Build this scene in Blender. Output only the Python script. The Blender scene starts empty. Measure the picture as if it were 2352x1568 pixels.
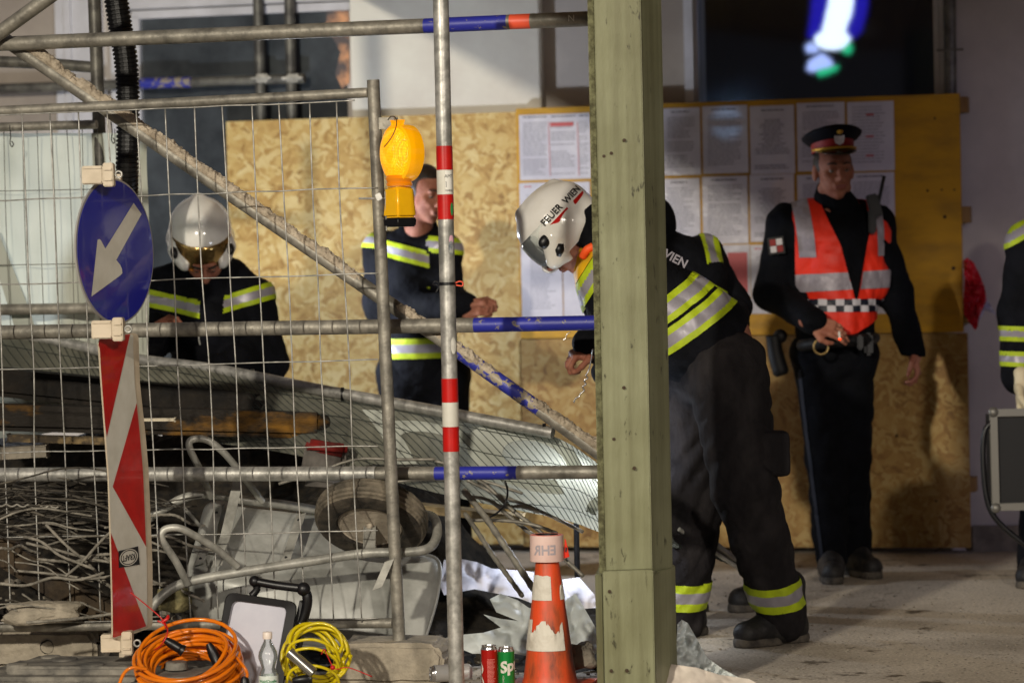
import bpy, bmesh, math, random
import numpy as np
from mathutils import Vector, Matrix, noise as mnoise
R = math.radians
random.seed(7)
scene = bpy.context.scene
C = scene.collection

# ------------------------------------------------------------------ camera
FPX = 6636.0                      # focal length in pixels of a 2352 px wide picture
CAMP = Vector((0, 0, 1.36))
PIT = math.atan(194 / FPX); ROL = R(1.25)
_f = Vector((0, math.cos(PIT), -math.sin(PIT))); _r0 = Vector((1, 0, 0)); _u0 = Vector((0, math.sin(PIT), math.cos(PIT)))
_r = _r0 * math.cos(ROL) - _u0 * math.sin(ROL); _u = _u0 * math.cos(ROL) + _r0 * math.sin(ROL)
cd = bpy.data.cameras.new('camera'); cam = bpy.data.objects.new('camera', cd); C.objects.link(cam)
cam.matrix_world = Matrix(((_r.x, _u.x, -_f.x, CAMP.x), (_r.y, _u.y, -_f.y, CAMP.y), (_r.z, _u.z, -_f.z, CAMP.z), (0, 0, 0, 1)))
cd.sensor_width = 36; cd.lens = 36 * FPX / 2352; cd.clip_end = 200
cd.dof.use_dof = True; cd.dof.focus_distance = 9.25; cd.dof.aperture_fstop = 2.9
scene.camera = cam

# ------------------------------------------------------------------ world and lights
w = bpy.data.worlds.new('World'); scene.world = w; w.use_nodes = True
bg = w.node_tree.nodes['Background']; bg.inputs[0].default_value = (0.78, 0.71, 0.80, 1); bg.inputs[1].default_value = 0.097
def lamp(name, kind, loc, target, energy, color, size=0.2, spot=None, blend=0.5):
    l = bpy.data.lights.new(name, kind); o = bpy.data.objects.new(name, l); C.objects.link(o)
    l.energy = energy; l.color = color
    if kind == 'AREA': l.size = size
    else: l.shadow_soft_size = size
    if spot: l.spot_size = R(spot); l.spot_blend = blend
    o.location = loc; o.rotation_euler = (Vector(target) - Vector(loc)).to_track_quat('-Z', 'Y').to_euler()
    return o
lamp('street_light', 'SPOT', (-4.2, -1.6, 4.7), (0.2, 10.6, 0.8), 4500, (1.0, 0.91, 0.76), 0.17, 52, 0.6)
lamp('street_light', 'SPOT', (3.4, -3.0, 4.6), (0.3, 9.0, 0.5), 2100, (1.0, 0.90, 0.78), 0.25, 30, 0.9)
lamp('vehicle_light', 'SPOT', (4.6, 6.2, 2.3), (2.75, 13.0, 1.0), 230, (0.76, 0.71, 1.0), 0.3, 32, 0.9)
lamp('blue_beacon', 'POINT', (-4.0, 1.5, 2.5), (0, 13, 1), 5, (0.35, 0.60, 1.0), 0.14)
scene.view_settings.view_transform = 'Standard'; scene.view_settings.look = 'None'
scene.view_settings.gamma = 1; scene.view_settings.exposure = 0.0
scene.cycles.max_bounces = 6; scene.cycles.sample_clamp_indirect = 4

# ------------------------------------------------------------------ pixel -> place
def ray(px, py):
    return _f + _r * ((px - 1176) / FPX) + _u * (-(py - 784) / FPX)
def P(px, py, d):
    v = ray(px, py); return CAMP + v * (d / v.y)
YK = 0.247
def U(px, py, c):                 # the wall, fence and scaffold all run parallel, left end farther away
    v = ray(px, py); return CAMP + v * (c / (v.y + YK * v.x))
def G(px, py, z=0.0):
    v = ray(px, py); return CAMP + v * ((z - CAMP.z) / v.z)
WA = math.atan(YK); EU = Vector((math.cos(WA), -math.sin(WA), 0)); EN = Vector((math.sin(WA), math.cos(WA), 0)); EZ = Vector((0, 0, 1))

# ------------------------------------------------------------------ materials
MATS = {}
def srgb(h):
    if isinstance(h, str):
        h = h.lstrip('#'); c = [int(h[i:i + 2], 16) / 255 for i in (0, 2, 4)]
        return tuple(((x / 12.92) if x < .04045 else ((x + .055) / 1.055) ** 2.4) for x in c)
    return h
def mat(name, col, rough=.6, metal=0.0, col2=None, nscale=12, amount=.5, bump=0.0, bscale=60, spec=.5, emis=None, estr=0, trans=0, alpha=1, detail=5, lo=.38, hi=.64, coat=0, sheen=0, ior=1.45, stretch=(1, 1, 1), translucent=0):
    if name in MATS: return MATS[name]
    m = bpy.data.materials.new(name); m.use_nodes = True; nt = m.node_tree; N = nt.nodes; L = nt.links
    b = N['Principled BSDF']; col = srgb(col)
    b.inputs['Base Color'].default_value = (*col, 1); b.inputs['Roughness'].default_value = rough; b.inputs['Metallic'].default_value = metal
    b.inputs['Specular IOR Level'].default_value = spec; b.inputs['IOR'].default_value = ior
    b.inputs['Transmission Weight'].default_value = trans; b.inputs['Alpha'].default_value = alpha
    b.inputs['Coat Weight'].default_value = coat; b.inputs['Sheen Weight'].default_value = sheen
    if emis: b.inputs['Emission Color'].default_value = (*srgb(emis), 1); b.inputs['Emission Strength'].default_value = estr
    tc = N.new('ShaderNodeTexCoord'); mp = N.new('ShaderNodeMapping'); L.new(tc.outputs['Object'], mp.inputs[0]); mp.inputs['Scale'].default_value = stretch
    if col2 is not None:
        n = N.new('ShaderNodeTexNoise'); n.inputs['Scale'].default_value = nscale; n.inputs['Detail'].default_value = detail; n.inputs['Roughness'].default_value = .62
        L.new(mp.outputs[0], n.inputs['Vector'])
        r = N.new('ShaderNodeValToRGB'); r.color_ramp.elements[0].position = lo; r.color_ramp.elements[1].position = hi
        r.color_ramp.elements[0].color = (*col, 1); r.color_ramp.elements[1].color = (*srgb(col2), 1)
        L.new(n.outputs['Fac'], r.inputs[0]); L.new(r.outputs[0], b.inputs['Base Color'])
    if bump:
        n2 = N.new('ShaderNodeTexNoise'); n2.inputs['Scale'].default_value = bscale; n2.inputs['Detail'].default_value = 6
        L.new(mp.outputs[0], n2.inputs['Vector'])
        bp = N.new('ShaderNodeBump'); bp.inputs['Strength'].default_value = bump; bp.inputs['Distance'].default_value = .01
        L.new(n2.outputs['Fac'], bp.inputs['Height']); L.new(bp.outputs[0], b.inputs['Normal'])
        rr = N.new('ShaderNodeMapRange'); rr.inputs[3].default_value = max(0.02, rough - .12); rr.inputs[4].default_value = min(1, rough + .15)
        L.new(n2.outputs['Fac'], rr.inputs[0]); L.new(rr.outputs[0], b.inputs['Roughness'])
    if translucent:
        t = N.new('ShaderNodeBsdfTranslucent'); t.inputs[0].default_value = (*col, 1); mx = N.new('ShaderNodeMixShader'); mx.inputs[0].default_value = translucent
        out = N['Material Output']; L.new(b.outputs[0], mx.inputs[1]); L.new(t.outputs[0], mx.inputs[2]); L.new(mx.outputs[0], out.inputs[0])
    MATS[name] = m; return m

def node_mat(name, fn):
    if name in MATS: return MATS[name]
    m = bpy.data.materials.new(name); m.use_nodes = True; nt = m.node_tree
    fn(nt, nt.nodes, nt.links, nt.nodes['Principled BSDF']); MATS[name] = m; return m

def osb_fn(dark):
    def fn(nt, N, L, b):
        tc = N.new('ShaderNodeTexCoord'); b.inputs['Roughness'].default_value = .62
        cols = []
        facs = []
        for ang, sx, sz, ds in ((.35, 12, 52, 1.5), (-.75, 14, 60, 2.0), (1.35, 11, 54, 1.6)):
            mp = N.new('ShaderNodeMapping'); mp.inputs['Rotation'].default_value = (0, ang, 0); L.new(tc.outputs['Object'], mp.inputs[0])
            nz = N.new('ShaderNodeTexNoise'); nz.inputs['Scale'].default_value = 12; nz.inputs['Detail'].default_value = 2; L.new(mp.outputs[0], nz.inputs['Vector'])
            mx = N.new('ShaderNodeMixRGB'); mx.inputs[0].default_value = .12; L.new(mp.outputs[0], mx.inputs[1]); L.new(nz.outputs['Color'], mx.inputs[2])
            sc = N.new('ShaderNodeVectorMath'); sc.operation = 'MULTIPLY'; sc.inputs[1].default_value = (sx, .5, sz); L.new(mx.outputs[0], sc.inputs[0])
            v = N.new('ShaderNodeTexVoronoi'); v.inputs['Scale'].default_value = 1.0; L.new(sc.outputs[0], v.inputs['Vector'])
            sp = N.new('ShaderNodeSeparateColor'); L.new(v.outputs['Color'], sp.inputs[0]); facs.append((sp, v))
        sw = N.new('ShaderNodeMix'); sw.data_type = 'FLOAT'
        gt = N.new('ShaderNodeMath'); gt.operation = 'GREATER_THAN'; gt.inputs[1].default_value = .5; L.new(facs[0][0].outputs[1], gt.inputs[0])
        L.new(gt.outputs[0], sw.inputs[0]); L.new(facs[0][0].outputs[0], sw.inputs[2]); L.new(facs[1][0].outputs[0], sw.inputs[3])
        sw2 = N.new('ShaderNodeMix'); sw2.data_type = 'FLOAT'
        gt2 = N.new('ShaderNodeMath'); gt2.operation = 'GREATER_THAN'; gt2.inputs[1].default_value = .6; L.new(facs[1][0].outputs[1], gt2.inputs[0])
        L.new(gt2.outputs[0], sw2.inputs[0]); L.new(sw.outputs[0], sw2.inputs[2]); L.new(facs[2][0].outputs[0], sw2.inputs[3])
        big = N.new('ShaderNodeTexNoise'); big.inputs['Scale'].default_value = 3.2; big.inputs['Detail'].default_value = 4; L.new(tc.outputs['Object'], big.inputs['Vector'])
        fin = N.new('ShaderNodeTexNoise'); fin.inputs['Scale'].default_value = 26; fin.inputs['Detail'].default_value = 6; L.new(tc.outputs['Object'], fin.inputs['Vector'])
        a1 = N.new('ShaderNodeMix'); a1.data_type = 'FLOAT'; a1.inputs[0].default_value = .38; L.new(sw2.outputs[0], a1.inputs[2]); L.new(big.outputs['Fac'], a1.inputs[3])
        a2 = N.new('ShaderNodeMix'); a2.data_type = 'FLOAT'; a2.inputs[0].default_value = .35; L.new(a1.outputs[0], a2.inputs[2]); L.new(fin.outputs['Fac'], a2.inputs[3])
        r = N.new('ShaderNodeValToRGB'); e = r.color_ramp.elements
        pal = [(.20, '#8a652c'), (.34, '#b08a48'), (.45, '#c2a05c'), (.56, '#cdb06e'), (.74, '#dcc890')]
        e[0].position = pal[0][0]; e[0].color = (*srgb(pal[0][1]), 1); e[1].position = pal[-1][0]; e[1].color = (*srgb(pal[-1][1]), 1)
        for p, c in pal[1:-1]:
            q = e.new(p); q.color = (*srgb(c), 1)
        L.new(a2.outputs[0], r.inputs[0])
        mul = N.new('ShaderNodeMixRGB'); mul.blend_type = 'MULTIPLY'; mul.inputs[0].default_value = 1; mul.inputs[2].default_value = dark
        L.new(r.outputs[0], mul.inputs[1]); L.new(mul.outputs[0], b.inputs['Base Color'])
        bp = N.new('ShaderNodeBump'); bp.inputs['Strength'].default_value = .3; bp.inputs['Distance'].default_value = .004; L.new(a2.outputs[0], bp.inputs['Height']); L.new(bp.outputs[0], b.inputs['Normal'])
    return fn
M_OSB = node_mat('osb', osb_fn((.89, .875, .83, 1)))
M_OSB_SHADED = node_mat('osb_shaded', osb_fn((.56, .49, .37, 1)))  # same OSB tinted darker: shade over the right side is put into colour

def ground_fn(nt, N, L, b):
    tc = N.new('ShaderNodeTexCoord'); mp = N.new('ShaderNodeMapping'); L.new(tc.outputs['Object'], mp.inputs[0])
    n1 = N.new('ShaderNodeTexNoise'); n1.inputs['Scale'].default_value = 1.3; n1.inputs['Detail'].default_value = 7; n1.inputs['Roughness'].default_value = .6
    n2 = N.new('ShaderNodeTexNoise'); n2.inputs['Scale'].default_value = 85; n2.inputs['Detail'].default_value = 4
    n3 = N.new('ShaderNodeTexVoronoi'); n3.inputs['Scale'].default_value = 26; n3.inputs['Randomness'].default_value = 1
    n4 = N.new('ShaderNodeTexNoise'); n4.inputs['Scale'].default_value = 4.5; n4.inputs['Detail'].default_value = 8; n4.inputs['Roughness'].default_value = .7
    for n in (n1, n2, n3, n4): L.new(mp.outputs[0], n.inputs['Vector'])
    r1 = N.new('ShaderNodeValToRGB'); r1.color_ramp.elements[0].position = .36; r1.color_ramp.elements[1].position = .60
    r1.color_ramp.elements[0].color = (.35, .30, .235, 1); r1.color_ramp.elements[1].color = (.60, .53, .43, 1); L.new(n1.outputs['Fac'], r1.inputs[0])
    r2 = N.new('ShaderNodeValToRGB'); r2.color_ramp.elements[0].position = .3; r2.color_ramp.elements[1].position = .7
    r2.color_ramp.elements[0].color = (.62, .62, .62, 1); r2.color_ramp.elements[1].color = (1.15, 1.15, 1.15, 1); L.new(n2.outputs['Fac'], r2.inputs[0])
    m1 = N.new('ShaderNodeMixRGB'); m1.blend_type = 'MULTIPLY'; m1.inputs[0].default_value = 1; L.new(r1.outputs[0], m1.inputs[1]); L.new(r2.outputs[0], m1.inputs[2])
    r3 = N.new('ShaderNodeValToRGB'); r3.color_ramp.elements[0].position = .58; r3.color_ramp.elements[1].position = .65
    r3.color_ramp.elements[0].color = (0, 0, 0, 1); r3.color_ramp.elements[1].color = (1, 1, 1, 1); L.new(n4.outputs['Fac'], r3.inputs[0])
    m2 = N.new('ShaderNodeMixRGB'); m2.inputs[2].default_value = (.085, .065, .04, 1); L.new(r3.outputs[0], m2.inputs[0]); L.new(m1.outputs[0], m2.inputs[1])
    r5 = N.new('ShaderNodeValToRGB'); r5.color_ramp.elements[0].position = .10; r5.color_ramp.elements[1].position = .17; r5.color_ramp.elements[0].color = (1, 1, 1, 1); r5.color_ramp.elements[1].color = (0, 0, 0, 1); L.new(n3.outputs['Distance'], r5.inputs[0])
    m4 = N.new('ShaderNodeMixRGB'); m4.inputs[2].default_value = (.07, .06, .045, 1); L.new(r5.outputs[0], m4.inputs[0]); L.new(m2.outputs[0], m4.inputs[1])
    L.new(m4.outputs[0], b.inputs['Base Color']); b.inputs['Roughness'].default_value = .75
    bp = N.new('ShaderNodeBump'); bp.inputs['Strength'].default_value = .5; bp.inputs['Distance'].default_value = .01; L.new(n2.outputs['Fac'], bp.inputs['Height']); L.new(bp.outputs[0], b.inputs['Normal'])
M_GROUND = node_mat('concrete_ground', ground_fn)

M_GALV = mat('galvanised_steel', '#8d8c86', .42, .55, '#c3c1ba', 24, bump=.12, bscale=40, stretch=(1, 1, 1))
M_GALVD = mat('weathered_steel', '#5f5c55', .5, .4, '#aaa598', 16, bump=.25, bscale=50, lo=.3, hi=.75)
M_STEELR = mat('rear_steel', '#4d4b47', .5, .4, '#77756c', 14)
M_BLUEP = mat('chipped_blue_paint', '#20267e', .45, 0, '#20267e', 30)
def chip_fn(base, under, pos):
    def fn(nt, N, L, b):
        tc = N.new('ShaderNodeTexCoord'); n = N.new('ShaderNodeTexNoise'); n.inputs['Scale'].default_value = 34; n.inputs['Detail'].default_value = 7; n.inputs['Roughness'].default_value = .7
        L.new(tc.outputs['Object'], n.inputs['Vector']); r = N.new('ShaderNodeValToRGB'); r.color_ramp.interpolation = 'LINEAR'
        r.color_ramp.elements[0].position = pos; r.color_ramp.elements[1].position = pos + .02
        r.color_ramp.elements[0].color = (*srgb(base), 1); r.color_ramp.elements[1].color = (*srgb(under), 1)
        L.new(n.outputs['Fac'], r.inputs[0]); L.new(r.outputs[0], b.inputs['Base Color']); b.inputs['Roughness'].default_value = .45
        bp = N.new('ShaderNodeBump'); bp.inputs['Strength'].default_value = .2; bp.inputs['Distance'].default_value = .004; L.new(n.outputs['Fac'], bp.inputs['Height']); L.new(bp.outputs[0], b.inputs['Normal'])
    return fn
M_BLUEC = node_mat('blue_paint_chipped', chip_fn('#252c96', '#8a8272', .60))
M_BLUEW = node_mat('blue_paint_worn', chip_fn('#2a3192', '#978c74', .52))
M_ORNGC = node_mat('orange_paint_chipped', chip_fn('#e8583a', '#3a2a22', .66))
M_POSTG = mat('green_paint', '#6b6b45', .55, 0, '#7f7f58', 7, bump=.35, bscale=28)
def post_fn(nt, N, L, b):
    tc = N.new('ShaderNodeTexCoord')
    n1 = N.new('ShaderNodeTexNoise'); n1.inputs['Scale'].default_value = 5; n1.inputs['Detail'].default_value = 6
    mp = N.new('ShaderNodeMapping'); mp.inputs['Scale'].default_value = (34, 34, 12); mp.inputs['Rotation'].default_value = (0, .5, 0)
    n2 = N.new('ShaderNodeTexNoise'); n2.inputs['Scale'].default_value = 1.0; n2.inputs['Detail'].default_value = 8; n2.inputs['Roughness'].default_value = .68
    L.new(tc.outputs['Object'], n1.inputs['Vector']); L.new(tc.outputs['Object'], mp.inputs[0]); L.new(mp.outputs[0], n2.inputs['Vector'])
    r1 = N.new('ShaderNodeValToRGB'); r1.color_ramp.elements[0].position = .35; r1.color_ramp.elements[1].position = .65
    r1.color_ramp.elements[0].color = (*srgb('#777859'), 1); r1.color_ramp.elements[1].color = (*srgb('#888a6c'), 1); L.new(n1.outputs['Fac'], r1.inputs[0])
    r2 = N.new('ShaderNodeValToRGB'); r2.color_ramp.elements[0].position = .615; r2.color_ramp.elements[1].position = .67
    r2.color_ramp.elements[0].color = (0, 0, 0, 1); r2.color_ramp.elements[1].color = (1, 1, 1, 1); L.new(n2.outputs['Fac'], r2.inputs[0])
    m = N.new('ShaderNodeMixRGB'); m.inputs[2].default_value = (*srgb('#3c3a22'), 1); L.new(r2.outputs[0], m.inputs[0]); L.new(r1.outputs[0], m.inputs[1])
    mq = N.new('ShaderNodeMapping'); mq.inputs['Scale'].default_value = (30, 30, 1.3); L.new(tc.outputs['Object'], mq.inputs[0]); n5 = N.new('ShaderNodeTexNoise'); n5.inputs['Scale'].default_value = 1; n5.inputs['Detail'].default_value = 6; L.new(mq.outputs[0], n5.inputs['Vector'])
    r5 = N.new('ShaderNodeValToRGB'); r5.color_ramp.elements[0].position = .35; r5.color_ramp.elements[1].position = .62; r5.color_ramp.elements[0].color = (.74, .72, .64, 1); r5.color_ramp.elements[1].color = (1.05, 1.05, 1.02, 1); L.new(n5.outputs['Fac'], r5.inputs[0])
    mm = N.new('ShaderNodeMixRGB'); mm.blend_type = 'MULTIPLY'; mm.inputs[0].default_value = 1; L.new(m.outputs[0], mm.inputs[1]); L.new(r5.outputs[0], mm.inputs[2]); L.new(mm.outputs[0], b.inputs['Base Color'])
    b.inputs['Roughness'].default_value = .5
    bp = N.new('ShaderNodeBump'); bp.inputs['Strength'].default_value = .35; bp.inputs['Distance'].default_value = .006; L.new(n2.outputs['Fac'], bp.inputs['Height']); L.new(bp.outputs[0], b.inputs['Normal'])
M_POST = node_mat('post_paint', post_fn)
M_POSTE = mat('rough_board_edge', '#55533a', .85, 0, '#80805e', 40, bump=.9, bscale=120, lo=.4, hi=.62)
M_PLASTER = mat('plaster', '#b9b2ab', .85, 0, '#c8c0b8', 3, bump=.1, bscale=120)
M_PLASTERL = mat('pale_plaster', '#e2dfd2', .85, 0, '#d2ccc0', 2.2)
M_TAUPE = mat('taupe_plaster', '#93897f', .85, 0, '#a3998d', 3)
M_WFRAME = mat('window_frame_white', '#c7c6ca', .45, 0, '#b5b4b6', 5)
M_GLASSD = mat('dark_pane', '#33373a', .15, 0, '#4c5154', 3, spec=.7)
M_BLACK = mat('black_plastic', '#0a0a0d', .4, 0, '#141417', 20)
M_RUBBER = mat('dusty_rubber', '#35312a', .85, 0, '#857b6a', 10, bump=.6, bscale=60, lo=.35, hi=.68)
M_CLOTH = mat('navy_turnout_cloth', '#07080c', .85, 0, '#0f1016', 9, bump=.6, bscale=30, spec=.15)
M_TROUS = mat('charcoal_turnout_cloth', '#1c1a1c', .88, 0, '#302d2e', 5, bump=.6, bscale=26, spec=.15, lo=.45, hi=.72, stretch=(1.6, 1.6, .8))
M_POLC = mat('police_cloth', '#050609', .85, 0, '#090b11', 9, bump=.2, spec=.12)
M_FLUO = mat('fluorescent_yellow_tape', '#aec214', .6, 0, '#98aa18', 14, bump=.2)
M_SILV = mat('silver_reflective_tape', '#8d8890', .4, .2, '#9b98a0', 12)
M_SKIN = mat('skin', '#a06c57', .62, 0, '#86513f', 22, bump=.25, bscale=150, spec=.3)
M_HAIR = mat('dark_hair', '#1c1512', .6, 0, '#2c2018', 60)
M_LIP = mat('lip', '#7a4038', .6)
M_EYE = mat('eye_dark', '#3a2a22', .3)
M_BOOT = mat('dusty_black_leather', '#111011', .6, 0, '#322f2c', 16, bump=.3, lo=.45, hi=.8)
M_WHITEG = mat('white_gloss_shell', '#efede8', .18, 0, '#e0ddd4', 6, coat=.6)
M_GOLD = mat('gold_mirror_visor', '#8f7448', .16, .85, '#c9a868', 12)

M_RED = mat('signal_red', '#c0150f', .35, 0, '#a8120e', 14, coat=.3)
M_WHITE = mat('retroreflective_white', '#d5d3c8', .4, 0, '#c6c3b6', 10)
M_ORANGE = mat('dirty_orange_rubber', '#d2451c', .5, 0, '#a8401f', 9, bump=.15, lo=.45, hi=.7)
M_CONC = mat('concrete', '#8b8374', .9, 0, '#a69c8a', 14, bump=.6, bscale=70)
M_CONCD = mat('dark_concrete', '#6a645a', .9, 0, '#8a8274', 10, bump=.6, bscale=60)
M_DIRT = mat('dark_soil', '#0f0d0a', .95, 0, '#2e281f', 26, bump=.9, bscale=40)  # soil tone lowered to stand for the shade under the fallen banner
M_MORTAR = mat('mortar', '#9c8f7c', .95, 0, '#c4b7a2', 30, bump=.9, bscale=90)
M_REBAR = mat('dusty_rod', '#4a463f', .75, .1, '#a19b8e', 18, bump=.5, bscale=120, lo=.3, hi=.7)
M_YPAINT = mat('yellow_machine_paint', '#1b150d', .8, 0, '#7d560f', 3.2, bump=.4, lo=.54, hi=.70, detail=7, stretch=(1, 1, 2.2))
M_TARP = mat('pale_green_banner', '#8d8c7c', .6, 0, '#65655a', 4, bump=.6, bscale=14, translucent=.45)
M_TARPW = mat('white_banner_print', '#bfc3b8', .5, translucent=.3)
M_PLAST = mat('milky_plastic_sheet', '#d3dad8', .45, 0, '#eaefed', 5, bump=.35, bscale=16, translucent=.3, spec=.3)
M_FLEECE = mat('pale_cloth_sheet', '#bfbdc6', .8, 0, '#d2d0d8', 6, bump=.3, bscale=20, spec=.1)
M_YEL = mat('yellow_board_paint', '#c0900f', .55, 0, '#8f6a18', 3.5, bump=.15, detail=9, lo=.42, hi=.75, stretch=(1, 1, 3))
M_WOOD = mat('batten_wood', '#7d6038', .7, 0, '#9a7a4a', 18, stretch=(1, 1, .2))
M_PAPER = mat('paper_in_sleeve', '#bcbac6', .16, 0, '#cecdd6', 4, coat=.5, bump=.2, bscale=30)
M_INK = mat('grey_print', '#6d6d78', .5)
M_INKD = mat('dark_print', '#3c3c46', .5)
M_REDINK = mat('red_print', '#b04a4e', .5)
M_BLACKF = mat('flat_black', '#060608', .6)

# ------------------------------------------------------------------ object helpers
def link(o, parent=None):
    C.objects.link(o)
    if parent: o.parent = parent
    return o
def ploc(parent):
    v = Vector((0, 0, 0))
    while parent: v += parent.location; parent = parent.parent
    return v
def thing(name, label, cat, loc, group=None):
    o = bpy.data.objects.new(name, None); o.location = loc; o.empty_display_size = .1; C.objects.link(o)
    o['label'] = label; o['category'] = cat
    if group: o['group'] = group
    return o
def tag(o, label=None, cat=None, group=None, kind=None):
    for k, v in (('label', label), ('category', cat), ('group', group), ('kind', kind)):
        if v: o[k] = v
    return o
def from_data(name, verts, faces, mats, parent=None, mi=None, smooth=True, label=None, cat=None, group=None, kind=None, loc=None):
    """verts are world positions; origin goes to the base (top-level) or to the parent's origin"""
    verts = np.asarray([tuple(v) for v in verts] if not isinstance(verts, np.ndarray) else verts, dtype=float)
    if parent is not None: off = np.array(ploc(parent))
    elif loc is not None: off = np.array(loc)
    else: off = np.array([verts[:, 0].mean(), verts[:, 1].mean(), verts[:, 2].min()])
    me = bpy.data.meshes.new(name); me.from_pydata((verts - off).tolist(), [], [tuple(int(i) for i in f) for f in faces]); me.update()
    if not isinstance(mats, (list, tuple)): mats = [mats]
    for m in mats: me.materials.append(m)
    if mi is not None: me.polygons.foreach_set('material_index', np.asarray(mi, dtype=np.int32))
    if smooth: me.polygons.foreach_set('use_smooth', np.ones(len(me.polygons), dtype=bool))
    o = bpy.data.objects.new(name, me); C.objects.link(o)
    if parent is not None: o.parent = parent
    else: o.location = off
    return tag(o, label, cat, group, kind)

class MB:
    """collects shapes in world space"""
    def __init__(s): s.v = []; s.f = []; s.m = []
    def add(s, v, f, m=0):
        k = len(s.v); s.v += [Vector(p) for p in v]; s.f += [tuple(k + i for i in q) for q in f]; s.m += [m] * len(f) if isinstance(m, int) else list(m); return s
    def box(s, c, ax, ay, az, m=0, bev=0.0):
        """centre, half axes as vectors; bev = bevel width"""
        c = Vector(c)
        if bev <= 0:
            v = [c + ax * i + ay * j + az * k for i in (-1, 1) for j in (-1, 1) for k in (-1, 1)]
            return s.add(v, [(0, 1, 3, 2), (4, 6, 7, 5), (0, 4, 5, 1), (2, 3, 7, 6), (0, 2, 6, 4), (1, 5, 7, 3)], m)
        bm = bmesh.new(); bmesh.ops.create_cube(bm, size=2)
        Mx = Matrix((ax, ay, az)).transposed()
        for q in bm.verts: q.co = c + Mx @ q.co
        bmesh.ops.bevel(bm, geom=list(bm.edges), offset=bev, segments=2, affect='EDGES')
        bm.verts.index_update(); s.add([q.co.copy() for q in bm.verts], [tuple(x.index for x in f.verts) for f in bm.faces], m); bm.free(); return s
    def tube(s, pts, r, n=10, m=0, caps=True, closed=False):
        pts = [Vector(p) for p in pts]; N = len(pts)
        rs = r if isinstance(r, (list, tuple)) else [r] * N
        t = (pts[1] - pts[0]).normalized(); a = t.orthogonal().normalized(); V = []
        for i in range(N):
            if closed: t2 = (pts[(i + 1) % N] - pts[i - 1])
            else: t2 = pts[min(i + 1, N - 1)] - pts[max(i - 1, 0)]
            if t2.length < 1e-9: t2 = t
            t2 = t2.normalized(); q = t.rotation_difference(t2); a = (q @ a); a = (a - t2 * a.dot(t2)).normalized(); t = t2; b = t.cross(a)
            for j in range(n):
                th = 2 * math.pi * j / n; V.append(pts[i] + (a * math.cos(th) + b * math.sin(th)) * rs[i])
        F = []
        for i in range(N - (0 if closed else 1)):
            i2 = (i + 1) % N
            for j in range(n): F.append((i * n + j, i * n + (j + 1) % n, i2 * n + (j + 1) % n, i2 * n + j))
        if caps and not closed: F.append(tuple(range(n))[::-1]); F.append(tuple((N - 1) * n + j for j in range(n)))
        return s.add(V, F, m)
    def lathe(s, base, axis, prof, n=32, m=0, caps=True):
        """prof = [(radius, height)], m int or one index per ring"""
        axis = Vector(axis).normalized(); a = axis.orthogonal().normalized(); b = axis.cross(a); base = Vector(base); V = []; F = []; Mi = []
        for (r, h) in prof:
            for j in range(n):
                th = 2 * math.pi * j / n; V.append(base + axis * h + (a * math.cos(th) + b * math.sin(th)) * r)
        for i in range(len(prof) - 1):
            for j in range(n):
                F.append((i * n + j, i * n + (j + 1) % n, (i + 1) * n + (j + 1) % n, (i + 1) * n + j)); Mi.append(m if isinstance(m, int) else m[i])
        if caps:
            F.append(tuple(range(n))[::-1]); Mi.append(m if isinstance(m, int) else m[0]); F.append(tuple((len(prof) - 1) * n + j for j in range(n))); Mi.append(m if isinstance(m, int) else m[-1])
        return s.add(V, F, Mi)
    def prism(s, poly, nrm, th, m=0, ms=None):
        """flat polygon of world points, thickened along nrm"""
        poly = [Vector(p) for p in poly]; n = len(poly); nrm = Vector(nrm).normalized() * th
        V = poly + [p + nrm for p in poly]; F = [tuple(range(n))[::-1], tuple(range(n, 2 * n))] + [(i, (i + 1) % n, n + (i + 1) % n, n + i) for i in range(n)]
        return s.add(V, F, [m, m] + [m if ms is None else ms] * n)
    def ball(s, c, r, m=0, nu=12, nv=8, ax=None):
        V = []; F = []; c = Vector(c); r = Vector(r) if hasattr(r, '__len__') else Vector((r, r, r))
        for i in range(nv + 1):
            ph = math.pi * i / nv
            for j in range(nu):
                th = 2 * math.pi * j / nu; q = Vector((math.sin(ph) * math.cos(th) * r.x, math.sin(ph) * math.sin(th) * r.y, math.cos(ph) * r.z))
                if ax: q = ax[0] * q.x + ax[1] * q.y + ax[2] * q.z
                V.append(c + q)
        for i in range(nv):
            for j in range(nu): F.append((i * nu + j, (i + 1) * nu + j, (i + 1) * nu + (j + 1) % nu, i * nu + (j + 1) % nu))
        return s.add(V, F, m)
    def build(s, name, mats, parent=None, smooth=False, auto=None, **k):
        o = from_data(name, s.v, s.f, mats, parent, s.m, smooth or auto is not None, **k)
        if auto is not None:
            me = o.data; me.set_sharp_from_angle(angle=R(auto))
        return o

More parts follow.
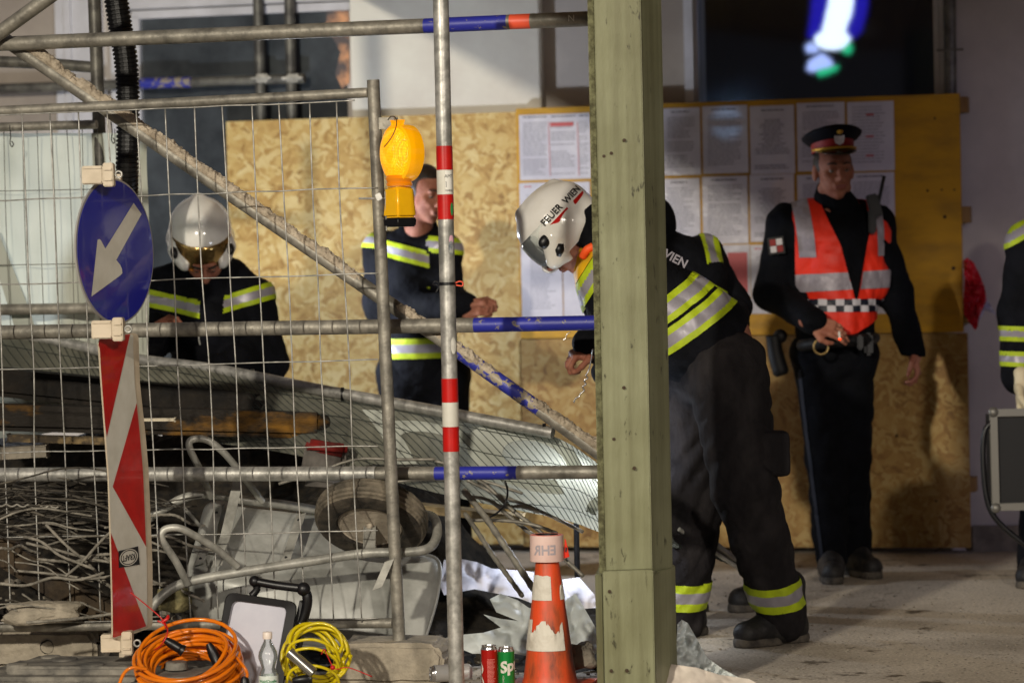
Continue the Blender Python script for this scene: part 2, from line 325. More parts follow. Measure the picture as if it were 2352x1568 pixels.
def curve(pts, n=8):
    """Catmull-Rom through points"""
    pts = [Vector(p) for p in pts]; out = []
    for i in range(len(pts) - 1):
        p0 = pts[max(i - 1, 0)]; p1 = pts[i]; p2 = pts[i + 1]; p3 = pts[min(i + 2, len(pts) - 1)]
        for k in range(n):
            t = k / n; out.append(.5 * ((2 * p1) + (p2 - p0) * t + (2 * p0 - 5 * p1 + 4 * p2 - p3) * t * t + (3 * p1 - p0 - 3 * p2 + p3) * t ** 3))
    out.append(pts[-1]); return out
def wallbox(mb, x0, y0, x1, y1, c, th, m=0, bev=0):
    """box parallel to the wall whose front face fills the given picture rectangle; th = depth away from camera"""
    xm = (x0 + x1) / 2; ym = (y0 + y1) / 2
    l = U(x0, ym, c); r = U(x1, ym, c); t = U(xm, y0, c); b = U(xm, y1, c)
    cen = (l + r) / 2; cen.z = (t.z + b.z) / 2; cen += EN * th / 2
    h = EU * ((r - l).dot(EU) / 2)
    mb.box(cen, h, EN * th / 2, EZ * ((t.z - b.z) / 2), m, bev); return cen
def text_mesh(s, size, align='CENTER', ext=0.0, bold=0.0):
    cu = bpy.data.curves.new('t', 'FONT'); cu.body = s; cu.size = size; cu.align_x = align; cu.align_y = 'CENTER'; cu.extrude = ext; cu.offset = bold; cu.resolution_u = 3
    o = bpy.data.objects.new('t', cu); C.objects.link(o); bpy.context.view_layer.update()
    me = bpy.data.meshes.new_from_object(o.evaluated_get(bpy.context.evaluated_depsgraph_get()))
    v = [p.co.copy() for p in me.vertices]; f = [tuple(p.vertices) for p in me.polygons]
    bpy.data.objects.remove(o); bpy.data.curves.remove(cu); bpy.data.meshes.remove(me); return v, f
def text_on(name, s, size, fn, m, parent, bold=0.0, sub=0):
    v, f = text_mesh(s, size, bold=bold)
    bm = bmesh.new(); vs = [bm.verts.new(p) for p in v]
    for q in f:
        try: bm.faces.new([vs[i] for i in q])
        except ValueError: pass
    if sub:
        bmesh.ops.triangulate(bm, faces=bm.faces[:]); bmesh.ops.subdivide_edges(bm, edges=bm.edges[:], cuts=sub)
    bm.verts.index_update(); V = [fn(q.co.x, q.co.y) for q in bm.verts]; F = [tuple(x.index for x in q.verts) for q in bm.faces]; bm.free()
    return from_data(name, V, F, m, parent, smooth=False)

# ------------------------------------------------------------------ implicit surfaces for bodies and organic shapes
def surfnets(f, org, h):
    nx, ny, nz = f.shape; ins = f < 0
    cnt = np.zeros((nx - 1, ny - 1, nz - 1), np.int8)
    for a in (0, 1):
        for b in (0, 1):
            for c in (0, 1): cnt += ins[a:nx - 1 + a, b:ny - 1 + b, c:nz - 1 + c]
    ci, cj, ck = np.nonzero((cnt > 0) & (cnt < 8)); n = len(ci)
    idx = -np.ones(cnt.shape, np.int64); idx[ci, cj, ck] = np.arange(n)
    acc = np.zeros((n, 3)); num = np.zeros(n)
    corners = [(a, b, c) for a in (0, 1) for b in (0, 1) for c in (0, 1)]
    for p in corners:
        for ax in range(3):
            if p[ax]: continue
            q = list(p); q[ax] = 1
            fa = f[ci + p[0], cj + p[1], ck + p[2]]; fb = f[ci + q[0], cj + q[1], ck + q[2]]; sel = (fa < 0) != (fb < 0)
            t = np.where(sel, fa / np.where(sel, fa - fb, 1), 0)
            for d in range(3): acc[:, d] += np.where(sel, p[d] + (t if d == ax else 0), 0)
            num += sel
    V = (acc / num[:, None] + np.stack([ci, cj, ck], 1)) * h + np.array(org)
    Q = []
    for ax in range(3):
        s0 = [slice(1, -1)] * 3; s0[ax] = slice(0, -1); s1 = [slice(1, -1)] * 3; s1[ax] = slice(1, None)
        A = ins[tuple(s0)]; B = ins[tuple(s1)]; e = np.nonzero(A != B); sg = A[e]
        g = [e[d] + (0 if d == ax else 1) for d in range(3)]
        o1, o2 = [(1, 2), (2, 0), (0, 1)][ax]
        def cell(a, b):
            q = [x.copy() for x in g]; q[o1] -= a; q[o2] -= b; return idx[q[0], q[1], q[2]]
        c4 = np.stack([cell(1, 1), cell(0, 1), cell(0, 0), cell(1, 0)], 1)
        c4[~sg] = c4[~sg][:, ::-1]; Q.append(c4)
    return V, np.concatenate(Q)
def sd_cone(X, a, b, ra, rb):
    a = np.array(a, dtype=np.float32); b = np.array(b, dtype=np.float32); ba = b - a; L2 = float(ba @ ba) + 1e-12
    t = np.clip(((X - a) @ ba) / L2, 0, 1); d = np.linalg.norm(X - a - t[..., None] * ba, axis=-1)
    return d - (ra + (rb - ra) * t)
def sd_ell(X, c, r, Mx=None):
    q = X - np.array(c, dtype=np.float32)
    if Mx is not None: q = q @ np.array(Mx, dtype=np.float32)          # columns of Mx = axes
    r = np.array(r, dtype=np.float32); k0 = np.linalg.norm(q / r, axis=-1); k1 = np.linalg.norm(q / (r * r), axis=-1) + 1e-9
    return k0 * (k0 - 1) / k1
def sd_box(X, c, hs, Mx=None, rr=.01):
    q = X - np.array(c, dtype=np.float32)
    if Mx is not None: q = q @ np.array(Mx, dtype=np.float32)
    q = np.abs(q) - (np.array(hs, dtype=np.float32) - rr)
    return np.linalg.norm(np.maximum(q, 0), axis=-1) + np.minimum(q.max(-1), 0) - rr
def smin(a, b, k):
    h = np.clip(.5 + .5 * (b - a) / k, 0, 1); return b * (1 - h) + a * h - k * h * (1 - h)
def prim(X, p):
    if p[0] == 'c': return sd_cone(X, *p[1:5])
    if p[0] == 'e': return sd_ell(X, *p[1:4])
    if p[0] == 'b': return sd_box(X, *p[1:5])
def wrinkle(X, seed, amp, fr=28):
    rs = np.random.RandomState(seed); o = np.zeros(X.shape[:-1], np.float32)
    warp = np.zeros_like(o)
    for i in range(4):
        d = rs.normal(size=3); d /= np.linalg.norm(d); warp += np.sin((X @ d.astype(np.float32)) * rs.uniform(8, 18) + rs.uniform(0, 6)).astype(np.float32)
    for i in range(6):
        d = rs.normal(size=3); d[2] *= 1.5; d /= np.linalg.norm(d)
        o += (1 - np.abs(np.sin((X @ d.astype(np.float32)) * rs.uniform(.5, 1.3) * fr + warp * 1.1 + rs.uniform(0, 6)))) ** 2
    return (o / 6 - .35).astype(np.float32) * amp * 2.2
def blob(prims, h, k=.03, subs=(), amp=0, seed=0, pad=.03, cut=(), fr=28):
    """smooth union of primitives minus subs, clipped by half-spaces cut=[(point, normal)] (keeps the side away from the normal)"""
    lo = np.full(3, 1e9); hi = -lo
    for p in prims:
        if p[0] == 'c':
            for q, r in ((p[1], p[3]), (p[2], p[4])): lo = np.minimum(lo, np.array(q) - r); hi = np.maximum(hi, np.array(q) + r)
        else:
            r = max(p[2]) * 1.1 if p[0] == 'e' else float(np.linalg.norm(p[2])); lo = np.minimum(lo, np.array(p[1]) - r); hi = np.maximum(hi, np.array(p[1]) + r)
    lo -= pad + 2 * h; hi += pad + 2 * h
    n = np.ceil((hi - lo) / h).astype(int) + 1
    X = np.stack(np.meshgrid(*[lo[i] + np.arange(n[i]) * h for i in range(3)], indexing='ij'), -1).astype(np.float32)
    f = None
    for p in prims:
        d = prim(X, p); f = d if f is None else smin(f, d, k)
    if amp: f = f + wrinkle(X, seed, amp, fr)
    for p in subs: f = np.maximum(f, -prim(X, p))
    for q, nn in cut: f = np.maximum(f, (X - np.array(q, dtype=np.float32)) @ np.array(nn, dtype=np.float32))
    f = np.pad(f, 1, constant_values=1.0); lo = lo - h
    return surfnets(f, lo, h)
# ================================================================== SETTING
def build_ground():
    n = 60; V = []; F = []
    bm = bmesh.new(); bmesh.ops.create_grid(bm, x_segments=2, y_segments=2, size=30)
    for v in bm.verts: v.co.y += 12
    V = [v.co.copy() for v in bm.verts]; F = [tuple(x.index for x in f.verts) for f in bm.faces]; bm.free()
    o = from_data('ground', V, F, M_GROUND, loc=(0, 0, 0), smooth=False, kind='structure')
build_ground()

CW = 13.45
def build_facade():
    t = thing('building_facade', 'pale plastered house front with white framed windows behind the hoarding', 'building', U(1300, 1265, CW) * 1.0)
    t.location.z = 0
    # wall built round the opening of the right-hand window
    m = MB()
    wx0, wx1, wy1 = 1600, 2146, 300
    wallbox(m, -300, -900, 1600, 1300, CW, .25)
    wallbox(m, 2146, -900, 3300, 1300, CW, .25)
    wallbox(m, 1600, 296, 2146, 1300, CW, .25)
    wallbox(m, 1600, -900, 2146, -160, CW, .25)
    m.build('wall', M_PLASTER, t)
    m = MB(); wallbox(m, 805, -200, 1240, 420, CW - .09, .087, bev=.006); m.build('pilaster', M_PLASTERL, t)
    m = MB(); wallbox(m, -200, -200, 128, 300, CW - .03, .027); m.build('shutter_panel', M_TAUPE, t)
    m = MB(); wallbox(m, 2232, 1208, 3300, 1290, CW - .05, .047, bev=.005); m.build('plinth', M_CONCD, t)
    m = MB(); wallbox(m, 1480, -200, 1590, 420, CW - .02, .018); m.build('reveal', M_TAUPE, t)
    # left window
    m = MB()
    wallbox(m, 128, -60, 232, 420, CW - .05, .048, bev=.004); wallbox(m, 150, -60, 165, 420, CW - .065, .014)
    wallbox(m, 262, -60, 803, 12, CW - .07, .068, bev=.004); wallbox(m, 262, 13, 300, 950, CW - .07, .068, bev=.004)
    wallbox(m, 301, 15, 803, 34, CW - .045, .043, bev=.003); wallbox(m, 301, 35, 330, 950, CW - .045, .043, bev=.003)
    f = m.build('window', M_WFRAME, t)
    m = MB(); wallbox(m, 330.5, 35, 804, 960, CW - .012, .010); m.build('pane', M_GLASSD, f)
    m = MB(); m.prism([U(x, y, CW - .016) for x, y in ((752, 22), (800, 20), (802, 190), (786, 205), (770, 170), (782, 120), (766, 90), (748, 60))], EN, .003); m.build('warm_reflection', node_mat('orange_glow', glow_fn), f)  # window reflection put in as a thin glowing panel on the pane
    # right window
    m = MB(); wallbox(m, 1570, -170, 1592, 300, CW - .06, .05, bev=.003); wallbox(m, 1593, -170, 1601, 300, CW - .03, .05)
    wallbox(m, 2145, -170, 2156, 300, CW - .03, .05); wallbox(m, 2157, -170, 2168, 300, CW - .06, .05, bev=.003); wallbox(m, 1602, 270, 2144, 300, CW - .03, .05)
    f = m.build('window', M_WFRAME, t)
    mg = node_mat('tinted_pane', pane_fn)
    m = MB(); wallbox(m, 1602, -150, 2144, 269, CW + .03, .006); m.build('pane', mg, f)
    m = MB()
    for a in ((1500, -400, 2300, 500, CW + 2.4, .05),): wallbox(m, *a)
    wallbox(m, 1300, -400, 1500, 500, CW + .3, 2.0); wallbox(m, 2250, -400, 2450, 500, CW + .3, 2.0); m.build('dark_room', M_BLACKF, t)
    # downpipe
    m = MB(); m.tube([U(2180, -150, CW - .1), U(2186, 420, CW - .1)], .027, 14); o = m.build('downpipe', M_STEELR, t, auto=40)
    m = MB(); a = U(2182, 115, CW - .12); m.box(a, EU * .058, EN * .01, EZ * .005); m.build('pipe_clamp', M_STEELR, o)
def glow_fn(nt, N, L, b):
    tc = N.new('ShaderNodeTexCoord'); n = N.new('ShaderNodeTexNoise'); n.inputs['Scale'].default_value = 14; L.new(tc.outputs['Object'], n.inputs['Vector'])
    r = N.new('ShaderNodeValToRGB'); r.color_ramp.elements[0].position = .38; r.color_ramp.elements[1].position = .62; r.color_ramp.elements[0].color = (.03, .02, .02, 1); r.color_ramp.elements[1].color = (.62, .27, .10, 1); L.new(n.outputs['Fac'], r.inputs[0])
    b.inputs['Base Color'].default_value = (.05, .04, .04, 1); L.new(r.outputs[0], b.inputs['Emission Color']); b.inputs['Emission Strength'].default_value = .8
def pane_fn(nt, N, L, b):
    tr = N.new('ShaderNodeBsdfTransparent'); tr.inputs[0].default_value = (.8, .85, .9, 1); gl = N.new('ShaderNodeBsdfGlossy'); gl.inputs['Roughness'].default_value = .05; gl.inputs[0].default_value = (.5, .5, .5, 1)
    mx = N.new('ShaderNodeMixShader'); mx.inputs[0].default_value = .06; rf = N.new('ShaderNodeBsdfRefraction'); rf.inputs['Roughness'].default_value = .26; rf.inputs['IOR'].default_value = 1.16; rf.inputs[0].default_value = (.8, .85, .9, 1); tr = rf; L.new(tr.outputs[0], mx.inputs[1]); L.new(gl.outputs[0], mx.inputs[2]); L.new(mx.outputs[0], N['Material Output'].inputs[0])
build_facade()

# lights reflected in the dark window, put in as glowing shapes behind it
def em(name, col, s):
    def fn(nt, N, L, b):
        e = N.new('ShaderNodeEmission'); e.inputs[0].default_value = (*srgb(col), 1); e.inputs[1].default_value = s; L.new(e.outputs[0], N['Material Output'].inputs[0])
    return node_mat(name, fn)
def build_window_reflection():
    c = CW + .9
    t = thing('window_reflection', 'blurred white and blue reflection with green tip, put in as glowing shapes in the dark window', 'light', U(1910, 170, c + .1))
    m = MB(); m.tube(curve([U(1938, -150, c), U(1932, 0, c), U(1922, 45, c), U(1912, 82, c)], 6), [.062] * 6 + [.060] * 6 + [.056] * 6 + [.045], 16)
    m.ball(U(1912, 92, c), (.088, .04, .05)); m.build('white_reflection', em('glow_white', '#e4ecff', 2.2), t, smooth=True)
    m = MB(); m.tube(curve([U(1895, -150, c + .1), U(1888, 0, c + .1), U(1882, 60, c + .1), U(1876, 92, c + .1)], 6), [.05] * 18 + [.02], 12)
    m.tube(curve([U(1975, -150, c + .1), U(1968, 0, c + .1), U(1955, 60, c + .1), U(1946, 90, c + .1)], 6), [.055] * 14 + [.045, .04, .03, .02, .01], 12)
    m.build('blue_reflection', em('glow_blue', '#2a22c0', .9), t, smooth=True)
    m = MB(); m.prism([U(1850, 105, c), U(1862, 97, c), U(1880, 112, c), U(1874, 121, c), U(1852, 121, c)], EN, .03)
    m.prism([U(1852, 160, c), U(1858, 140, c), U(1888, 122, c), U(1904, 134, c), U(1914, 148, c), U(1890, 158, c), U(1862, 166, c)], EN, .03)
    m.build('pale_blue_reflection', em('glow_pale', '#b9c6ff', 1.6), t)
    m = MB(); m.prism([U(1874, 160, c), U(1898, 156, c), U(1926, 150, c), U(1920, 162, c), U(1896, 172, c), U(1880, 176, c)], EN, .03)
    m.prism([U(1930, 118, c), U(1950, 96, c), U(1958, 112, c), U(1948, 126, c)], EN, .03)
    m.build('green_reflection', em('glow_green', '#2fd08a', 1.2), t)
build_window_reflection()

def build_hoarding():
    t = thing('hoarding', 'timber hoarding of OSB sheets with a yellow notice board screwed on', 'hoarding', U(1400, 1262, CW - .15)); t.location.z = 0
    m = MB(); wallbox(m, 531, 268, 1196, 1248, CW - .16, .02); m.build('osb_panel', M_OSB, t, label='bright OSB sheet')
    m = MB(); wallbox(m, 1197, 772, 2226, 1256, CW - .16, .02); m.build('osb_panel', M_OSB_SHADED, t, label='OSB sheet under the yellow board, shade put into its colour')
    m = MB(); wallbox(m, 1190, 232, 2208, 770, CW - .18, .04, bev=.002)
    for (x, y) in ((1700, 6), ): pass
    b = m.build('yellow_board', M_YEL, t)
    for (x, y, r) in ((2147, 272, .006), (2170, 498, .009), (2190, 616, .010), (2130, 438, .006), (2163, 436, .005), (2192, 436, .005), (2150, 1150, .006), (2060, 1000, .007)):
        mm = MB(); p = U(x, y, CW - .182); mm.lathe(p + EN * .003, -EN, [(r, 0), (r * .8, .004)], 10); mm.build('knot', mat('knot', '#3c2608', .7), b)
    for y0, y1 in ((222, 258), (474, 512), (706, 742), (1096, 1130)):
        m = MB(); xo = (y0 - 222) * .022; wallbox(m, 2196 + xo, y0, 2222 + xo, y1, CW - .14, .10, bev=.002); m.build('batten', M_WOOD, t)
build_hoarding()

def build_papers():
    rnd = random.Random(3)
    names = {}
    cells = [  # x0,y0,x1,y1, style, label
        (1194, 262, 1357, 412, 'big', 'wide printed notice with red framed columns left of the green post'),
        (1521, 248, 1609, 402, 'lines', 'notice with bright glints directly right of the green post, top row'),
        (1615, 245, 1719, 400, 'lines', 'second notice right of the post in the top row'),
        (1724, 241, 1826, 398, 'centre', 'top row notice with centred narrow block of print, left of the police cap'),
        (1832, 237, 1942, 394, 'lines', 'top row notice partly behind the police cap'),
        (1947, 232, 2054, 391, 'red', 'top right notice with three red marks beside the yellow edge'),
        (1196, 419, 1290, 740, 'small', 'long notice behind the bent firefighter helmet'),
        (1292, 417, 1357, 740, 'blank', 'mostly blank notice beside the post, behind the white helmet'),
        (1521, 408, 1609, 560, 'lines', 'second row notice next to the post above the firefighter back'),
        (1615, 405, 1719, 560, 'lines', 'second row notice with a diagonal blue glint'),
        (1724, 402, 1826, 556, 'centre', 'second row notice left of the policeman shoulder'),
        (1832, 399, 1942, 552, 'lines', 'second row notice behind the policeman'),
        (1947, 396, 2056, 720, 'lines', 'second row notice behind the policeman radio'),
        (1640, 564, 1722, 722, 'redbox', 'bottom row notice with a red header box and blue print'),
        (1726, 562, 1830, 720, 'small', 'bottom row notice mostly hidden behind the policeman arm'),
    ]
    for (x0, y0, x1, y1, st, lab) in cells:
        c = CW - .183
        jx, jy = rnd.uniform(-1.5, 1.5), rnd.uniform(-2, 2); x0 += jx; x1 += jx; y0 += jy; y1 += jy
        m = MB(); wallbox(m, x0, y0, x1, y1, c - .003, .002)
        o = m.build('notice_sheet', M_PAPER, None, label=lab, cat='notice', group='printed notices on the yellow board')
        m = MB(); w_ = x1 - x0; H = y1 - y0
        def line(y, xa, xb, mi, th=2.2):
            x = xa
            while x < xb - 3:
                ww = rnd.uniform(4, 14); e = min(x + ww, xb); slope = -.03
                a = U(x, y + slope * (x - x0), c - .0045); b = U(e, y + slope * (e - x0), c - .0045)
                m.add([a - EZ * th / 1030, b - EZ * th / 1030, b + EZ * th / 1030, a + EZ * th / 1030], [(0, 1, 2, 3)], mi); x = e + 2
        if st == 'big':
            for k, (xa, xb) in enumerate(((x0 + 8, x0 + 62), (x0 + 72, x0 + 128), (x0 + 136, x1 - 4))):
                line(y0 + 8, xa, xb, 1, 2.6)
                for i in range(22):
                    y = y0 + 22 + i * 5.6
                    if rnd.random() < .16: continue
                    line(y, xa, xb - rnd.uniform(0, 22) * (rnd.random() < .4), 0, 1.6)
            for x in (x0 + 66, x0 + 132):
                a = U(x, y0 + 18, c - .0046); b = U(x + 4, H + y0 - 8, c - .0046); m.add([a, a + EU * .003, b + EU * .003, b], [(0, 1, 2, 3)], 2)
            a = U(x0 + 70, y0 + 20, c - .0047); m.add([a, a + EU * .11, a + EU * .11 - EZ * .018, a - EZ * .018], [(0, 1, 2, 3)], 2)
        elif st == 'centre':
            line(y0 + 12, x0 + 25, x1 - 25, 1, 2.4)
            for i in range(15):
                s = rnd.uniform(18, 34) if i < 12 else 12; line(y0 + 34 + i * 5.5, x0 + s, x1 - s, 0, 1.7)
            line(y1 - 18, x0 + 10, x1 - 20, 0); line(y1 - 12, x0 + 10, x1 - 14, 0)
        elif st == 'red':
            for i in range(18): line(y0 + 14 + i * 7.4, x0 + 10, x1 - 20 - rnd.uniform(0, 14), 0, 1.6)
            for yy in (28, 78, 122):
                a = U(x0 + 42, y0 + yy, c - .0048); m.add([a, a + EU * .035, a + EU * .035 - EZ * .009, a - EZ * .009], [(0, 1, 2, 3)], 2)
        elif st == 'redbox':
            a = U(x0 + 30, y0 + 18, c - .0047); m.add([a, a + EU * .09, a + EU * .09 - EZ * .24, a - EZ * .24], [(0, 1, 2, 3)], 2)
            for i in range(12): line(y0 + 34 + i * 8, x0 + 34, x1 - 6, 1, 2.4)
        elif st == 'blank':
            for i in range(3): line(y0 + 14 + i * 6, x0 + 14, x1 - 14, 0, 1.6)
        elif st == 'small':
            line(y0 + 10, x0 + 8, x0 + 24, 2, 3)
            for i in range(26): line(y0 + 130 + i * 6.4, x0 + 22, x1 - 12 - rnd.uniform(0, 20), 0, 1.6) if y0 + 130 + i * 6.4 < y1 - 12 else None
            for i in range(6): line(y0 + 30 + i * 7, x0 + 12, x1 - 30, 0, 1.6)
        else:
            line(y0 + 10, x0 + 20, x1 - 26, 1, 2.4)
            for i in range(19):
                if rnd.random() < .12: continue
                line(y0 + 24 + i * 6.2, x0 + 12, x1 - 14 - rnd.uniform(0, 26) * (rnd.random() < .5), 0, 1.7) if y0 + 24 + i * 6.2 < y1 - 10 else None
        if m.v: m.build('printed_text', [M_INK, M_INKD, M_REDINK], o)
build_papers()

# ------------------------------------------------------------------ scaffold standing by the wall and the front one
def tube_thing(m, a, b, r, mi=0, n=14): m.tube([a, b], r, n, mi)
def build_rear_scaffold():
    c = 13.34
    t = thing('rear_scaffold', 'grey tube scaffold standing against the left window, with blurred couplers', 'scaffold', U(420, 1350, c)); t.location.z = 0
    m = MB(); m.tube([U(215, -40, 10.4), U(238, 560, 10.4), U(262, 1200, 10.4)], .0242, 16); m.build('post', M_STEELR, t, auto=40, label='near dark post beside the black hose')
    for xa, xb in ((591, 606), (663, 676)):
        m = MB(); m.tube([U(xa, -40, c), U(xb, 480, c)], .0242, 16); p = m.build('post', M_STEELR, t, auto=40)
        m = MB(); q = U((xa + xb) / 2 + 2, 180, c - .045); m.box(q, EU * .05, EN * .012, EZ * .006, bev=.003); m.box(q + EN * .03, EU * .03, EN * .03, EZ * .02, bev=.005); m.build('coupler', M_GALV, p)
    m = MB(); m.tube([U(-60, 206, c), U(320, 193, c), U(700, 180, c)], .0242, 16); m.build('ledger', [M_STEELR], t, auto=40)
    m = MB(); m.tube([U(325, 192, c - .02), U(440, 189, c - .02)], .0262, 14); m.build('blue_sleeve', M_BLUEW, t, auto=40)
    m = MB(); m.tube([U(-60, 140, 10.5), U(100, 146, 10.5), U(225, 156, 10.5)], .022, 14); m.build('ledger', M_STEELR, t, auto=40)
    m = MB(); m.tube([U(-60, 294, 10.3), U(222, 286, 10.3)], .017, 14); m.build('ledger', M_GALVD, t, auto=40)
    m = MB(); m.tube([U(-60, 712, 10.3), U(225, 708, 10.3)], .021, 14); m.build('ledger', M_GALVD, t, auto=40)
build_rear_scaffold()

def build_front_scaffold():
    c = 9.34
    t = thing('front_scaffold', 'galvanised tube scaffold with blue painted ends and mortar crusted brace', 'scaffold', U(1400, 1568, c + .1)); t.location.z = 0
    def pipe(name, segs, r, c, mats, label=None):
        m = MB()
        for (xa, ya, xb, yb, mi) in segs: m.tube([U(xa, ya, c), U(xb, yb, c)], r, 20, mi)
        return m.build(name, mats, t, auto=40, label=label)
    r = .0242
    g = pipe('ledger', [(-60, 104, 975, 60, 0), (975, 60, 1165, 51.5, 1), (1165, 51.5, 1172, 51, 0), (1172, 51, 1219, 49, 2), (1219, 49, 1420, 41, 0)], r, c, [M_GALVD, M_BLUEC, M_ORNGC], 'top ledger with blue and orange paint bands')
    def onpipe(x, y): return lambda a, b: U(x, y, c - r - .0015) + EU * a + EZ * b
    text_on('chalk_mark', 'N', .03, onpipe(1312, 43), M_WHITE, g)
    pipe('ledger', [(-60, 764, 1090, 746.5, 0), (1090, 746.5, 1420, 740, 1)], r, c, [M_GALVD, M_BLUEC])
    pipe('ledger', [(-60, 1090, 864, 1087, 0)], r, c, [M_GALV])
    pipe('ledger', [(860, 1087, 1000, 1086.5, 0), (1000, 1086.5, 1188, 1085, 1), (1188, 1085, 1440, 1083, 0)], r * .92, c + .004, [M_GALVD, M_BLUEC])
    # diagonal brace
    cc = c + .052
    br = pipe('brace', [(-20, 70, 1030, 790, 0), (1030, 790, 1240, 940, 1), (1240, 940, 1460, 1100, 0)], r * .98, cc, [M_GALVD, M_BLUEW], 'long diagonal brace')
    pipe('brace', [(-60, 118, 230, -90, 0)], r, c - .055, [M_GALVD])
    # dried mortar lying on the brace
    a = U(60, 118, cc); b = U(1400, 1060, cc); rnd = random.Random(5); ax = (b - a).normalized(); up = (EZ - ax * EZ.dot(ax)).normalized(); sd = ax.cross(up)
    n = 900; W = 9; V = []; F = []
    for i in range(n):
        q = i / (n - 1); p = a.lerp(b, q)
        hgt = .010 + .010 * mnoise.noise(Vector((q * 22, 0, 0))) + .006 * mnoise.noise(Vector((q * 90, 3, 0)))
        gap = mnoise.noise(Vector((q * 9, 7, 0)));  hgt *= max(0, min(1, (gap + .42) * 4))
        if .08 < q < .09 : hgt *= .2
        for j in range(W):
            th = -1.05 + 2.1 * j / (W - 1); e = (1 - (abs(th) / 1.05) ** 3)
            rr = r + .0005 + (hgt * (e + .12 * e) + .006 * e * mnoise.noise(Vector((q * 300, j * .9, 0)))) * (1 if hgt > .001 else 0) - .004 * (1 - e)
            V.append(p + (up * math.cos(th + .25) + sd * math.sin(th + .25)) * rr)
    for i in range(n - 1):
        for j in range(W - 1): F.append((i * W + j, i * W + j + 1, (i + 1) * W + j + 1, (i + 1) * W + j))
    from_data('mortar_crust', V, F, M_MORTAR, br, smooth=False)
build_front_scaffold()

def build_deck():
    """boards of the scaffold deck overhead, above the picture: shades the right half"""
    t = thing('scaffold_deck', 'timber scaffold deck overhead above the picture, shading the hoarding', 'deck', (1.5, 11, 2.7))
    for i in range(16):
        m = MB(); y = 6.6 + i * .41; m.box((1.86, y, 2.75), Vector((2.78, 0, 0)), Vector((0, .19, 0)), Vector((0, 0, .02))); m.build('deck_board', M_WOOD, t)
build_deck()

def build_striped_pole():
    c = 8.78
    t = thing('striped_pole', 'upright steel pole with red and white reflective bands and stickers', 'pole', U(1047, 1568, c)); t.location.z = 0
    a = U(1011, -60, c); b = U(1051, 1660, c)
    def at(y): q = (y + 60) / 1720; return a.lerp(b, q)
    r = .0242
    m = MB(); m.tube([a, at(400), at(900), b], r, 28); m.build('tube', M_GALV, t, auto=40)
    for y0, y1, mt, nm in ((333, 388, M_RED, 'red_band'), (388, 444, M_WHITE, 'white_band'), (444, 501, M_RED, 'red_band'), (865, 920, M_RED, 'red_band'), (920, 976, M_WHITE, 'white_band'), (976, 1033, M_RED, 'red_band')):
        m = MB(); m.tube([at(y0 + .4), at(y1)], r + .0012, 28, caps=False); o = m.build(nm, mt, t, auto=40)
        if y0 == 388: wb = o
    def cyl(y, off, rr): return lambda x, z: at(y) + Vector((math.sin((x + off) / rr) * rr, -math.cos((x + off) / rr) * rr, z))
    m = MB(); g = cyl(416, .013, r + .0019)
    cols = 6; V = [g(-.012 + .022 * i / cols, z) for z in (-.034, .034) for i in range(cols + 1)]; m.add(V, [(i, i + 1, cols + 2 + i, cols + 1 + i) for i in range(cols)]); st = m.build('sticker', mat('sticker_paper', '#e2e0d8', .5), wb)
    text_on('handwriting', 'AMT', .014, cyl(403, .0135, r + .0026), M_BLACKF, st, sub=1); text_on('handwriting', 'WIEN', .010, cyl(436, .0135, r + .0026), M_BLACKF, st, sub=1)
    text_on('handwriting', '|', .020, cyl(420, .004, r + .0026), M_BLACKF, st)
    for (y, off, hw, hh, mt) in ((548, .017, .008, .014, mat('pink_sticker', '#d9a8b8', .5)), (566, .016, .009, .022, mat('torn_sticker', '#a9a9a4', .5, 0, '#4a5866', 90)), (790, .016, .010, .026, mat('round_sticker', '#d8d6cd', .5, 0, '#b8b6ad', 40)), (478, .022, .006, .020, mat('green_sticker', '#2f8a4a', .5))):
        g = cyl(y, off, r + .0020 + hh * .01); m = MB(); k = 20; V = [g(0, 0)] + [g(hw * math.cos(2 * math.pi * i / k), hh * math.sin(2 * math.pi * i / k)) for i in range(k)]
        m.add(V, [(0, 1 + i, 1 + (i + 1) % k) for i in range(k)]); m.build('sticker', mt, t)
    m = MB(); q = at(648); m.tube([q - EZ * .0045, q + EZ * .0045], r + .0028, 24, 0); cl = m.build('pipe_clip', M_BLACK, t, auto=40)
    m = MB(); m.tube(curve([q + Vector((.024, -.006, 0)), q + Vector((.036, -.008, .006)), q + Vector((.047, -.006, .002)), q + Vector((.045, -.006, -.008)), q + Vector((.026, -.006, -.005))], 5), .0022, 6); m.build('clip_ring', M_ORNGC, cl, smooth=True)
    m = MB(); m.tube(curve([q + Vector((-.024, -.006, 0)), q + Vector((-.036, -.008, .008)), q + Vector((-.044, -.006, -.002)), q + Vector((-.03, -.006, -.004)), q + Vector((-.028, -.006, -.014)), q + Vector((-.036, -.006, -.026))], 5), .0018, 6); m.build('clip_wire', M_BLACK, cl, smooth=True)
build_striped_pole()

